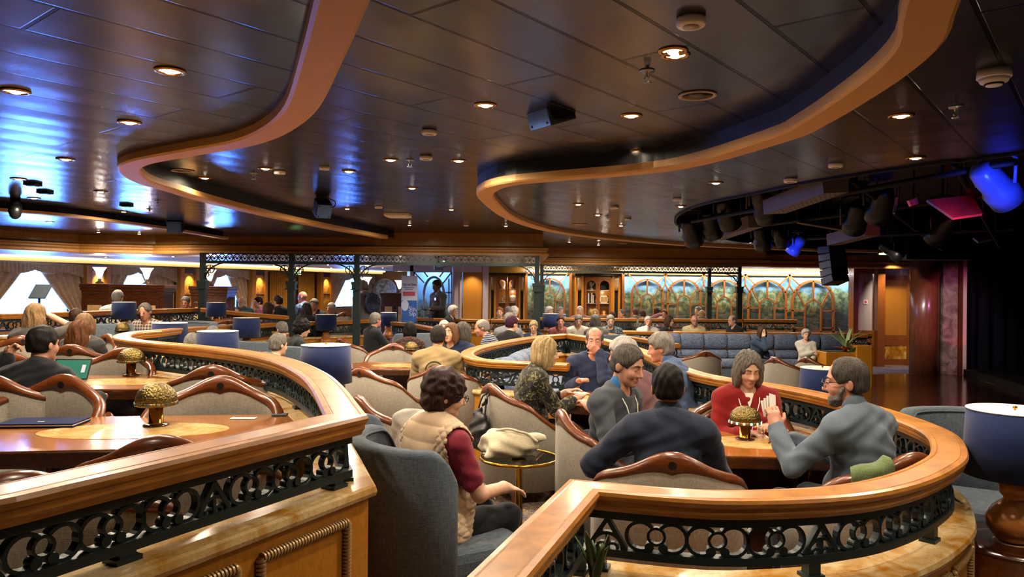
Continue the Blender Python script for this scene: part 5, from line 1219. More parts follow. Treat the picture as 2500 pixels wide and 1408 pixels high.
# glass tables
p = G(1268, 1122, .55); GT.put('round glass table with brass rim and a pale tote bag beside the vest woman', (p.x, p.y + .1, 0), 0, 'round glass tables')
p = G(945, 975, .55); GT.put('round glass table with brass rim between the two empty crest chairs', (p.x, p.y, 0), 0, 'round glass tables')
p = G(1780, 848, .29); GT.put('round glass table with brass rim in front of the tufted sofa', (p.x, p.y, T1), 0, 'round glass tables')
p = G(1692, 871, .29); GT.put('round glass table with brass rim left of the sunken crest chair', (p.x, p.y, T1), 0, 'round glass tables')
# tufted sofa of the sunken side and curved sofa of the oval booth
def sofa(path, label, base, hb=.82, nb=6, seat=.5):
    P = Path2(path); o = Vector(P.w(P.L / 2, 0, 0)); o.z = base; t = thing('tufted_sofa', label, 'sofa', o)
    rl = lambda b: setattr(b, 'v', [(v[0] - o.x, v[1] - o.y, v[2]) for v in b.v])
    for row, (z0, z1, d0, d1) in enumerate(((.62, hb, .10, .13), (.40, .63, .06, .16))):
        for k in range(nb):
            def fn(u, v, k=k):
                s = P.L * (k + .01 + .98 * u) / nb; cu = (1 - (2 * u - 1) ** 6) ** .5; a = 2 * PI * v
                return P.w(s, d0 + math.cos(a) * d1 * (.55 + .45 * cu), (z0 + z1) / 2 + math.sin(a) * (z1 - z0) / 2 * (.8 + .2 * cu))
            b = MB(); b.grid(fn, 14, 14); rl(b); b.build('back_cushion', 'sofa', t)
    for k in range(nb // 2):
        def fn(u, v, k=k):
            s = P.L * (k + .01 + .98 * u) / (nb // 2); a = 2 * PI * v; cu = (1 - (2 * u - 1) ** 8) ** .5
            ca, sa = math.cos(a), math.sin(a); return P.w(s, -.22 + math.copysign(abs(ca) ** .4, ca) * seat / 2 * cu, .36 + math.copysign(abs(sa) ** .5, sa) * .09)
        b = MB(); b.grid(fn, 16, 18); rl(b); b.build('seat_cushion', 'sofa', t)
    b = MB(); fp = [(P.w(P.L * i / 20, 0, 0)) for i in range(21)]; b.sweep([tuple(q) for q in frame_path(fp)], [(-.42, .04), (.18, .04), (.18, .28), (-.42, .28)]); rl(b); b.build('base', 'slate', t)
    return t
sofa([(3.2, 16.15), (7.3, 16.15)], 'long tufted blue sofa behind the sunken tables', T1, .98, 8)
q0 = [(x, y) for x, y in (C_loop[1], C_loop[2], C_loop[3], C_loop[4])]
cc = np.array((.55, 9.0)); sofa(sp2([tuple(np.array(p) + (cc - np.array(p)) / np.linalg.norm(cc - np.array(p)) * .45) for p in q0], .2)[::-1], 'curved blue sofa inside the oval booth rail', 0, .86, 5)
# ================================================================== people: smooth bodies from blended limbs
F32 = np.float32
def smin(a, b, k):
    h = np.maximum(k - np.abs(a - b), 0) / k; return np.minimum(a, b) - h * h * k * .25
class Shape:
    """blend of round cones and ellipsoids; subtractions; optional ripples"""
    def __init__(s): s.p = []; s.sub = []; s.rip = None; s.cut = []
    def cap(s, a, b, ra, rb=None, k=.03): s.p.append(('c', np.array(a, F32), np.array(b, F32), ra, ra if rb is None else rb, k)); return s
    def ell(s, c, r, R=None, k=.03, sub=False): (s.sub if sub else s.p).append(('e', np.array(c, F32), np.array(r, F32), None if R is None else np.array(R, F32), k)); return s
    def subcap(s, a, b, ra, rb=None, k=.012): s.sub.append(('c', np.array(a, F32), np.array(b, F32), ra, ra if rb is None else rb, k)); return s
    def half(s, n, d): s.cut.append((np.array(n, F32), d)); return s            # keeps n.p < d
    def box(s):
        lo = np.full(3, 9e9); hi = -lo
        for q in s.p:
            if q[0] == 'c': r = max(q[3], q[4]); lo = np.minimum(lo, np.minimum(q[1], q[2]) - r); hi = np.maximum(hi, np.maximum(q[1], q[2]) + r)
            else: r = float(q[2].max()) if q[3] is not None else q[2]; lo = np.minimum(lo, q[1] - r); hi = np.maximum(hi, q[1] + r)
        return lo - .03, hi + .03
    @staticmethod
    def one(q, P):
        if q[0] == 'c':
            pa = P - q[1]; ba = q[2] - q[1]; t = np.clip(pa @ ba / max(1e-9, float(ba @ ba)), 0, 1); return np.sqrt(((pa - t[:, None] * ba) ** 2).sum(1)) - (q[3] + (q[4] - q[3]) * t)
        v = P - q[1]
        if q[3] is not None: v = v @ q[3]
        a = v / q[2]; k0 = np.sqrt((a * a).sum(1)); b = a / q[2]; k1 = np.sqrt((b * b).sum(1)) + 1e-9; return k0 * (k0 - 1) / k1
    def __call__(s, P):
        D = np.full(len(P), .25, F32)
        for q in s.p:
            if q[0] == 'c': r = max(q[3], q[4]) + .13; lo = np.minimum(q[1], q[2]) - r; hi = np.maximum(q[1], q[2]) + r
            else: r = (float(q[2].max()) if q[3] is not None else q[2]) + .13; lo = q[1] - r; hi = q[1] + r
            m = np.flatnonzero(((P > lo) & (P < hi)).all(1))
            if len(m): D[m] = smin(D[m], s.one(q, P[m]), q[-1])
        if s.rip is not None: D = D + s.rip(P)
        for q in s.sub: D = -smin(-D, s.one(q, P), q[-1])
        for n, d in s.cut: D = np.maximum(D, P @ n - d)
        return D
def surfnet(f, h):
    lo, hi = f.box(); lo = np.array(lo, float); H = h * 4; n = np.maximum(1, np.ceil((np.array(hi) - lo) / H).astype(int))
    g = np.stack(np.meshgrid(*[np.arange(k) for k in n], indexing='ij'), -1).reshape(-1, 3)
    d = f((lo + (g + .5) * H).astype(F32)); g = g[np.abs(d) < H * 1.05 + .012]
    o = np.stack(np.meshgrid(*[np.arange(4)] * 3, indexing='ij'), -1).reshape(-1, 3)
    c = (g[:, None, :] * 4 + o[None]).reshape(-1, 3) + 1; N = n * 4 + 4
    key = lambda a: (a[:, 0].astype(np.int64) * N[1] + a[:, 1]) * N[2] + a[:, 2]
    ck = key(c); st = np.array([(1 if b & 1 else 0, 1 if b & 2 else 0, 1 if b & 4 else 0) for b in range(8)])
    so = [int((s[0] * N[1] + s[1]) * N[2] + s[2]) for s in st]
    allk = np.concatenate([ck + q for q in so]); u, inv = np.unique(allk, return_inverse=True)
    iz = u % N[2]; iy = (u // N[2]) % N[1]; ix = u // (N[2] * N[1])
    P = lo + (np.stack([ix, iy, iz], 1) - 1) * h
    v = f(P.astype(F32)).astype(float)[inv].reshape(8, -1); ins = v < 0; s = ins.sum(0); m = np.flatnonzero((s > 0) & (s < 8))
    v = v[:, m]; ins = ins[:, m]; c = c[m]; ck = ck[m]; acc = np.zeros((len(m), 3)); cnt = np.zeros(len(m))
    for a in range(8):
        for ax in range(3):
            b = a | (1 << ax)
            if b == a: continue
            x = ins[a] != ins[b]; t = np.where(x, v[a] / np.where(x, v[a] - v[b], 1), 0); p = np.repeat(st[a][None].astype(float), len(m), 0); p[:, ax] += t; acc += p * x[:, None]; cnt += x
    V = lo + (c - 1 + acc / cnt[:, None]) * h
    order = np.argsort(ck); sk = ck[order]; Q = []
    stp = [N[1] * N[2], N[2], 1]
    for ax in range(3):
        e = np.flatnonzero(ins[0] != ins[1 << ax]); a1, a2 = stp[(ax + 1) % 3], stp[(ax + 2) % 3]; ks = [ck[e], ck[e] - a1, ck[e] - a1 - a2, ck[e] - a2]; id4 = []; ok = np.ones(len(e), bool)
        for q in ks: p = np.minimum(np.searchsorted(sk, q), len(sk) - 1); ok &= sk[p] == q; id4.append(order[p])
        q = np.stack(id4, 1); fl = ~ins[0][e]; q[fl] = q[fl][:, ::-1]; Q.append(q[ok])
    return V, np.concatenate(Q)
def npmesh(name, V, Q, mat, parent):
    me = bpy.data.meshes.new(name); me.vertices.add(len(V)); me.vertices.foreach_set('co', V.astype(F32).ravel())
    n = len(Q); me.loops.add(n * 4); me.loops.foreach_set('vertex_index', Q.astype(np.int32).ravel()); me.polygons.add(n)
    me.polygons.foreach_set('loop_start', np.arange(0, n * 4, 4, dtype=np.int32)); me.polygons.foreach_set('use_smooth', np.ones(n, bool)); me.update(calc_edges=True); me.validate()
    me.materials.append(M[mat] if isinstance(mat, str) else mat); o = bpy.data.objects.new(name, me); COL.objects.link(o); o.parent = parent; return o
def make(name, shape, h, mat, parent): V, Q = surfnet(shape, h); return npmesh(name, V, Q, mat, parent)
# ---- materials made on demand
def skin(col):
    k = 'skin' + col
    if k not in M:
        t = NT('skin'); n = t.noise(t.coord(), 30, 3); a = np.array(C(col)); t.base(t.ramp(n, [(0.3, tuple(a[:3] * .86) + (1,)), (0.7, tuple(np.minimum(1, a[:3] * 1.1)) + (1,))])); t.set(Roughness=.5, Subsurface_Weight=.12, Subsurface_Scale=.006); t.b.inputs['Subsurface Radius'].default_value = (1, .35, .2); M[k] = t.m
    return M[k]
def hairm(c1, c2):
    k = 'hair' + c1 + c2
    if k not in M:
        t = NT('hair'); v = t.coord((1, 1, .12)); n = t.noise(v, 140, 3, .6, .8); q = lambda c: tuple(x * .62 for x in C(c)[:3]) + (1,); t.base(t.ramp(n, [(0.35, q(c1)), (0.65, q(c2))])); t.set(Roughness=.55); t.b.inputs['Specular IOR Level'].default_value = .12; t.bump(n, .6, .006); M[k] = t.m
    return M[k]
def cloth(col, kind='plain', c2=None):
    k = 'cloth' + col + kind + (c2 or '')
    if k in M: return M[k]
    t = NT('clothing'); v = t.coord(); a = np.array(C(col))
    if kind == 'plain':
        n = t.noise(v, 14, 4); t.base(t.ramp(n, [(0.3, tuple(a[:3] * .85) + (1,)), (0.7, tuple(np.minimum(1, a[:3] * 1.12)) + (1,))]))
    elif kind == 'stripe':
        w = t.n('TexWave'); w.wave_type = 'BANDS'; w.bands_direction = 'Z'; w.inputs['Scale'].default_value = 6; w.inputs['Distortion'].default_value = .6; t.l(t.coord((1, .6, 1), (0.2, 0, 0)), w.inputs[0]); t.base(t.ramp(w.outputs['Fac'], [(0.42, C(col)), (0.46, C(c2)), (0.62, C(c2)), (0.66, C(col))]))
    elif kind == 'plaid':
        o = []
        for d in ('X', 'Z'):
            w = t.n('TexWave'); w.bands_direction = d; w.inputs['Scale'].default_value = 7; t.l(v, w.inputs[0]); o.append(t.ramp(w.outputs['Fac'], [(0.4, C(col)), (0.6, C(c2))]))
        t.base(t.mix(.5, o[0], o[1]))
    elif kind == 'floral':
        n = t.noise(v, 22, 4, .6, 1.5); t.base(t.ramp(n, [(0.46, C(col)), (0.54, C(col)), (0.57, C(c2)), (0.64, C(c2)), (0.68, C(col))]))
    elif kind == 'quilt':
        t.base(t.ramp(t.noise(v, 12, 3), [(0.3, tuple(a[:3] * .9) + (1,)), (0.7, tuple(a[:3] * 1.08) + (1,))]))
    t.set(Roughness=.85, Sheen_Weight=.1); t.b.inputs['Specular IOR Level'].default_value = .2
    t.bump(t.noise(v, 350, 2), .25, .003); M[k] = t.m; return t.m
M['eye_white'] = plain('eye_white', '#d8d2ca', .2); M['iris'] = plain('iris', '#2e2a26', .15); M['lip'] = plain('lips', '#9a5650', .45); M['glasses'] = plain('spectacle_frame', '#1c1a1a', .3, .3)
def ripple(amp, fr, seed=0):
    def f(P): return (amp * .8 * np.sin(P[:, 0] * fr * .5 - P[:, 2] * fr * .55 + 1.8 * np.sin(P[:, 1] * fr * .5 + P[:, 2] * 9 + seed)) * np.sin(P[:, 2] * fr * .45 + P[:, 0] * 8 + seed * 2) + amp * (np.sin(P[:, 0] * fr + 2.2 * np.sin(P[:, 2] * fr * .6 + seed)) * np.sin(P[:, 2] * fr * 1.3 + 1.7 * np.sin(P[:, 1] * fr * .8 + seed)) )).astype(F32)
    return f
def ik(s, w, la, lb, pole):
    s, w = np.array(s, float), np.array(w, float); d = w - s; L = np.linalg.norm(d); L2 = min(L, (la + lb) * .995); d = d / max(L, 1e-6); w = s + d * L2
    x = (la * la - lb * lb + L2 * L2) / (2 * L2); h = math.sqrt(max(0, la * la - x * x)); p = np.array(pole, float); p = p - d * (p @ d); p = p / (np.linalg.norm(p) + 1e-9); return s + d * x + p * h, w
HANDS = {  # wrist targets (mirrored for the left), in a body whose seat is .46 high, facing +y
 'lap': (.10, .34, .66), 'table': (.15, .40, .80), 'cards': (.09, .36, .93), 'sides': (.26, .10, .62), 'cross': (-.10, .27, .82), 'low': (.2, .3, .7), 'stand': (.25, .05, .84), 'tray': (.16, .34, 1.16), 'chin': (.05, .23, 1.08), 'head': (.13, .2, 1.2), 'knee': (.15, .46, .60)}
def person(label, px, py, Y, deg, tier=0.0, skin_c='#b98a70', hair=('short', '#2a211c', '#4a3a30'), top=('#333', 'plain', None), sleeve=1.0, legs='#23252c', arms=('lap', 'lap'), lean=8, head=(0, 0), w=1.0, female=False, stand=False, glasses=False, beard=None, eyes='open', collar=None, vest=None, hood=None, hat=None, detail=None, curl=(.5, .5), body_tilt=0, top_off=.012, fits=True, shoes='#1d1c1c', hand_dir=(None, None), pole=(None, None), extra=None, roll=0, group=None, neck=1.0, hem=0.0):
    h = max(.005, min(.0155, Y * .00115)) if detail is None else detail
    t = thing('person', label, 'person'); rad = math.radians
    hz = .95 if stand else .555; Rl = np.array(Matrix.Rotation(-rad(lean), 3, 'X') @ Matrix.Rotation(rad(body_tilt), 3, 'Y')); hip = np.array((0, 0, hz))
    B = lambda x, y, z: hip + Rl @ np.array((x, y, z), float)
    Rt = [list(r) for r in Rl]; wf = w
    tors = []
    tors.append(('e', B(0, .0, .0), (.165 * w, .125 * w, .115)))
    tors.append(('e', B(0, .005 + .02 * (w - 1) * 4, .14), (.142 * w, .105 * w ** 1.3, .15)))
    tors.append(('e', B(0, .0, .32), (.155 * wf ** .7, .108 * w, .165)))
    sx = (.165 if female else .185) * w ** .4; sh = [B(-sx, 0, .437), B(sx, 0, .437)]
    hc = B(0, .045, .672 * 1.0); Rh = np.array(Matrix.Rotation(rad(head[0]), 3, 'Z') @ Matrix.Rotation(-rad(head[1]), 3, 'X') @ Matrix.Rotation(rad(roll), 3, 'Y'))
    Hd = lambda x, y, z: hc + Rh @ np.array((x, y, z), float)
    topz = Hd(0, -.01, .125)
    # scale so that the head is where the photo shows it and the feet are on the floor
    ht = W(px, py, Y); need = ht.z - tier; k = need / topz[2]
    if fits: k = min(1.12, max(.86, k))
    c_, s_ = math.cos(rad(deg)), math.sin(rad(deg)); tx, ty = topz[0] * k, topz[1] * k
    t.location = (ht.x - (c_ * tx - s_ * ty), ht.y - (s_ * tx + c_ * ty), ht.z - topz[2] * k); t.rotation_euler = (0, 0, rad(deg)); t.scale = (k, k, k)
    if group: t['group'] = group
    h = h / k
    # arms
    A = []
    for i, e in enumerate((-1, 1)):
        a = arms[i]; tg = HANDS[a] if isinstance(a, str) else a
        tg = np.array((tg[0] * (e if isinstance(a, str) else 1), tg[1], tg[2] + (0 if isinstance(a, str) and a in ('stand', 'tray') else 0)))
        pl = pole[i] or (e * .55, -.35, -.9); el, wr = ik(sh[i], tg, .285, .255, pl); A.append((sh[i], el, wr))
    # legs
    LG = []
    for i, e in enumerate((-1, 1)):
        if stand: LG.append((hip + (e * .09, 0, -.03), np.array((e * .10, .02, .50)), np.array((e * .10, -.01, .10)), np.array((e * .12, .15, .04))))
        else: LG.append((hip + (e * .095, .02, -.02), np.array((e * .12, .44, .53)), np.array((e * .12, .42 - .04 * i, .10)), np.array((e * .14, .60 - .04 * i, .045))))
    if extra and 'legs' in extra: LG = [tuple(np.array(q, float) for q in L) for L in extra['legs']]
    def add_t(S, inf):
        for _, c, r in tors: S.ell(c, [q + inf for q in r], Rt, .06)
        S.cap(sh[0] * .8 + sh[1] * .2, sh[1] * .8 + sh[0] * .2, .068 + inf, k=.06)
        for q in sh: S.cap(B(0, .0, .5), q + (B(0, 0, 0) - B(0, 0, .0)), .05 + inf, .058 + inf, .05)
        if female:
            for e in (-1, 1): S.ell(B(e * .07, .085, .30), (.06 + inf, .055 + inf, .06 + inf), None, .05)
        if w > 1.02: S.ell(B(0, .07 * w, .10), (.13 * w + inf, .10 * w + inf, .13 + inf), Rt, .06)
    def add_a(S, inf, frac, w2=1.0):
        for s_j, el, wr in A:
            if frac <= .5: q = s_j + (el - s_j) * (frac * 2); S.cap(s_j, q, .053 * w2 + inf, .046 * w2 + inf, .03)
            else: S.cap(s_j, el, .053 * w2 + inf, .044 * w2 + inf, .03); q = el + (wr - el) * (frac * 2 - 1); S.cap(el, q, .043 * w2 + inf, .034 * w2 + inf, .02)
    body = Shape(); add_t(body, 0); add_a(body, 0, 1.0, .92)
    for a, b, c, d in LG: body.cap(a, b, .082, .058, .04).cap(b, c, .056, .04, .03).cap(c, d, .042, .032, .03)
    body.cap(B(0, .005, .50), Hd(0, -.018, -.07), .056 * neck, .052 * neck, .03)
    E = lambda c, r, kk=.02, sub=False: body.ell(Hd(*c), r, [list(q) for q in Rh], kk, sub)
    E((0, -.012, .028), (.074, .095, .094)); E((0, .022, -.03), (.06, .072, .08)); E((0, .04, -.078), (.046, .046, .036)); E((0, .07, -.098), (.024, .024, .02))
    near = h < .0125
    if near:
        for e in (-1, 1): E((e * .036, .058, -.032), (.024, .028, .026)); E((e * .031, .100, .004), (.017, .014, .010), .014, True)
        E((0, .071, .026), (.05, .016, .013), .02)
        body.cap(Hd(0, .088, .012), Hd(0, .110, -.028), .008, .0125, .012); 
        for e in (-1, 1): E((e * .012, .096, -.034), (.009, .011, .008), .008); body.ell(Hd(e * .078, -.014, -.012), (.009, .021, .031), [list(q) for q in (Rh @ np.array(Matrix.Rotation(e * .35, 3, 'Z')))], .008)
        E((0, .088, -.064), (.022, .011, .006), .006); E((0, .087, -.074), (.019, .011, .0065), .006)
        if eyes == 'open':
            for e in (-1, 1): E((e * .031, .0795, .0145), (.0165, .0125, .0075), .005); E((e * .031, .0785, -.0045), (.016, .012, .006), .005)
        if eyes == 'down':
            for e in (-1, 1): E((e * .031, .081, .005), (.0155, .0125, .0105), .006)
    else:
        body.cap(Hd(0, .085, .01), Hd(0, .105, -.03), .011, .014, .015)
        for e in (-1, 1): E((e * .077, -.014, -.012), (.014, .024, .033), .01)
    # hands with five fingers
    HF = []
    for i, e in enumerate((-1, 1)):
        s_j, el, wr = A[i]; f = (wr - el); f = f / np.linalg.norm(f); hd = hand_dir[i]
        n = np.array((0, 0, -1.0)) if abs(f[2]) < .8 else np.array((-e * 1.0, 0, 0))
        if hd is not None:
            f = np.array(hd[0], float); f /= np.linalg.norm(f); n = np.array(hd[1], float)
        n = n - f * (n @ f); n /= np.linalg.norm(n); sd = np.cross(f, n); sd *= (1 if sd @ np.array((-e, 0, 0.01)) > 0 else -1)       # towards the thumb
        R3 = [list(r) for r in np.stack([f, sd, n], 1)]; HF.append((wr, f, n, sd))
        body.cap(wr, wr + f * .03, .031, .028, .02); body.ell(wr + f * .055, (.048, .040, .016), R3, .02)
        cu = curl[i]
        for j, (o, L) in enumerate(((.029, .072), (.010, .080), (-.010, .075), (-.028, .060))):
            p = wr + f * .088 + sd * o; a = 0.0; rr = .0088 if near else .011
            for q, fr in enumerate((.45, .32, .26)):
                a += cu * (.5, .8, .6)[q] + .04 * j; d = f * math.cos(a) + n * math.sin(a) + sd * (o * .8) * (1 if q == 0 else .4); d /= np.linalg.norm(d); p2 = p + d * L * fr; body.cap(p, p2, rr, rr * .92, .006); p = p2; rr *= .93
        p = wr + f * .03 + sd * .028; d = sd * .7 + f * .6 + n * .25; d /= np.linalg.norm(d); p2 = p + d * .042; body.cap(p, p2, .0125, .011, .012); d2 = f * .85 + sd * .3 + n * .35; d2 /= np.linalg.norm(d2); p3 = p2 + d2 * .03; body.cap(p2, p3, .0105, .009, .006)
    bo = make('body', body, h, skin(skin_c), t)
    # clothing
    kind = top[1] if len(top) > 1 else 'plain'; S = Shape(); inf = top_off + (h * .5); add_t(S, inf); add_a(S, inf, sleeve); S.subcap(B(0, .03, .50), Hd(0, .05, -.05), .060, .066)
    if hem: S.ell(B(0, .02, -.03), (.19 * w, .16 * w, .14), Rt, .05)
    if near: S.rip = ripple(.0052, 34, px)
    make('shirt' if not vest else 'shirt', S, h * 1.1, cloth(*top), t)
    if vest:
        S = Shape(); add_t(S, inf + .016); S.ell(B(0, -.0, -.02), (.20 * w, .17 * w, .15), Rt, .05); S.subcap(B(0, .04, .50), Hd(0, .06, -.05), .066, .075)
        for q in (0, 1): S.sub.append(('c', np.array(A[q][0] + (A[q][0] - A[1 - q][0]) * .05, F32), np.array(A[q][1], F32), .085, .08, .02))
        if vest[1] == 'quilt':
            def qf(P):
                P2 = P @ np.array(Rl, F32); u = P2[:, 0] + P2[:, 1] * .6; z = P2[:, 2]; a = np.abs(np.sin((u + z) * 62)) ; b_ = np.abs(np.sin((u - z) * 62)); r_ = np.abs(np.sin(z * 38)); lowm = (z < .75) | (np.abs(P2[:, 0]) > .14)
                return (-.009 * np.where(lowm, np.minimum(a, b_) ** .5, r_ ** .5)).astype(F32)
            S.rip = qf
        make('vest', S, h, cloth(vest[0], vest[1], vest[2] if len(vest) > 2 else None), t)
    S = Shape(); S.ell(B(0, 0, -.01), (.172 * w, .132 * w, .105), Rt, .05)
    for a, b, c, d in LG: S.cap(a, b, .094, .068, .05).cap(b, b + (c - b) * (extra or {}).get('leg_len', .93), .066, .056, .03)
    if near: S.rip = ripple(.003, 30, px + 1)
    make('trousers', S, h * 1.2, cloth(legs) if isinstance(legs, str) else cloth(*legs), t)
    if (extra or {}).get('shoes', True):
        for a, b, c, d in LG: S = Shape(); S.cap(c + (0, -.02, -.03), d, .046, .042, .03); S.half((0, 0, -1), -.002); make('shoe', S, h * 1.2, cloth(shoes), t)
    if collar:
        S = Shape(); p0, p1 = B(0, .02, .47), B(0, .03, .545); S.cap(p0, p1, .082, .078, .02); S.subcap(B(0, .04, .45), Hd(0, .03, -.04), .067, .066); S.sub.append(('c', np.array(B(0, .13, .52), F32), np.array(B(0, .12, .43), F32), .03, .02, .01)); make('collar', S, min(h, .008), cloth(collar), t)
    if hood:
        S = Shape(); S.ell(B(0, -.085, .47), (.13, .07, .085), Rt, .04); S.cap(B(-.1, .0, .5), B(0, -.1, .53), .045, .05, .05).cap(B(.1, .0, .5), B(0, -.1, .53), .045, .05, .05); S.subcap(B(0, .03, .5), Hd(0, .02, -.03), .06, .07); S.rip = ripple(.006, 40, 2); make('hood', S, h, cloth(hood), t)
    # hair
    st, c1, c2 = hair; RR = [list(q) for q in Rh]
    if st != 'bald':
        S = Shape(); HE = lambda c, r, kk=.02, sub=False: S.ell(Hd(*c), r, RR, kk, sub); v = .010 + h * .4
        if st in ('short', 'ring', 'thin', 'wavy'):
            u = {'short': .008, 'ring': .009, 'thin': .008, 'wavy': .022}[st] + h * .4; HE((0, -.014, .028), (.076 + u, .097 + u, .094 + u)); HE((0, -.05, -.03), (.066 + u * .6, .055 + u * .6, .05))
            g_ = min(.02, h * 1.1); HE((0, .135, -.045), (.083 + g_, .085 + g_, .118), .02, True); HE((0, .09, -.01), (.066 + g_, .05 + g_, .085), .02, True); HE((0, -.02, -.13), (.12, .14, .075), .012, True)
            for e in (-1, 1): HE((e * .09, .018, -.045), (.036, .052, .055), .01, True); HE((e * .085, .075, .0), (.03, .045, .06), .015, True)
            if st == 'ring': HE((0, .02, .10), (.072, .115, .062), .015, True); HE((0, .09, .06), (.08, .06, .07), .015, True)
            if st == 'thin': HE((0, .10, .09), (.06, .05, .05), .015, True)
            am, fr = {'wavy': (.007, 75), 'short': (.0035, 120)}.get(st, (.002, 90))
        elif st == 'curly':
            HE((0, -.022, .032), (.102, .122, .112)); HE((0, -.05, -.04), (.09, .08, .08)); HE((0, .15, -.05), (.09, .085, .11), .015, True); am, fr = .012, 62
        elif st == 'bob':
            HE((0, -.018, .03), (.094, .112, .108)); HE((0, -.035, -.05), (.102, .082, .10), .03)
            for e in (-1, 1): HE((e * .082, .015, -.05), (.026, .05, .095), .03)
            HE((0, .15, -.04), (.072, .115, .125), .012, True); HE((0, .11, .03), (.046, .05, .06), .02, True); HE((0, .03, -.15), (.06, .08, .10), .02, True); am, fr = .004, 90
        elif st == 'long':
            HE((0, -.018, .03), (.094, .112, .108)); HE((0, -.055, -.06), (.105, .07, .12), .03)
            for e in (-1, 0, 1): S.cap(Hd(e * .06, -.04, -.06), Hd(e * .085, -.10 if e == 0 else -.06, -.27), .055, .035, .04)
            HE((0, .165, -.05), (.068, .105, .12), .012, True); HE((0, .05, -.17), (.07, .09, .12), .02, True); am, fr = .006, 70
        elif st == 'bun':
            HE((0, -.016, .03), (.088, .106, .104)); HE((0, -.11, .03), (.045, .04, .04)); HE((0, .14, -.05), (.095, .085, .115), .012, True); HE((0, -.0, -.13), (.12, .14, .07), .012, True); am, fr = .003, 90
        def hr(P):
            Q = (P - hc.astype(F32)) @ Rh.astype(F32); an = np.arctan2(Q[:, 0], -Q[:, 1] + .02)
            if st == 'curly': return (am * np.sin(Q[:, 0] * fr + 1.3 * np.sin(Q[:, 2] * 50)) * np.sin(Q[:, 1] * fr + 2) * np.sin(Q[:, 2] * fr + 1 + np.sin(Q[:, 0] * 40))).astype(F32)
            if st in ('bob', 'long'): return (am * np.sin(an * 13 + 1.5 * np.sin(Q[:, 2] * 26)) + am * .5 * np.sin(an * 31 + 2 * np.sin(Q[:, 2] * 17))).astype(F32)
            return (am * np.sin(Q[:, 0] * fr + 2 * np.sin(Q[:, 1] * 35)) * np.sin(Q[:, 2] * fr * .5 + Q[:, 1] * 40)).astype(F32)
        S.rip = hr; make('hair', S, h * .9, hairm(c1, c2), t)
    if beard:
        S = Shape(); S.ell(Hd(0, .045, -.082), (.050, .052, .042), RR, .02); S.ell(Hd(0, .072, -.10), (.028, .028, .028), RR, .02)
        for e in (-1, 1): S.cap(Hd(e * .062, .02, -.03), Hd(e * .05, .05, -.08), .014, .018, .02)
        S.ell(Hd(0, .115, -.062), (.022, .02, .014), RR, .008, True); S.ell(Hd(0, -.03, -.1), (.1, .06, .1), RR, .01, True); S.rip = ripple(.002, 150, 0); make('beard', S, min(h, .01), hairm(*beard), t)
    if near and not beard and eyes != 'none':
        for z, r in ((-.0645, (.0195, .0095, .0052)), (-.0745, (.017, .0095, .0058))):
            S = Shape(); S.ell(Hd(0, .0905, z), r, RR, .005); make('lip', S, .0028, 'lip', t)
    if not near and eyes != 'none':
        for e in (-1, 1): b = MB(); b.ellip((0, 0, 0), (.0125, .008, .006), 10, 6); b.v = [tuple(Vector(Hd(e * .031, .086, .006)) + Vector(Rh @ np.array(v))) for v in b.v]; b.build('eye', 'iris', t); b = MB(); b.ellip((0, 0, 0), (.016, .008, .0045), 10, 6); b.v = [tuple(Vector(Hd(e * .032, .086, .03)) + Vector(Rh @ np.array(v))) for v in b.v]; b.build('eyebrow', hairm(hair[1], hair[2]), t)
        if not beard: b = MB(); b.ellip((0, 0, 0), (.021, .01, .007), 10, 6); b.v = [tuple(Vector(Hd(0, .094, -.068)) + Vector(Rh @ np.array(v))) for v in b.v]; b.build('lip', 'lip', t)
    if near and eyes == 'open':
        for e in (-1, 1):
            b = MB(); b.ellip((0, 0, 0), (.0125, .0125, .0115), 16, 10); b.v = [tuple(Vector(Hd(e * .031, .078, .006)) + Vector(Rh @ np.array(v))) for v in b.v]; o = b.build('eye', 'eye_white', t)
            b = MB(); b.cyl((0, .0105, -.001), (0, .0134, -.001), .0065, .005, 14); b.v = [tuple(Vector(Hd(e * .031, .078, .006)) + Vector(Rh @ np.array(v))) for v in b.v]; b.build('iris', 'iris', o)
    if near and eyes != 'none' and hair[0] != 'x':
        for e in (-1, 1): S = Shape(); S.cap(Hd(e * .014, .091, .029), Hd(e * .034, .0865, .034), .0042, .0042, .004).cap(Hd(e * .034, .0865, .034), Hd(e * .052, .073, .027), .0042, .0024, .004); make('eyebrow', S, .0026, hairm(hair[1], hair[2]), t)
    if glasses:
        b = MB(); ns = 16
        for e in (-1, 1):
            b.tube([Hd(e * .033 + .024 * math.cos(q), .112 - abs(.02 * math.cos(q) * 0), .004 + .018 * math.sin(q)) for q in np.linspace(0, 2 * PI, ns + 1)[:-1]], .0022, 6, closed=True); b.tube([Hd(e * .057, .11, .008), Hd(e * .08, .06, .01), Hd(e * .084, -.01, .006), Hd(e * .08, -.03, -.012)], .0022, 6)
        b.tube([Hd(-.01, .113, .006), Hd(0, .117, .01), Hd(.01, .113, .006)], .0022, 6); b.build('glasses', 'glasses', t, fix=False)
    if hat:
        b = MB(); b.lathe([(.0, .0), (.16, .005), (.165, -.008), (.1, -.004), (.098, .03), (.088, .085), (.06, .1), (0, .095)] if hat[0] == 'fedora' else [(.104, 0), (.104, .03), (.09, .07), (.05, .095), (0, .1)], n=28)
        b.v = [tuple(Hd(v[0], v[1] * 1.15 - .01, v[2] + .06)) for v in b.v]; o = b.build('hat', cloth(hat[1]), t)
    t['_'] = 0; del t['_']
    return t, dict(hip=hip, B=B, Hd=Hd, Rh=Rh, A=A, HF=HF, k=k, Rl=Rl)
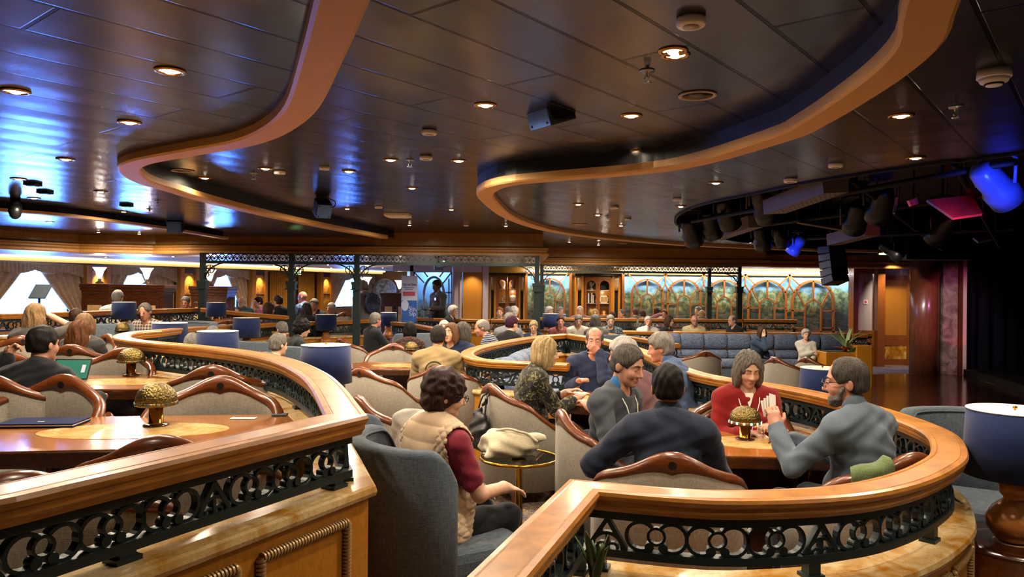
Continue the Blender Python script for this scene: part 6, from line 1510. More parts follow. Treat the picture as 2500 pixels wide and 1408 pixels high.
# ================================================================== the people
def T_(c, k='plain', c2=None): return (c, k, c2)
GREY, WHITE, BLACKH, BROWN, BLOND, AUBURN, SALT = ('#6f6a66', '#9d9894'), ('#b5b0aa', '#dcd8d2'), ('#0f0d0d', '#221d1c'), ('#2e1f18', '#523a2b'), ('#9a7c4e', '#d2b98c'), ('#4a2a18', '#80502c'), ('#4c4846', '#86807c')
PALE, TAN, RUDDY, DARKS = '#c49a80', '#a97857', '#b98068', '#3b251b'
def follow_chair(o, deg, kind, label, tier, group, sc=1.0):
    r = math.radians(deg); c = Vector((o.location.x, o.location.y, tier))
    return (CH if kind == 'crest' else TUB).put(label, c, r, group, sc)
# --- right foreground
P1, S1 = person('woman from behind in a quilted beige vest over a dark red T-shirt', 1098, 906, 3.72, -48, 0, PALE, ('curly', '#2a1c19', '#4d3630'), T_('#7a2335'), .36, '#14161d', ('lap', (.17, .36, .71)), 4, (-22, 14), 1.16, True, glasses=True, vest=('#b8a084', 'quilt'), hand_dir=(None, ((.1, 1, -.25), (0, -.2, -1))), curl=(.4, .3), eyes='none', hem=1)
P2, S2 = person('person in a pale grey hooded sweatshirt leaning beside the quilted vest woman', 1092, 925, 4.25, -22, 0, PALE, ('short', *SALT), T_('#a5a096'), 1, '#2b2f3a', ('lap', 'lap'), 8, (-20, 12), 1.2, hood='#aaa59b', eyes='none', body_tilt=17, top_off=.02)
P3, S3 = person('blonde woman in a black blouse with olive print sitting sideways at the table', 1336, 824, 6.05, -78, 0, PALE, ('bob', *BLOND), T_('#1b1a18', 'floral', '#6b6440'), .85, ('#171718', 'floral', '#33312c'), ((-.12, .42, .83), (.10, .46, .82)), 14, (-4, 10), 1.1, True, eyes='open', extra={'leg_len': .85, 'shoes': False})
P4, S4 = person('man in a dark blue overshirt covering his mouth with his hand', 1452, 799, 7.0, 172, 0, RUDDY, ('ring', *SALT), T_('#2a3350'), 1, '#23252c', ((-.05, .245, 1.10), (.15, .36, .83)), 10, (0, 6), 1.18, collar='#222a45', curl=(.9, .4), hand_dir=(((.75, .25, .55), (0, -1, .2)), None))
P5, S5 = person('white-haired man in a mauve polo shirt with his arm on the table', 1518, 826, 5.65, 48, 0, RUDDY, ('wavy', *WHITE), T_('#6c4a4e'), .45, '#23252c', ((-.2, .38, .80), (.1, .4, .80)), 14, (10, 8), 1.1, collar='#6c4a4e', eyes='none')
P6, S6 = person('smiling man in a grey sweater with blue collar and white lanyard', 1545, 844, 4.55, -128, 0, '#bb8a70', ('short', '#3a3533', '#6a635d'), T_('#3b4048'), 1, '#24262c', ((-.22, .30, .78), (.15, .42, .80)), 10, (-2, 20), 1.06, eyes='down', collar='#2a5f92')
P7, S7 = person('man with long grey hair in a blue polo shirt bending to the left', 1607, 815, 6.5, 62, 0, RUDDY, ('wavy', '#77726c', '#aaa49b'), T_('#47597a'), .5, '#23252c', ('table', 'table'), 20, (12, 12), 1.12, collar='#47597a', eyes='none')
P8, S8 = person('person with black hair and navy fleece seen from behind at the near rail', 1630, 888, 3.82, -10, 0, '#a5795f', ('short', *BLACKH), T_('#1a2133'), 1, '#16181d', ((-.24, .24, .70), (.2, .40, .78)), 6, (4, 6), .98, top_off=.020, collar='#141b2b', eyes='none', pole=((-1, -.3, -.45), None))
P9, S9 = person('woman in a bright red jacket looking down at her cards', 1832, 861, 5.02, 178, 0, PALE, ('bob', '#57504b', '#8c857e'), T_('#7a1614'), .96, '#24262c', ((-.09, .34, .82), (.07, .36, .78)), 8, (4, 22), 1.0, True, eyes='down', collar='#7a1614', top_off=.018, curl=(.8, .8))
P10, S10 = person('man in a grey-blue shirt with glasses and beard holding cards', 2062, 873, 3.86, 32, 0, RUDDY, ('thin', '#3a3531', '#5c5650'), T_('#525e6c'), 1, '#24262c', ((-.22, .40, .94), (-.04, .42, .86)), 8, (34, 8), 1.18, glasses=True, beard=('#57514c', '#8d8781'), collar='#525e6c', curl=(.9, .9), hand_dir=(((.1, .3, 1), (.5, 1, 0)), None))
G_ = 'beige chairs with carved wooden crests'
TUB_G = 'slate tub chairs'
# --- left side
P11, S11 = person('black-haired person in a black jacket using a laptop on the left', 108, 795, 4.5, -6, T2, '#b07e66', ('short', *BLACKH), T_('#14151a'), 1, '#16181d', ((-.36, .20, 1.10), (.2, .40, .80)), 6, (-10, 6), 1.1, top_off=.022, eyes='none', curl=(1.2, .4))
person('woman with long auburn hair seen from behind on the left', 197, 784, 6.5, -14, T2, PALE, ('long', *AUBURN), T_('#1b1d22'), 1, '#16181d', ('table', (.2, .44, .9)), 8, (0, 6), 1.0, True, eyes='none')
person('woman with light brown hair and glasses on her head, behind the auburn-haired woman', 208, 766, 7.4, 10, T2, PALE, ('bob', '#6a4b33', '#9a7a58'), T_('#3c3a3c'), 1, '#16181d', ('table', 'table'), 8, (0, 6), 1.0, True, eyes='none')
person('woman with long wavy blonde hair facing away on the far left', 88, 742, 7.5, 8, T2, PALE, ('long', '#7d5f40', '#b59266'), T_('#4a4642'), .6, '#16181d', ('table', 'head'), 6, (-6, 4), 1.06, True, eyes='none')
person('man with short dark hair and a dark red shirt, seen from behind on the left', 188, 753, 9.2, -10, T2, TAN, ('short', *BROWN), T_('#5a2228'), 1, '#16181d', ('table', 'table'), 6, (0, 4), 1.08, eyes='none')
person('smiling man in a brown and cream plaid shirt looking down', 351, 741, 9.9, 176, T2, RUDDY, ('thin', *SALT), T_('#3a2c2c', 'plaid', '#a39486'), 1, '#16181d', ('table', 'table'), 10, (0, 20), 1.1, eyes='down', collar='#4a3c3a')
person('grey-haired man in a white shirt seen from behind before the sideboards', 288, 708, 12.6, 4, T2, TAN, ('short', *GREY), T_('#b9b6ae'), .5, '#16181d', ('table', 'table'), 6, (0, 2), 1.08, eyes='none')
person('man in a dark shirt looking down right of the sideboards', 451, 724, 15.0, 178, T2, RUDDY, ('short', *SALT), T_('#26282e'), .5, '#16181d', ('table', 'table'), 12, (0, 24), 1.1)
person('white-haired woman facing right of the burl sideboard', 403, 727, 16.5, 150, T2, PALE, ('short', *WHITE), T_('#7a5a44'), .5, '#16181d', ('table', 'table'), 8, (0, 6), .95, True)
person('person in a wide pale sun hat behind the first trellis post', 553, 722, 15.6, 150, T2, PALE, ('short', *GREY), T_('#b8a68a'), .5, '#16181d', ('table', 'table'), 10, (0, 14), 1.0, hat=('fedora', '#b7ad9a'))
person('bald man with a white beard and a teal shirt in the gallery', 588, 724, 15.6, 178, T2, RUDDY, ('ring', *WHITE), T_('#4f8088'), .5, '#16181d', ('table', 'table'), 8, (0, 12), 1.12, beard=WHITE)
person('woman with short black hair and a bright pink blouse in the gallery', 629, 725, 15.6, 130, T2, PALE, ('short', *BLACKH), T_('#a03a62', 'floral', '#c08aa0'), .5, '#16181d', ('table', 'table'), 8, (0, 8), 1.0, True)
person('man in a black vest seen from behind by the gold drapes', 679, 721, 14.6, 30, T2, TAN, ('short', *BROWN), T_('#1b1c20'), .5, '#16181d', ('table', 'table'), 6, (30, 4), 1.05, eyes='none')
person('woman with short brown hair low in front of the man in the black vest', 659, 739, 14.0, -60, 0.1, PALE, ('bob', *BROWN), T_('#6b3a44'), .5, '#16181d', ('table', 'table'), 10, (0, 10), .95, True)
person('bald man with glasses in a blue floral shirt by the second trellis post', 738, 711, 15.5, 60, T2, RUDDY, ('bald', '#999', '#bbb'), T_('#31508a', 'floral', '#b8c8e0'), .5, '#16181d', ('table', 'table'), 6, (20, 6), 1.05, glasses=True)
person('grey-haired man in a dark jacket facing left behind the long-haired woman', 766, 729, 15.3, 165, 0.1, RUDDY, ('short', *GREY), T_('#23283a'), 1, '#16181d', ('table', 'table'), 8, (10, 10), 1.08)
person('woman with long dark grey hair seen from behind, right of the second trellis post', 749, 739, 14.5, 10, 0.1, PALE, ('long', '#2c2828', '#554e4c'), T_('#2d2a30'), 1, '#16181d', ('table', 'table'), 6, (0, 4), 1.0, True, eyes='none')
person('man with sunglasses and a navy jacket before the fourth narrow window', 808, 739, 15.3, 150, 0.1, RUDDY, ('short', *WHITE), T_('#222c46'), 1, '#16181d', ('table', 'table'), 8, (0, 6), 1.08, glasses=True)
person('bent grey-haired person carrying a dark blue backpack beside the third trellis post', 884, 687, 15.1, 40, 0, PALE, ('wavy', *GREY), T_('#55575c'), 1, '#2c3140', ('sides', 'sides'), 20, (0, 16), 1.08, stand=True, eyes='none')
person('person in a blue shirt standing close behind the backpack carrier', 889, 698, 15.7, 60, 0, PALE, ('short', *GREY), T_('#3a4d80'), 1, '#2c3140', ('sides', 'sides'), 14, (0, 16), 1.0, stand=True, eyes='none', fits=False)
person('bald man seen from behind between navy lamps in the middle left', 686, 785, 10.4, 30, 0, RUDDY, ('thin', *SALT), T_('#3f3334'), .5, '#16181d', ('lap', 'lap'), 10, (20, 14), 1.05, eyes='none')
person('woman with dark curly hair and sage sleeves looking down', 744, 779, 9.7, -60, 0, PALE, ('curly', *BLACKH), T_('#1d2021'), .5, '#16181d', ('lap', 'lap'), 10, (0, 18), 1.0, True, glasses=True)
person('grey-haired woman in a hooded grey jacket right of the rounded rail', 682, 814, 7.4, -35, 0, PALE, ('short', '#4f4c48', '#8a857e'), T_('#565654'), 1, '#16181d', ('lap', 'lap'), 8, (0, 8), 1.05, True, hood='#5c5c59', eyes='none')
person('woman with straight grey hair half hidden by the front navy lamp', 470, 814, 8.0, 20, 0, PALE, ('bob', *GREY), T_('#4b4a50'), 1, '#16181d', ('lap', 'lap'), 8, (0, 8), 1.0, True, eyes='none')
person('grey-haired person hidden behind the front navy lamp', 521, 796, 9.0, 0, 0, PALE, ('short', *GREY), T_('#4b4a50'), 1, '#16181d', ('lap', 'lap'), 8, (0, 8), 1.0, eyes='none')
person('man with glasses in a black polo shirt sitting upright in the middle', 917, 763, 11.9, -55, 0, RUDDY, ('short', *GREY), T_('#15171c'), .42, '#55657c', ('lap', 'knee'), 4, (10, 2), 1.14, glasses=True)
# --- middle
person('black-haired woman with a brown floral top seen from behind', 1001, 786, 10.6, 5, 0, TAN, ('bob', *BLACKH), T_('#201a18', 'floral', '#6a4030'), 1, '#16181d', ('table', 'table'), 8, (0, 6), 1.05, True, eyes='none')
PT, ST = person('man in a tan T-shirt with a round printed emblem on his back', 1070, 794, 7.75, -4, 0, TAN, ('short', '#1f1b19', '#3c3531'), T_('#8c7853'), .45, '#24262c', ('table', 'table'), 8, (2, 4), 1.18, eyes='none')
person('woman with light brown hair and lowered eyes facing the tan T-shirt man', 1102, 789, 8.9, 165, 0, PALE, ('bob', '#5c3d28', '#8a6142'), T_('#33343c'), .5, '#24262c', ('table', 'table'), 8, (-10, -4), 1.0, True, eyes='down')
person('grey-haired person partly hidden behind the tan T-shirt man', 1084, 782, 10.8, 175, 0, PALE, ('short', *WHITE), T_('#4a4d55'), 1, '#24262c', ('table', 'table'), 8, (0, 8), 1.0)
person('woman with dark grey hair and a navy top seen from behind', 1132, 787, 9.0, -25, 0, PALE, ('bob', '#393633', '#6b6661'), T_('#1c2740'), .5, '#24262c', ('table', 'table'), 10, (-10, 6), 1.0, True, eyes='none')
person('bald man in a navy and white striped shirt leaning to the left', 1172, 779, 10.2, 80, 0, RUDDY, ('ring', *GREY), T_('#1c2238', 'stripe', '#c9c8cc'), .5, '#24262c', ('table', 'table'), 18, (10, 16), 1.14, eyes='none')
person('woman with dark magenta hair and a black top seen from behind', 1252, 771, 10.9, -40, 0, PALE, ('short', '#2a1022', '#531f3d'), T_('#131316'), .1, '#24262c', ('table', 'table'), 8, (-10, 10), 1.02, True, eyes='none')
person('grey-haired man in a grey shirt behind the magenta-haired woman', 1245, 763, 12.6, -20, 0, PALE, ('short', *GREY), T_('#6c6f75'), 1, '#24262c', ('table', 'table'), 8, (-20, 8), 1.05, eyes='none')
person('woman with short blonde hair in navy looking down beside the large middle lamp', 1303, 783, 12.6, 172, 0, PALE, ('short', '#9a8560', '#c9b68e'), T_('#232c44'), 1, '#24262c', ('table', 'table'), 10, (6, 22), 1.0, True)
person('white-haired woman in black by the amber panel', 1108, 746, 16.7, -110, 0, PALE, ('wavy', *WHITE), T_('#1b1c22'), 1, '#24262c', ('lap', 'lap'), 10, (0, 10), 1.05, True)
person('tall waiter in black standing with a tray before the glass door', 1063, 684, 17.3, 130, 0, DARKS, ('short', '#0b0909', '#15110f'), T_('#191416'), 1, '#101218', ((-.22, .34, 1.12), 'stand'), 2, (0, 18), 1.12, stand=True)
person('woman with short reddish hair facing the room left of the lit cabinet', 1220, 750, 17.2, 172, 0, PALE, ('short', '#7d4f34', '#a8744f'), T_('#8a6a50'), 1, '#24262c', ('lap', 'lap'), 6, (0, 4), 1.0, True)
person('grey-haired person beside the white curly-haired woman', 1241, 748, 17.6, 30, 0, PALE, ('short', *GREY), T_('#3b4050'), 1, '#24262c', ('lap', 'lap'), 6, (0, 6), 1.0, eyes='none')
person('woman with white curly hair in a white cardigan below the lit cabinet', 1257, 748, 16.9, -50, 0, PALE, ('curly', *WHITE), T_('#c9c6c0'), 1, '#24262c', ('lap', 'lap'), 8, (0, 8), 1.02, True, eyes='none')
back_row = [
 ('white-haired person leaning right below the arched painting', 1342, 749, -120, ('wavy', *WHITE), '#7c4a44', 1), ('grey-haired person with glasses below the arched painting', 1369, 749, -150, ('short', *GREY), '#4a4858', 0), ('bald man facing the camera before the middle cabinet', 1416, 747, 178, ('thin', *WHITE), '#6b4a50', 0),
 ('woman with a blonde fringe before the middle cabinet', 1453, 754, 176, ('bob', '#a2793f', '#cfae74'), '#7b6f68', 1), ('person with dark brown hair before the black slot of the middle cabinet', 1495, 761, 20, ('short', *BROWN), '#3a302c', 0), ('bald tanned man facing left at the edge of the painted garden', 1518, 755, 110, ('thin', *SALT), '#2a2228', 0),
 ('man with reddish brown hair between the two lamps at the painted garden', 1550, 752, 20, ('short', '#4b3024', '#75503c'), '#54504c', 0), ('person with brown hair right of the lamps at the painted garden', 1569, 757, 10, ('short', *BROWN), '#7d7a74', 0), ('person with dark hair in a pale jacket under the first garden arch', 1604, 750, -20, ('short', *BROWN), '#b0aaa0', 0),
 ('woman raising a hand to her face under the first garden arch', 1622, 756, 150, ('short', *AUBURN), '#8a5a64', 1), ('grey-haired man facing left under the second garden arch', 1704, 748, 110, ('short', *GREY), '#55525a', 0), ('woman with blonde curled hair seen from behind under the second garden arch', 1713, 758, 0, ('curly', *BLOND), '#8c7a68', 1)]
for i, (lab, px, py, dg, hr, c, fm) in enumerate(back_row):
    person(lab, px, py, 19.0 - .35 * (i % 2), dg, 0, (PALE, RUDDY)[i % 2], hr, T_(c), 1, '#24262c', ('lap', 'head' if 'raising' in lab else 'lap'), 8, (0, 6), 1.0, bool(fm))
mid_row = [
 ('person with reddish face half hidden by the large middle lamp', 1407 - 38, 771, 16.3, 180, ('short', *BROWN), T_('#6d3a3a'), 0, {}), ('man in a cream shirt looking down at the tufted chairs', 1413, 769, 16.2, 178, ('short', *SALT), T_('#9d978b'), 0, {'head': (0, 24)}),
 ('person with dark grey hair seen from behind among the sunken seats', 1453, 768, 15.4, 10, ('bob', '#4a4846', '#77736f'), T_('#55504c'), 1, {}), ('man whose bearded face is lit purple by a screen', 1491, 769, 16.1, 178, ('short', *GREY), T_('#2c3644', 'floral', '#7c8894'), 0, {'beard': GREY, 'head': (0, 16)}),
 ('white-haired man with his hand at his mouth in a white shirt', 1583, 772, 17.2, 178, ('short', *WHITE), T_('#c3c1be'), 0, {'arms': ('lap', 'chin')}), ('woman with short brown hair in a dark jacket', 1635, 771, 17.2, -130, ('bob', *BROWN), T_('#1e1f26'), 1, {}),
 ('bald man with beard and glasses in a pale yellow shirt', 1696, 769, 17.2, 178, ('bald', '#888', '#aaa'), T_('#b8ab84'), 0, {'beard': GREY, 'glasses': True, 'w': 1.2}), ('balding man in a black leather jacket facing left', 1787, 769, 17.2, 110, ('ring', *SALT), T_('#17181c'), 0, {})]
for i, (lab, px, py, Y, dg, hr, tp, fm, kw) in enumerate(mid_row):
    a = dict(lean=8, head=(0, 8), w=1.05, arms=('lap', 'lap')); a.update(kw); person(lab, px, py, Y, dg, T1, (RUDDY, PALE)[i % 2], hr, tp, 1, '#24262c', female=bool(fm), **a)
person('dark-haired woman in a denim jacket talking on the tufted sofa', 1860, 797, 15.1, -140, T1, PALE, ('bob', *BROWN), T_('#26344a'), 1, '#24262c', ('lap', 'chin'), 10, (-20, 0), 1.0, True, vest=('#2b3a52', 'plain'))
person('white-haired woman in a pale blouse and pale trousers at the end of the tufted sofa', 1968, 804, 15.2, 165, T1, PALE, ('wavy', *WHITE), T_('#b4b2ac'), 1, '#a49a8c', ('lap', 'cross'), 2, (10, 2), 1.02, True)

# --- chairs that follow their sitters
follow_chair(P1, -60, 'tub', 'large slate tub chair of the woman in the quilted vest', 0, TUB_G, 1.04)
follow_chair(P3, -60, 'crest', 'crest chair with the black bag, under the blonde woman', 0, G_)
follow_chair(P6, -82, 'crest', 'crest chair of the man in the grey sweater', 0, G_)
follow_chair(P8, -8, 'crest', 'crest chair of the person in the navy fleece at the near rail', 0, G_)
follow_chair(P10, 16, 'crest', 'crest chair with the folded green jacket over its crest', 0, G_)
follow_chair(P9, 178, 'crest', 'crest chair of the woman in the red jacket', 0, G_)
follow_chair(P11, -8, 'crest', 'crest chair of the person with the laptop, back turned to the near left table', T2, G_)
# ================================================================== small things
def box_thing(name, label, cat, loc, rz, parts, group=None):
    t = thing(name, label, cat, loc, rz, group)
    for n, c, d, m, bv in parts: b = MB(); b.box(c, d); b.build(n, m, t, bevel=bv)
    return t
M['folder'] = plain('navy_leatherette', '#0a1640', .7, 0, .06); M['gold_print'] = plain('gold_print', '#b8b6ae', .4, .3); M['canvas'] = fabric('tote_canvas', '#a89c84', '#c6bba2', 300, .3); M['green_cloth'] = fabric('green_cotton', '#4c5a3a', '#65744e', 200, .3); M['black_cloth'] = plain('black_nylon', '#0e0e11', .55); M['screen'] = emit('laptop_screen', (.01, .10, .065), .5)
zt = T2 + MT
p = G(108, 1036, zt)
box_thing('folder', 'dark blue drinks folder with small silver print lying on the near left table', 'folder', (p.x, p.y, zt + .001), math.radians(6), [('back_cover', (0, 0, .003), (.36, .19, .006), 'folder', .002), ('pages', (0, 0, .009), (.35, .18, .008), 'paper', 0), ('front_cover', (0, 0, .016), (.36, .19, .006), 'folder', .002), ('print', (.0, -.03, .0195), (.03, .012, .001), 'gold_print', 0)])
p = G(594, 1021, zt); b = MB(); b.box((0, 0, .0006), (.13, .05, .0012), .05); b.cur = 1; b.box((0, .004, .0014), (.05, .012, .0006), .05); tag(b.build('paper_slip', ['paper', 'cream'], loc=(p.x, p.y, zt + .001)), 'white paper slip right of the near mushroom lamp', 'paper')
p = G(683, 1013, zt); b = MB(); b.box((0, 0, .003), (.075, .07, .006), .1); tag(b.build('coaster', 'slate', loc=(p.x, p.y, zt + .001)), 'small dark coaster at the right end of the near left table', 'coaster')
# laptop before the black-haired person
q = Vector((W(150, 900, 5.2).x, 5.2, T2 + MT + .001)); t = thing('laptop', 'open laptop with a green screen before the black-haired person', 'laptop', q, math.radians(4)); t.scale = (.85,) * 3
b = MB(); b.box((0, 0, .01), (.30, .22, .018)); b.build('keyboard_base', 'steel', t, bevel=.004)
R = Matrix.Rotation(math.radians(-28), 3, 'X'); b = MB(); b.box((0, 0, .095), (.30, .008, .19)); b.v = [tuple(R @ Vector(v) + Vector((0, .115, .015))) for v in b.v]; o = b.build('lid', 'steel', t)
b = MB(); b.box((0, -.005, .095), (.28, .003, .165)); b.v = [tuple(R @ Vector(v) + Vector((0, .115, .015))) for v in b.v]; b.build('screen', 'screen', o)
b = MB(); b.box((.1, -.0075, .1), (.03, .002, .07)); b.v = [tuple(R @ Vector(v) + Vector((0, .115, .015))) for v in b.v]; b.build('screen_panel', 'banner_white', o)
# playing cards
def loc_of(o, v): return o.matrix_world @ Vector(v)
bpy.context.view_layer.update()
CARD = None
def card(pos, rot, label, face_m='paper'):
    b = MB(); b.box((0, 0, 0), (.062, .088, .0009)); b.cur = 1; b.box((0, 0, .0006), (.05, .076, .0004)); b.cur = 2; b.box((0, 0, -.0006), (.054, .08, .0004))
    o = b.build('playing_card', ['paper', 'paper', 'card_back'], loc=pos); o.rotation_euler = rot; return tag(o, label, 'playing card', 'playing cards of the card table')
M['card_back'] = plain('card_back', '#9fa3ad', .5)
wr, f, n, sd = S10['HF'][0]; c0 = loc_of(P10, wr + f * .12 + n * .03)
for i in range(4): card(c0 + Vector((.012 * i - .02, .004 * i, .01 * i + .0)), (math.radians(78), .12 * i - .1, math.radians(20 + 6 * i)), f'playing card held upright by the man with glasses, {ORD[i]} of his fan')
zt = MT
for i, (px, py, r) in enumerate(((1880, 1050, .3), (1856, 1062, -.2), (1905, 1060, 1.2))): p = G(px, py, zt); card((p.x, p.y, zt + .002 + .001 * i), (0, 0, r), f'playing card lying flat on the card table, {ORD[i]} from the lamp')
wr, f, n, sd = S9['HF'][1]; c0 = loc_of(P9, wr + f * .11 + n * .045)
for i in range(3): card(c0 + Vector((.015 * i, -.002 * i, .006 * i)), (math.radians(25), 0, .2 * i), f'playing card in the hand of the red jacket woman, {ORD[i]} of three')
p = G(1845, 1056, zt); b = MB(); b.box((0, 0, .001), (.21, .15, .002), -.1); b.cur = 1; b.box((0, 0, .0024), (.17, .09, .0006), -.1); tag(b.build('score_sheet', ['paper', 'pink'], loc=(p.x, p.y + .06, zt + .001)), 'pink and white printed sheet behind the jewelled mushroom lamp', 'paper')
# drinks on the middle table
def tumbler(px, py, label, h=.15, r=.032, z=MT, fill=.45):
    p = G(px, py, z); t = thing('tumbler', label, 'glass', (p.x, p.y, z + .001))
    b = MB(); b.lathe([(0, 0), (r * .85, 0), (r, h), (r - .0025, h), (r * .85 - .002, .01), (0, .01)], n=28); b.build('glass', 'crystal', t)
    b = MB(); b.lathe([(0, .011), (r * .84 - .003, .011), (r * .9 - .003, h * fill), (0, h * fill)], n=24); b.build('drink', 'drink', t); return t
M['drink'] = plain('pale_drink', '#c9a35a', .1, 0, .5, Transmission_Weight=.6)
p = G(1409, 957, MT); b = MB(); b.box((0, 0, .0006), (.13, .13, .0012), .4); tag(b.build('napkin', 'paper', loc=(p.x, p.y, MT)), 'white paper napkin under the tall tumbler', 'napkin')
tumbler(1409, 955, 'tall tumbler on a napkin before the blonde woman', .17, .033, MT + .0012)
p = G(1447, 925, MT); t = thing('cup', 'white cup beside the man covering his mouth', 'cup', (p.x, p.y - .1, MT)); b = MB(); b.lathe([(0, 0), (.03, 0), (.042, .07), (.039, .07), (.028, .006), (0, .006)], n=24); b.build('bowl', 'white', t); b = MB(); b.tube([(.038, 0, .055), (.06, 0, .05), (.058, 0, .025), (.034, 0, .02)], .004, 6); b.build('handle', 'white', t)
tumbler(1003, 860, 'clear tumbler with a straw left of the tan T-shirt man', .15, .033, MT, .3)
for i, (px, py) in enumerate(((1745, 842), (1716, 870), (1700, 868))): tumbler(px, py, f'small tumbler on the glass tables before the tufted sofa, {ORD[i]} from the back', .12, .03, .30)
# black bag on the blonde woman's chair
cw = [o for o in COL.objects if o.get('label', '') == 'crest chair with the black bag, under the blonde woman'][0]; bpy.context.view_layer.update()
c0 = cw.matrix_world @ Vector((-.02, -.37, .60)); S = Shape(); S.ell((0, 0, -.06), (.13, .055, .15), None, .05); S.ell((.05, -.01, -.1), (.09, .06, .09), None, .05); S.cap((-.09, .02, .06), (.06, .02, .2), .03, .02, .03); S.rip = ripple(.012, 30, 3)
t = thing('bag', 'crumpled black bag hanging from the back of the blonde woman\'s chair', 'bag', c0, cw.rotation_euler.z); make('bag_body', S, .008, 'black_cloth', t)
b = MB(); b.tube(spline([(-.07, .0, .05), (-.03, .04, .22), (0, .09, .245), (.04, .04, .22), (.07, .0, .05)], .03), .007, 6); b.build('strap', 'black_cloth', t)
# tote bag on the near glass table
gt = [o for o in COL.objects if 'pale tote bag' in o.get('label', '')][0]
S = Shape(); S.ell((0, 0, .06), (.185, .13, .075), None, .05); S.ell((-.06, .03, .11), (.12, .10, .07), None, .06); S.cap((.05, -.03, .1), (.21, -.07, .12), .07, .012, .05).cap((.05, .05, .08), (.2, .09, .05), .06, .012, .05).cap((-.1, -.05, .06), (-.2, -.11, .03), .06, .012, .05).cap((-.1, .06, .06), (-.19, .11, .05), .06, .012, .05); S.rip = ripple(.011, 30, 5); S.half((0, 0, -1), 0)
t = thing('tote_bag', 'pale canvas tote bag slumped on the near round glass table', 'bag', (gt.location.x - .06, gt.location.y + .04, .549), .3); make('bag_body', S, .006, 'canvas', t)
b = MB(); b.tube(spline([(-.1, .0, .17), (-.04, -.06, .19), (.04, -.08, .17), (.1, -.07, .15), (.16, -.1, .1)], .02), .009, 6); b.build('handle', 'canvas', t); b = MB(); b.cyl((.12, -.105, .05), (.12, -.112, .05), .009, n=14); b.build('button', 'slate', t)
# green jacket over the chair crest
cw = [o for o in COL.objects if o.get('label', '') == 'crest chair with the folded green jacket over its crest'][0]; t = thing('jacket', 'folded olive green jacket hanging over a crest rail at the near rail', 'jacket', cw.location, cw.rotation_euler.z); t.scale = cw.scale
def jk(u, v):
    q = -.40 + .23 * u; x, y = plan(q); fp = frame_path([plan(q - .01), plan(q), plan(q + .01)])[1]; nx, ny = fp[3], fp[4]; a = v * 2 - 1; th = .045
    if a < -.08: o, z = th + .004 * math.sin(u * 9), hprof(q) + .018 - (-.08 - a) * .55
    elif a > .08: o, z = -th, hprof(q) + .018 - (a - .08) * .22
    else: o, z = -th * a / .08, hprof(q) + .03 + .006 * math.sin(u * 7)
    return (x + nx * o + .004 * math.sin(u * 13 + v * 9), y + ny * o, z)
b = MB(); b.grid(jk, 24, 40); o = b.build('folded_cloth', 'green_cloth', t, fix=False); o.modifiers.new('thick', 'SOLIDIFY').thickness = .012
# lanyards
def lanyard(S, t, mat='paper', dep=.115):
    B = S['B']; b = MB(); 
    for e in (-1, 1): b.tube([tuple(B(*q)) for q in ((e * .075, -.045, .53), (e * .085, .05, .52), (e * .07, .118, .44), (e * .035, dep + .035, .33), (.0, dep + .04, .19))], .0035, 6)
    b.build('lanyard', mat, t, fix=False)
lanyard(S6, P6, 'paper', .125); lanyard(S9, P9, 'paper', .12)
b = MB(); q = [S9['B'](*v) for v in ((-.032, .098, .50), (.032, .098, .50), (0, .126, .40), (-.032, .07, .50), (.032, .07, .50), (0, .09, .40))]; b.add([tuple(v) for v in q], [(0, 1, 2), (5, 4, 3), (0, 3, 4, 1), (1, 4, 5, 2), (2, 5, 3, 0)]); b.build('undershirt', 'paper', P9)
# collar leaves and placket of the beard man, zipper line of the red jacket
b = MB(); B = S9['B']; b.tube([tuple(B(0, .145, .36)), tuple(B(0, .15, .2)), tuple(B(0, .145, .05))], .005, 6); b.build('zipper', 'lip', P9, fix=False)
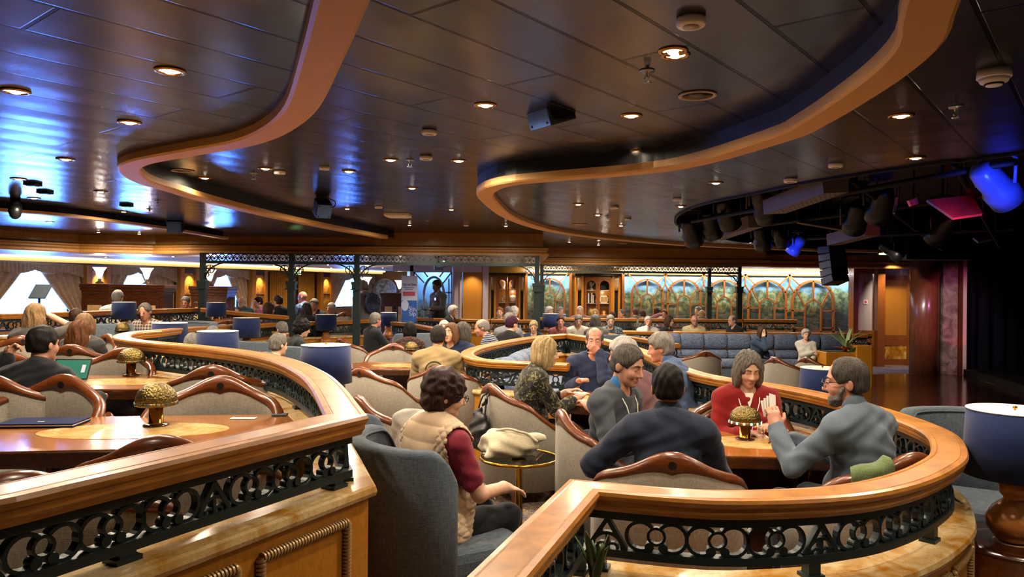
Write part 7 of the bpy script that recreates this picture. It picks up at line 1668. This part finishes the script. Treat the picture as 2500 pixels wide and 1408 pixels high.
# emblem on the tan T-shirt
B = S_T = ST['B']; b = MB()
def back(x, z): return np.array(B(x, -.151 + .75 * x * x + .8 * (z - .31) ** 2, z))
c_ = .30
pts = [back(.095 * math.cos(a), c_ + .095 * math.sin(a)) for a in np.linspace(0, 2 * PI, 33)[:-1]]; b.tube([tuple(p) for p in pts], .005, 5, closed=True)
for e in (-1, 1): b.tube([tuple(back(-e * .045, c_ - .045)), tuple(back(e * .045, c_ + .045))], .004, 5)
b.tube([tuple(back(.062 * math.cos(a), c_ + .062 * math.sin(a))) for a in np.linspace(0, 2 * PI, 25)[:-1]], .002, 5, closed=True)
for a in (0, PI): b.tube([tuple(back(.04 * math.cos(a) + .014 * math.cos(q), c_ + .014 * math.sin(q))) for q in np.linspace(0, 2 * PI, 9)[:-1]], .003, 5, closed=True)
b.build('emblem', 'gloss_black', PT, fix=False)
# sandals of the blonde woman
for k, (a, b_, c, d) in enumerate([(0, 0, 0, 0)] * 0): pass
for e in (-1, 1):
    x0 = e * .13; b = MB(); y0 = .50 - .02 * (e > 0)
    b.box((x0, y0, .012), (.10, .27, .02)); b.build('sandal_sole', 'burl', P3, bevel=.006)
    b = MB(); b.tube([(x0 - .048, y0 + .06, .02), (x0 - .03, y0 + .06, .08), (x0 + .03, y0 + .06, .08), (x0 + .048, y0 + .06, .02)], .012, 6); b.build('sandal_strap', 'black_cloth', P3, fix=False)
# tray of the waiter, backpack
wt = [o for o in COL.objects if o.get('label', '').startswith('tall waiter')][0]; bpy.context.view_layer.update()
p = wt.matrix_world @ Vector((-.22, .44, 1.10)); t = thing('tray', 'small dark tray held level by the standing waiter', 'tray', p); b = MB(); b.lathe([(0, 0), (.17, 0), (.18, .02), (.175, .02), (.165, .006), (0, .006)], n=28); b.build('dish', 'gloss_black', t)
b = MB(); b.cyl((0, .0, 0), (0, .005, 0), .035, n=16); b.v = [tuple(Vector(v) + Vector((-.08, .15, 1.33))) for v in b.v]; b.build('badge', 'white', wt)
bp = [o for o in COL.objects if o.get('label', '').startswith('bent grey-haired person')][0]
S = Shape(); S.ell((0, 0, 0), (.16, .12, .23), None, .05); S.ell((0, -.08, -.08), (.11, .06, .1), None, .04); S.rip = ripple(.006, 25, 1)
t = thing('backpack', 'dark blue grey backpack on the back of the bent grey-haired person', 'backpack', bp.matrix_world @ Vector((0, -.14, 1.28)), bp.rotation_euler.z); t.rotation_euler.x = -.35; make('pack', S, .014, cloth('#2b3650'), t)
b = MB()
for e in (-1, 1): b.tube([(e * .09, .08, .2), (e * .1, .17, .16), (e * .12, .2, .0), (e * .12, .1, -.16)], .016, 6)
b.build('strap', 'black_cloth', t, fix=False)
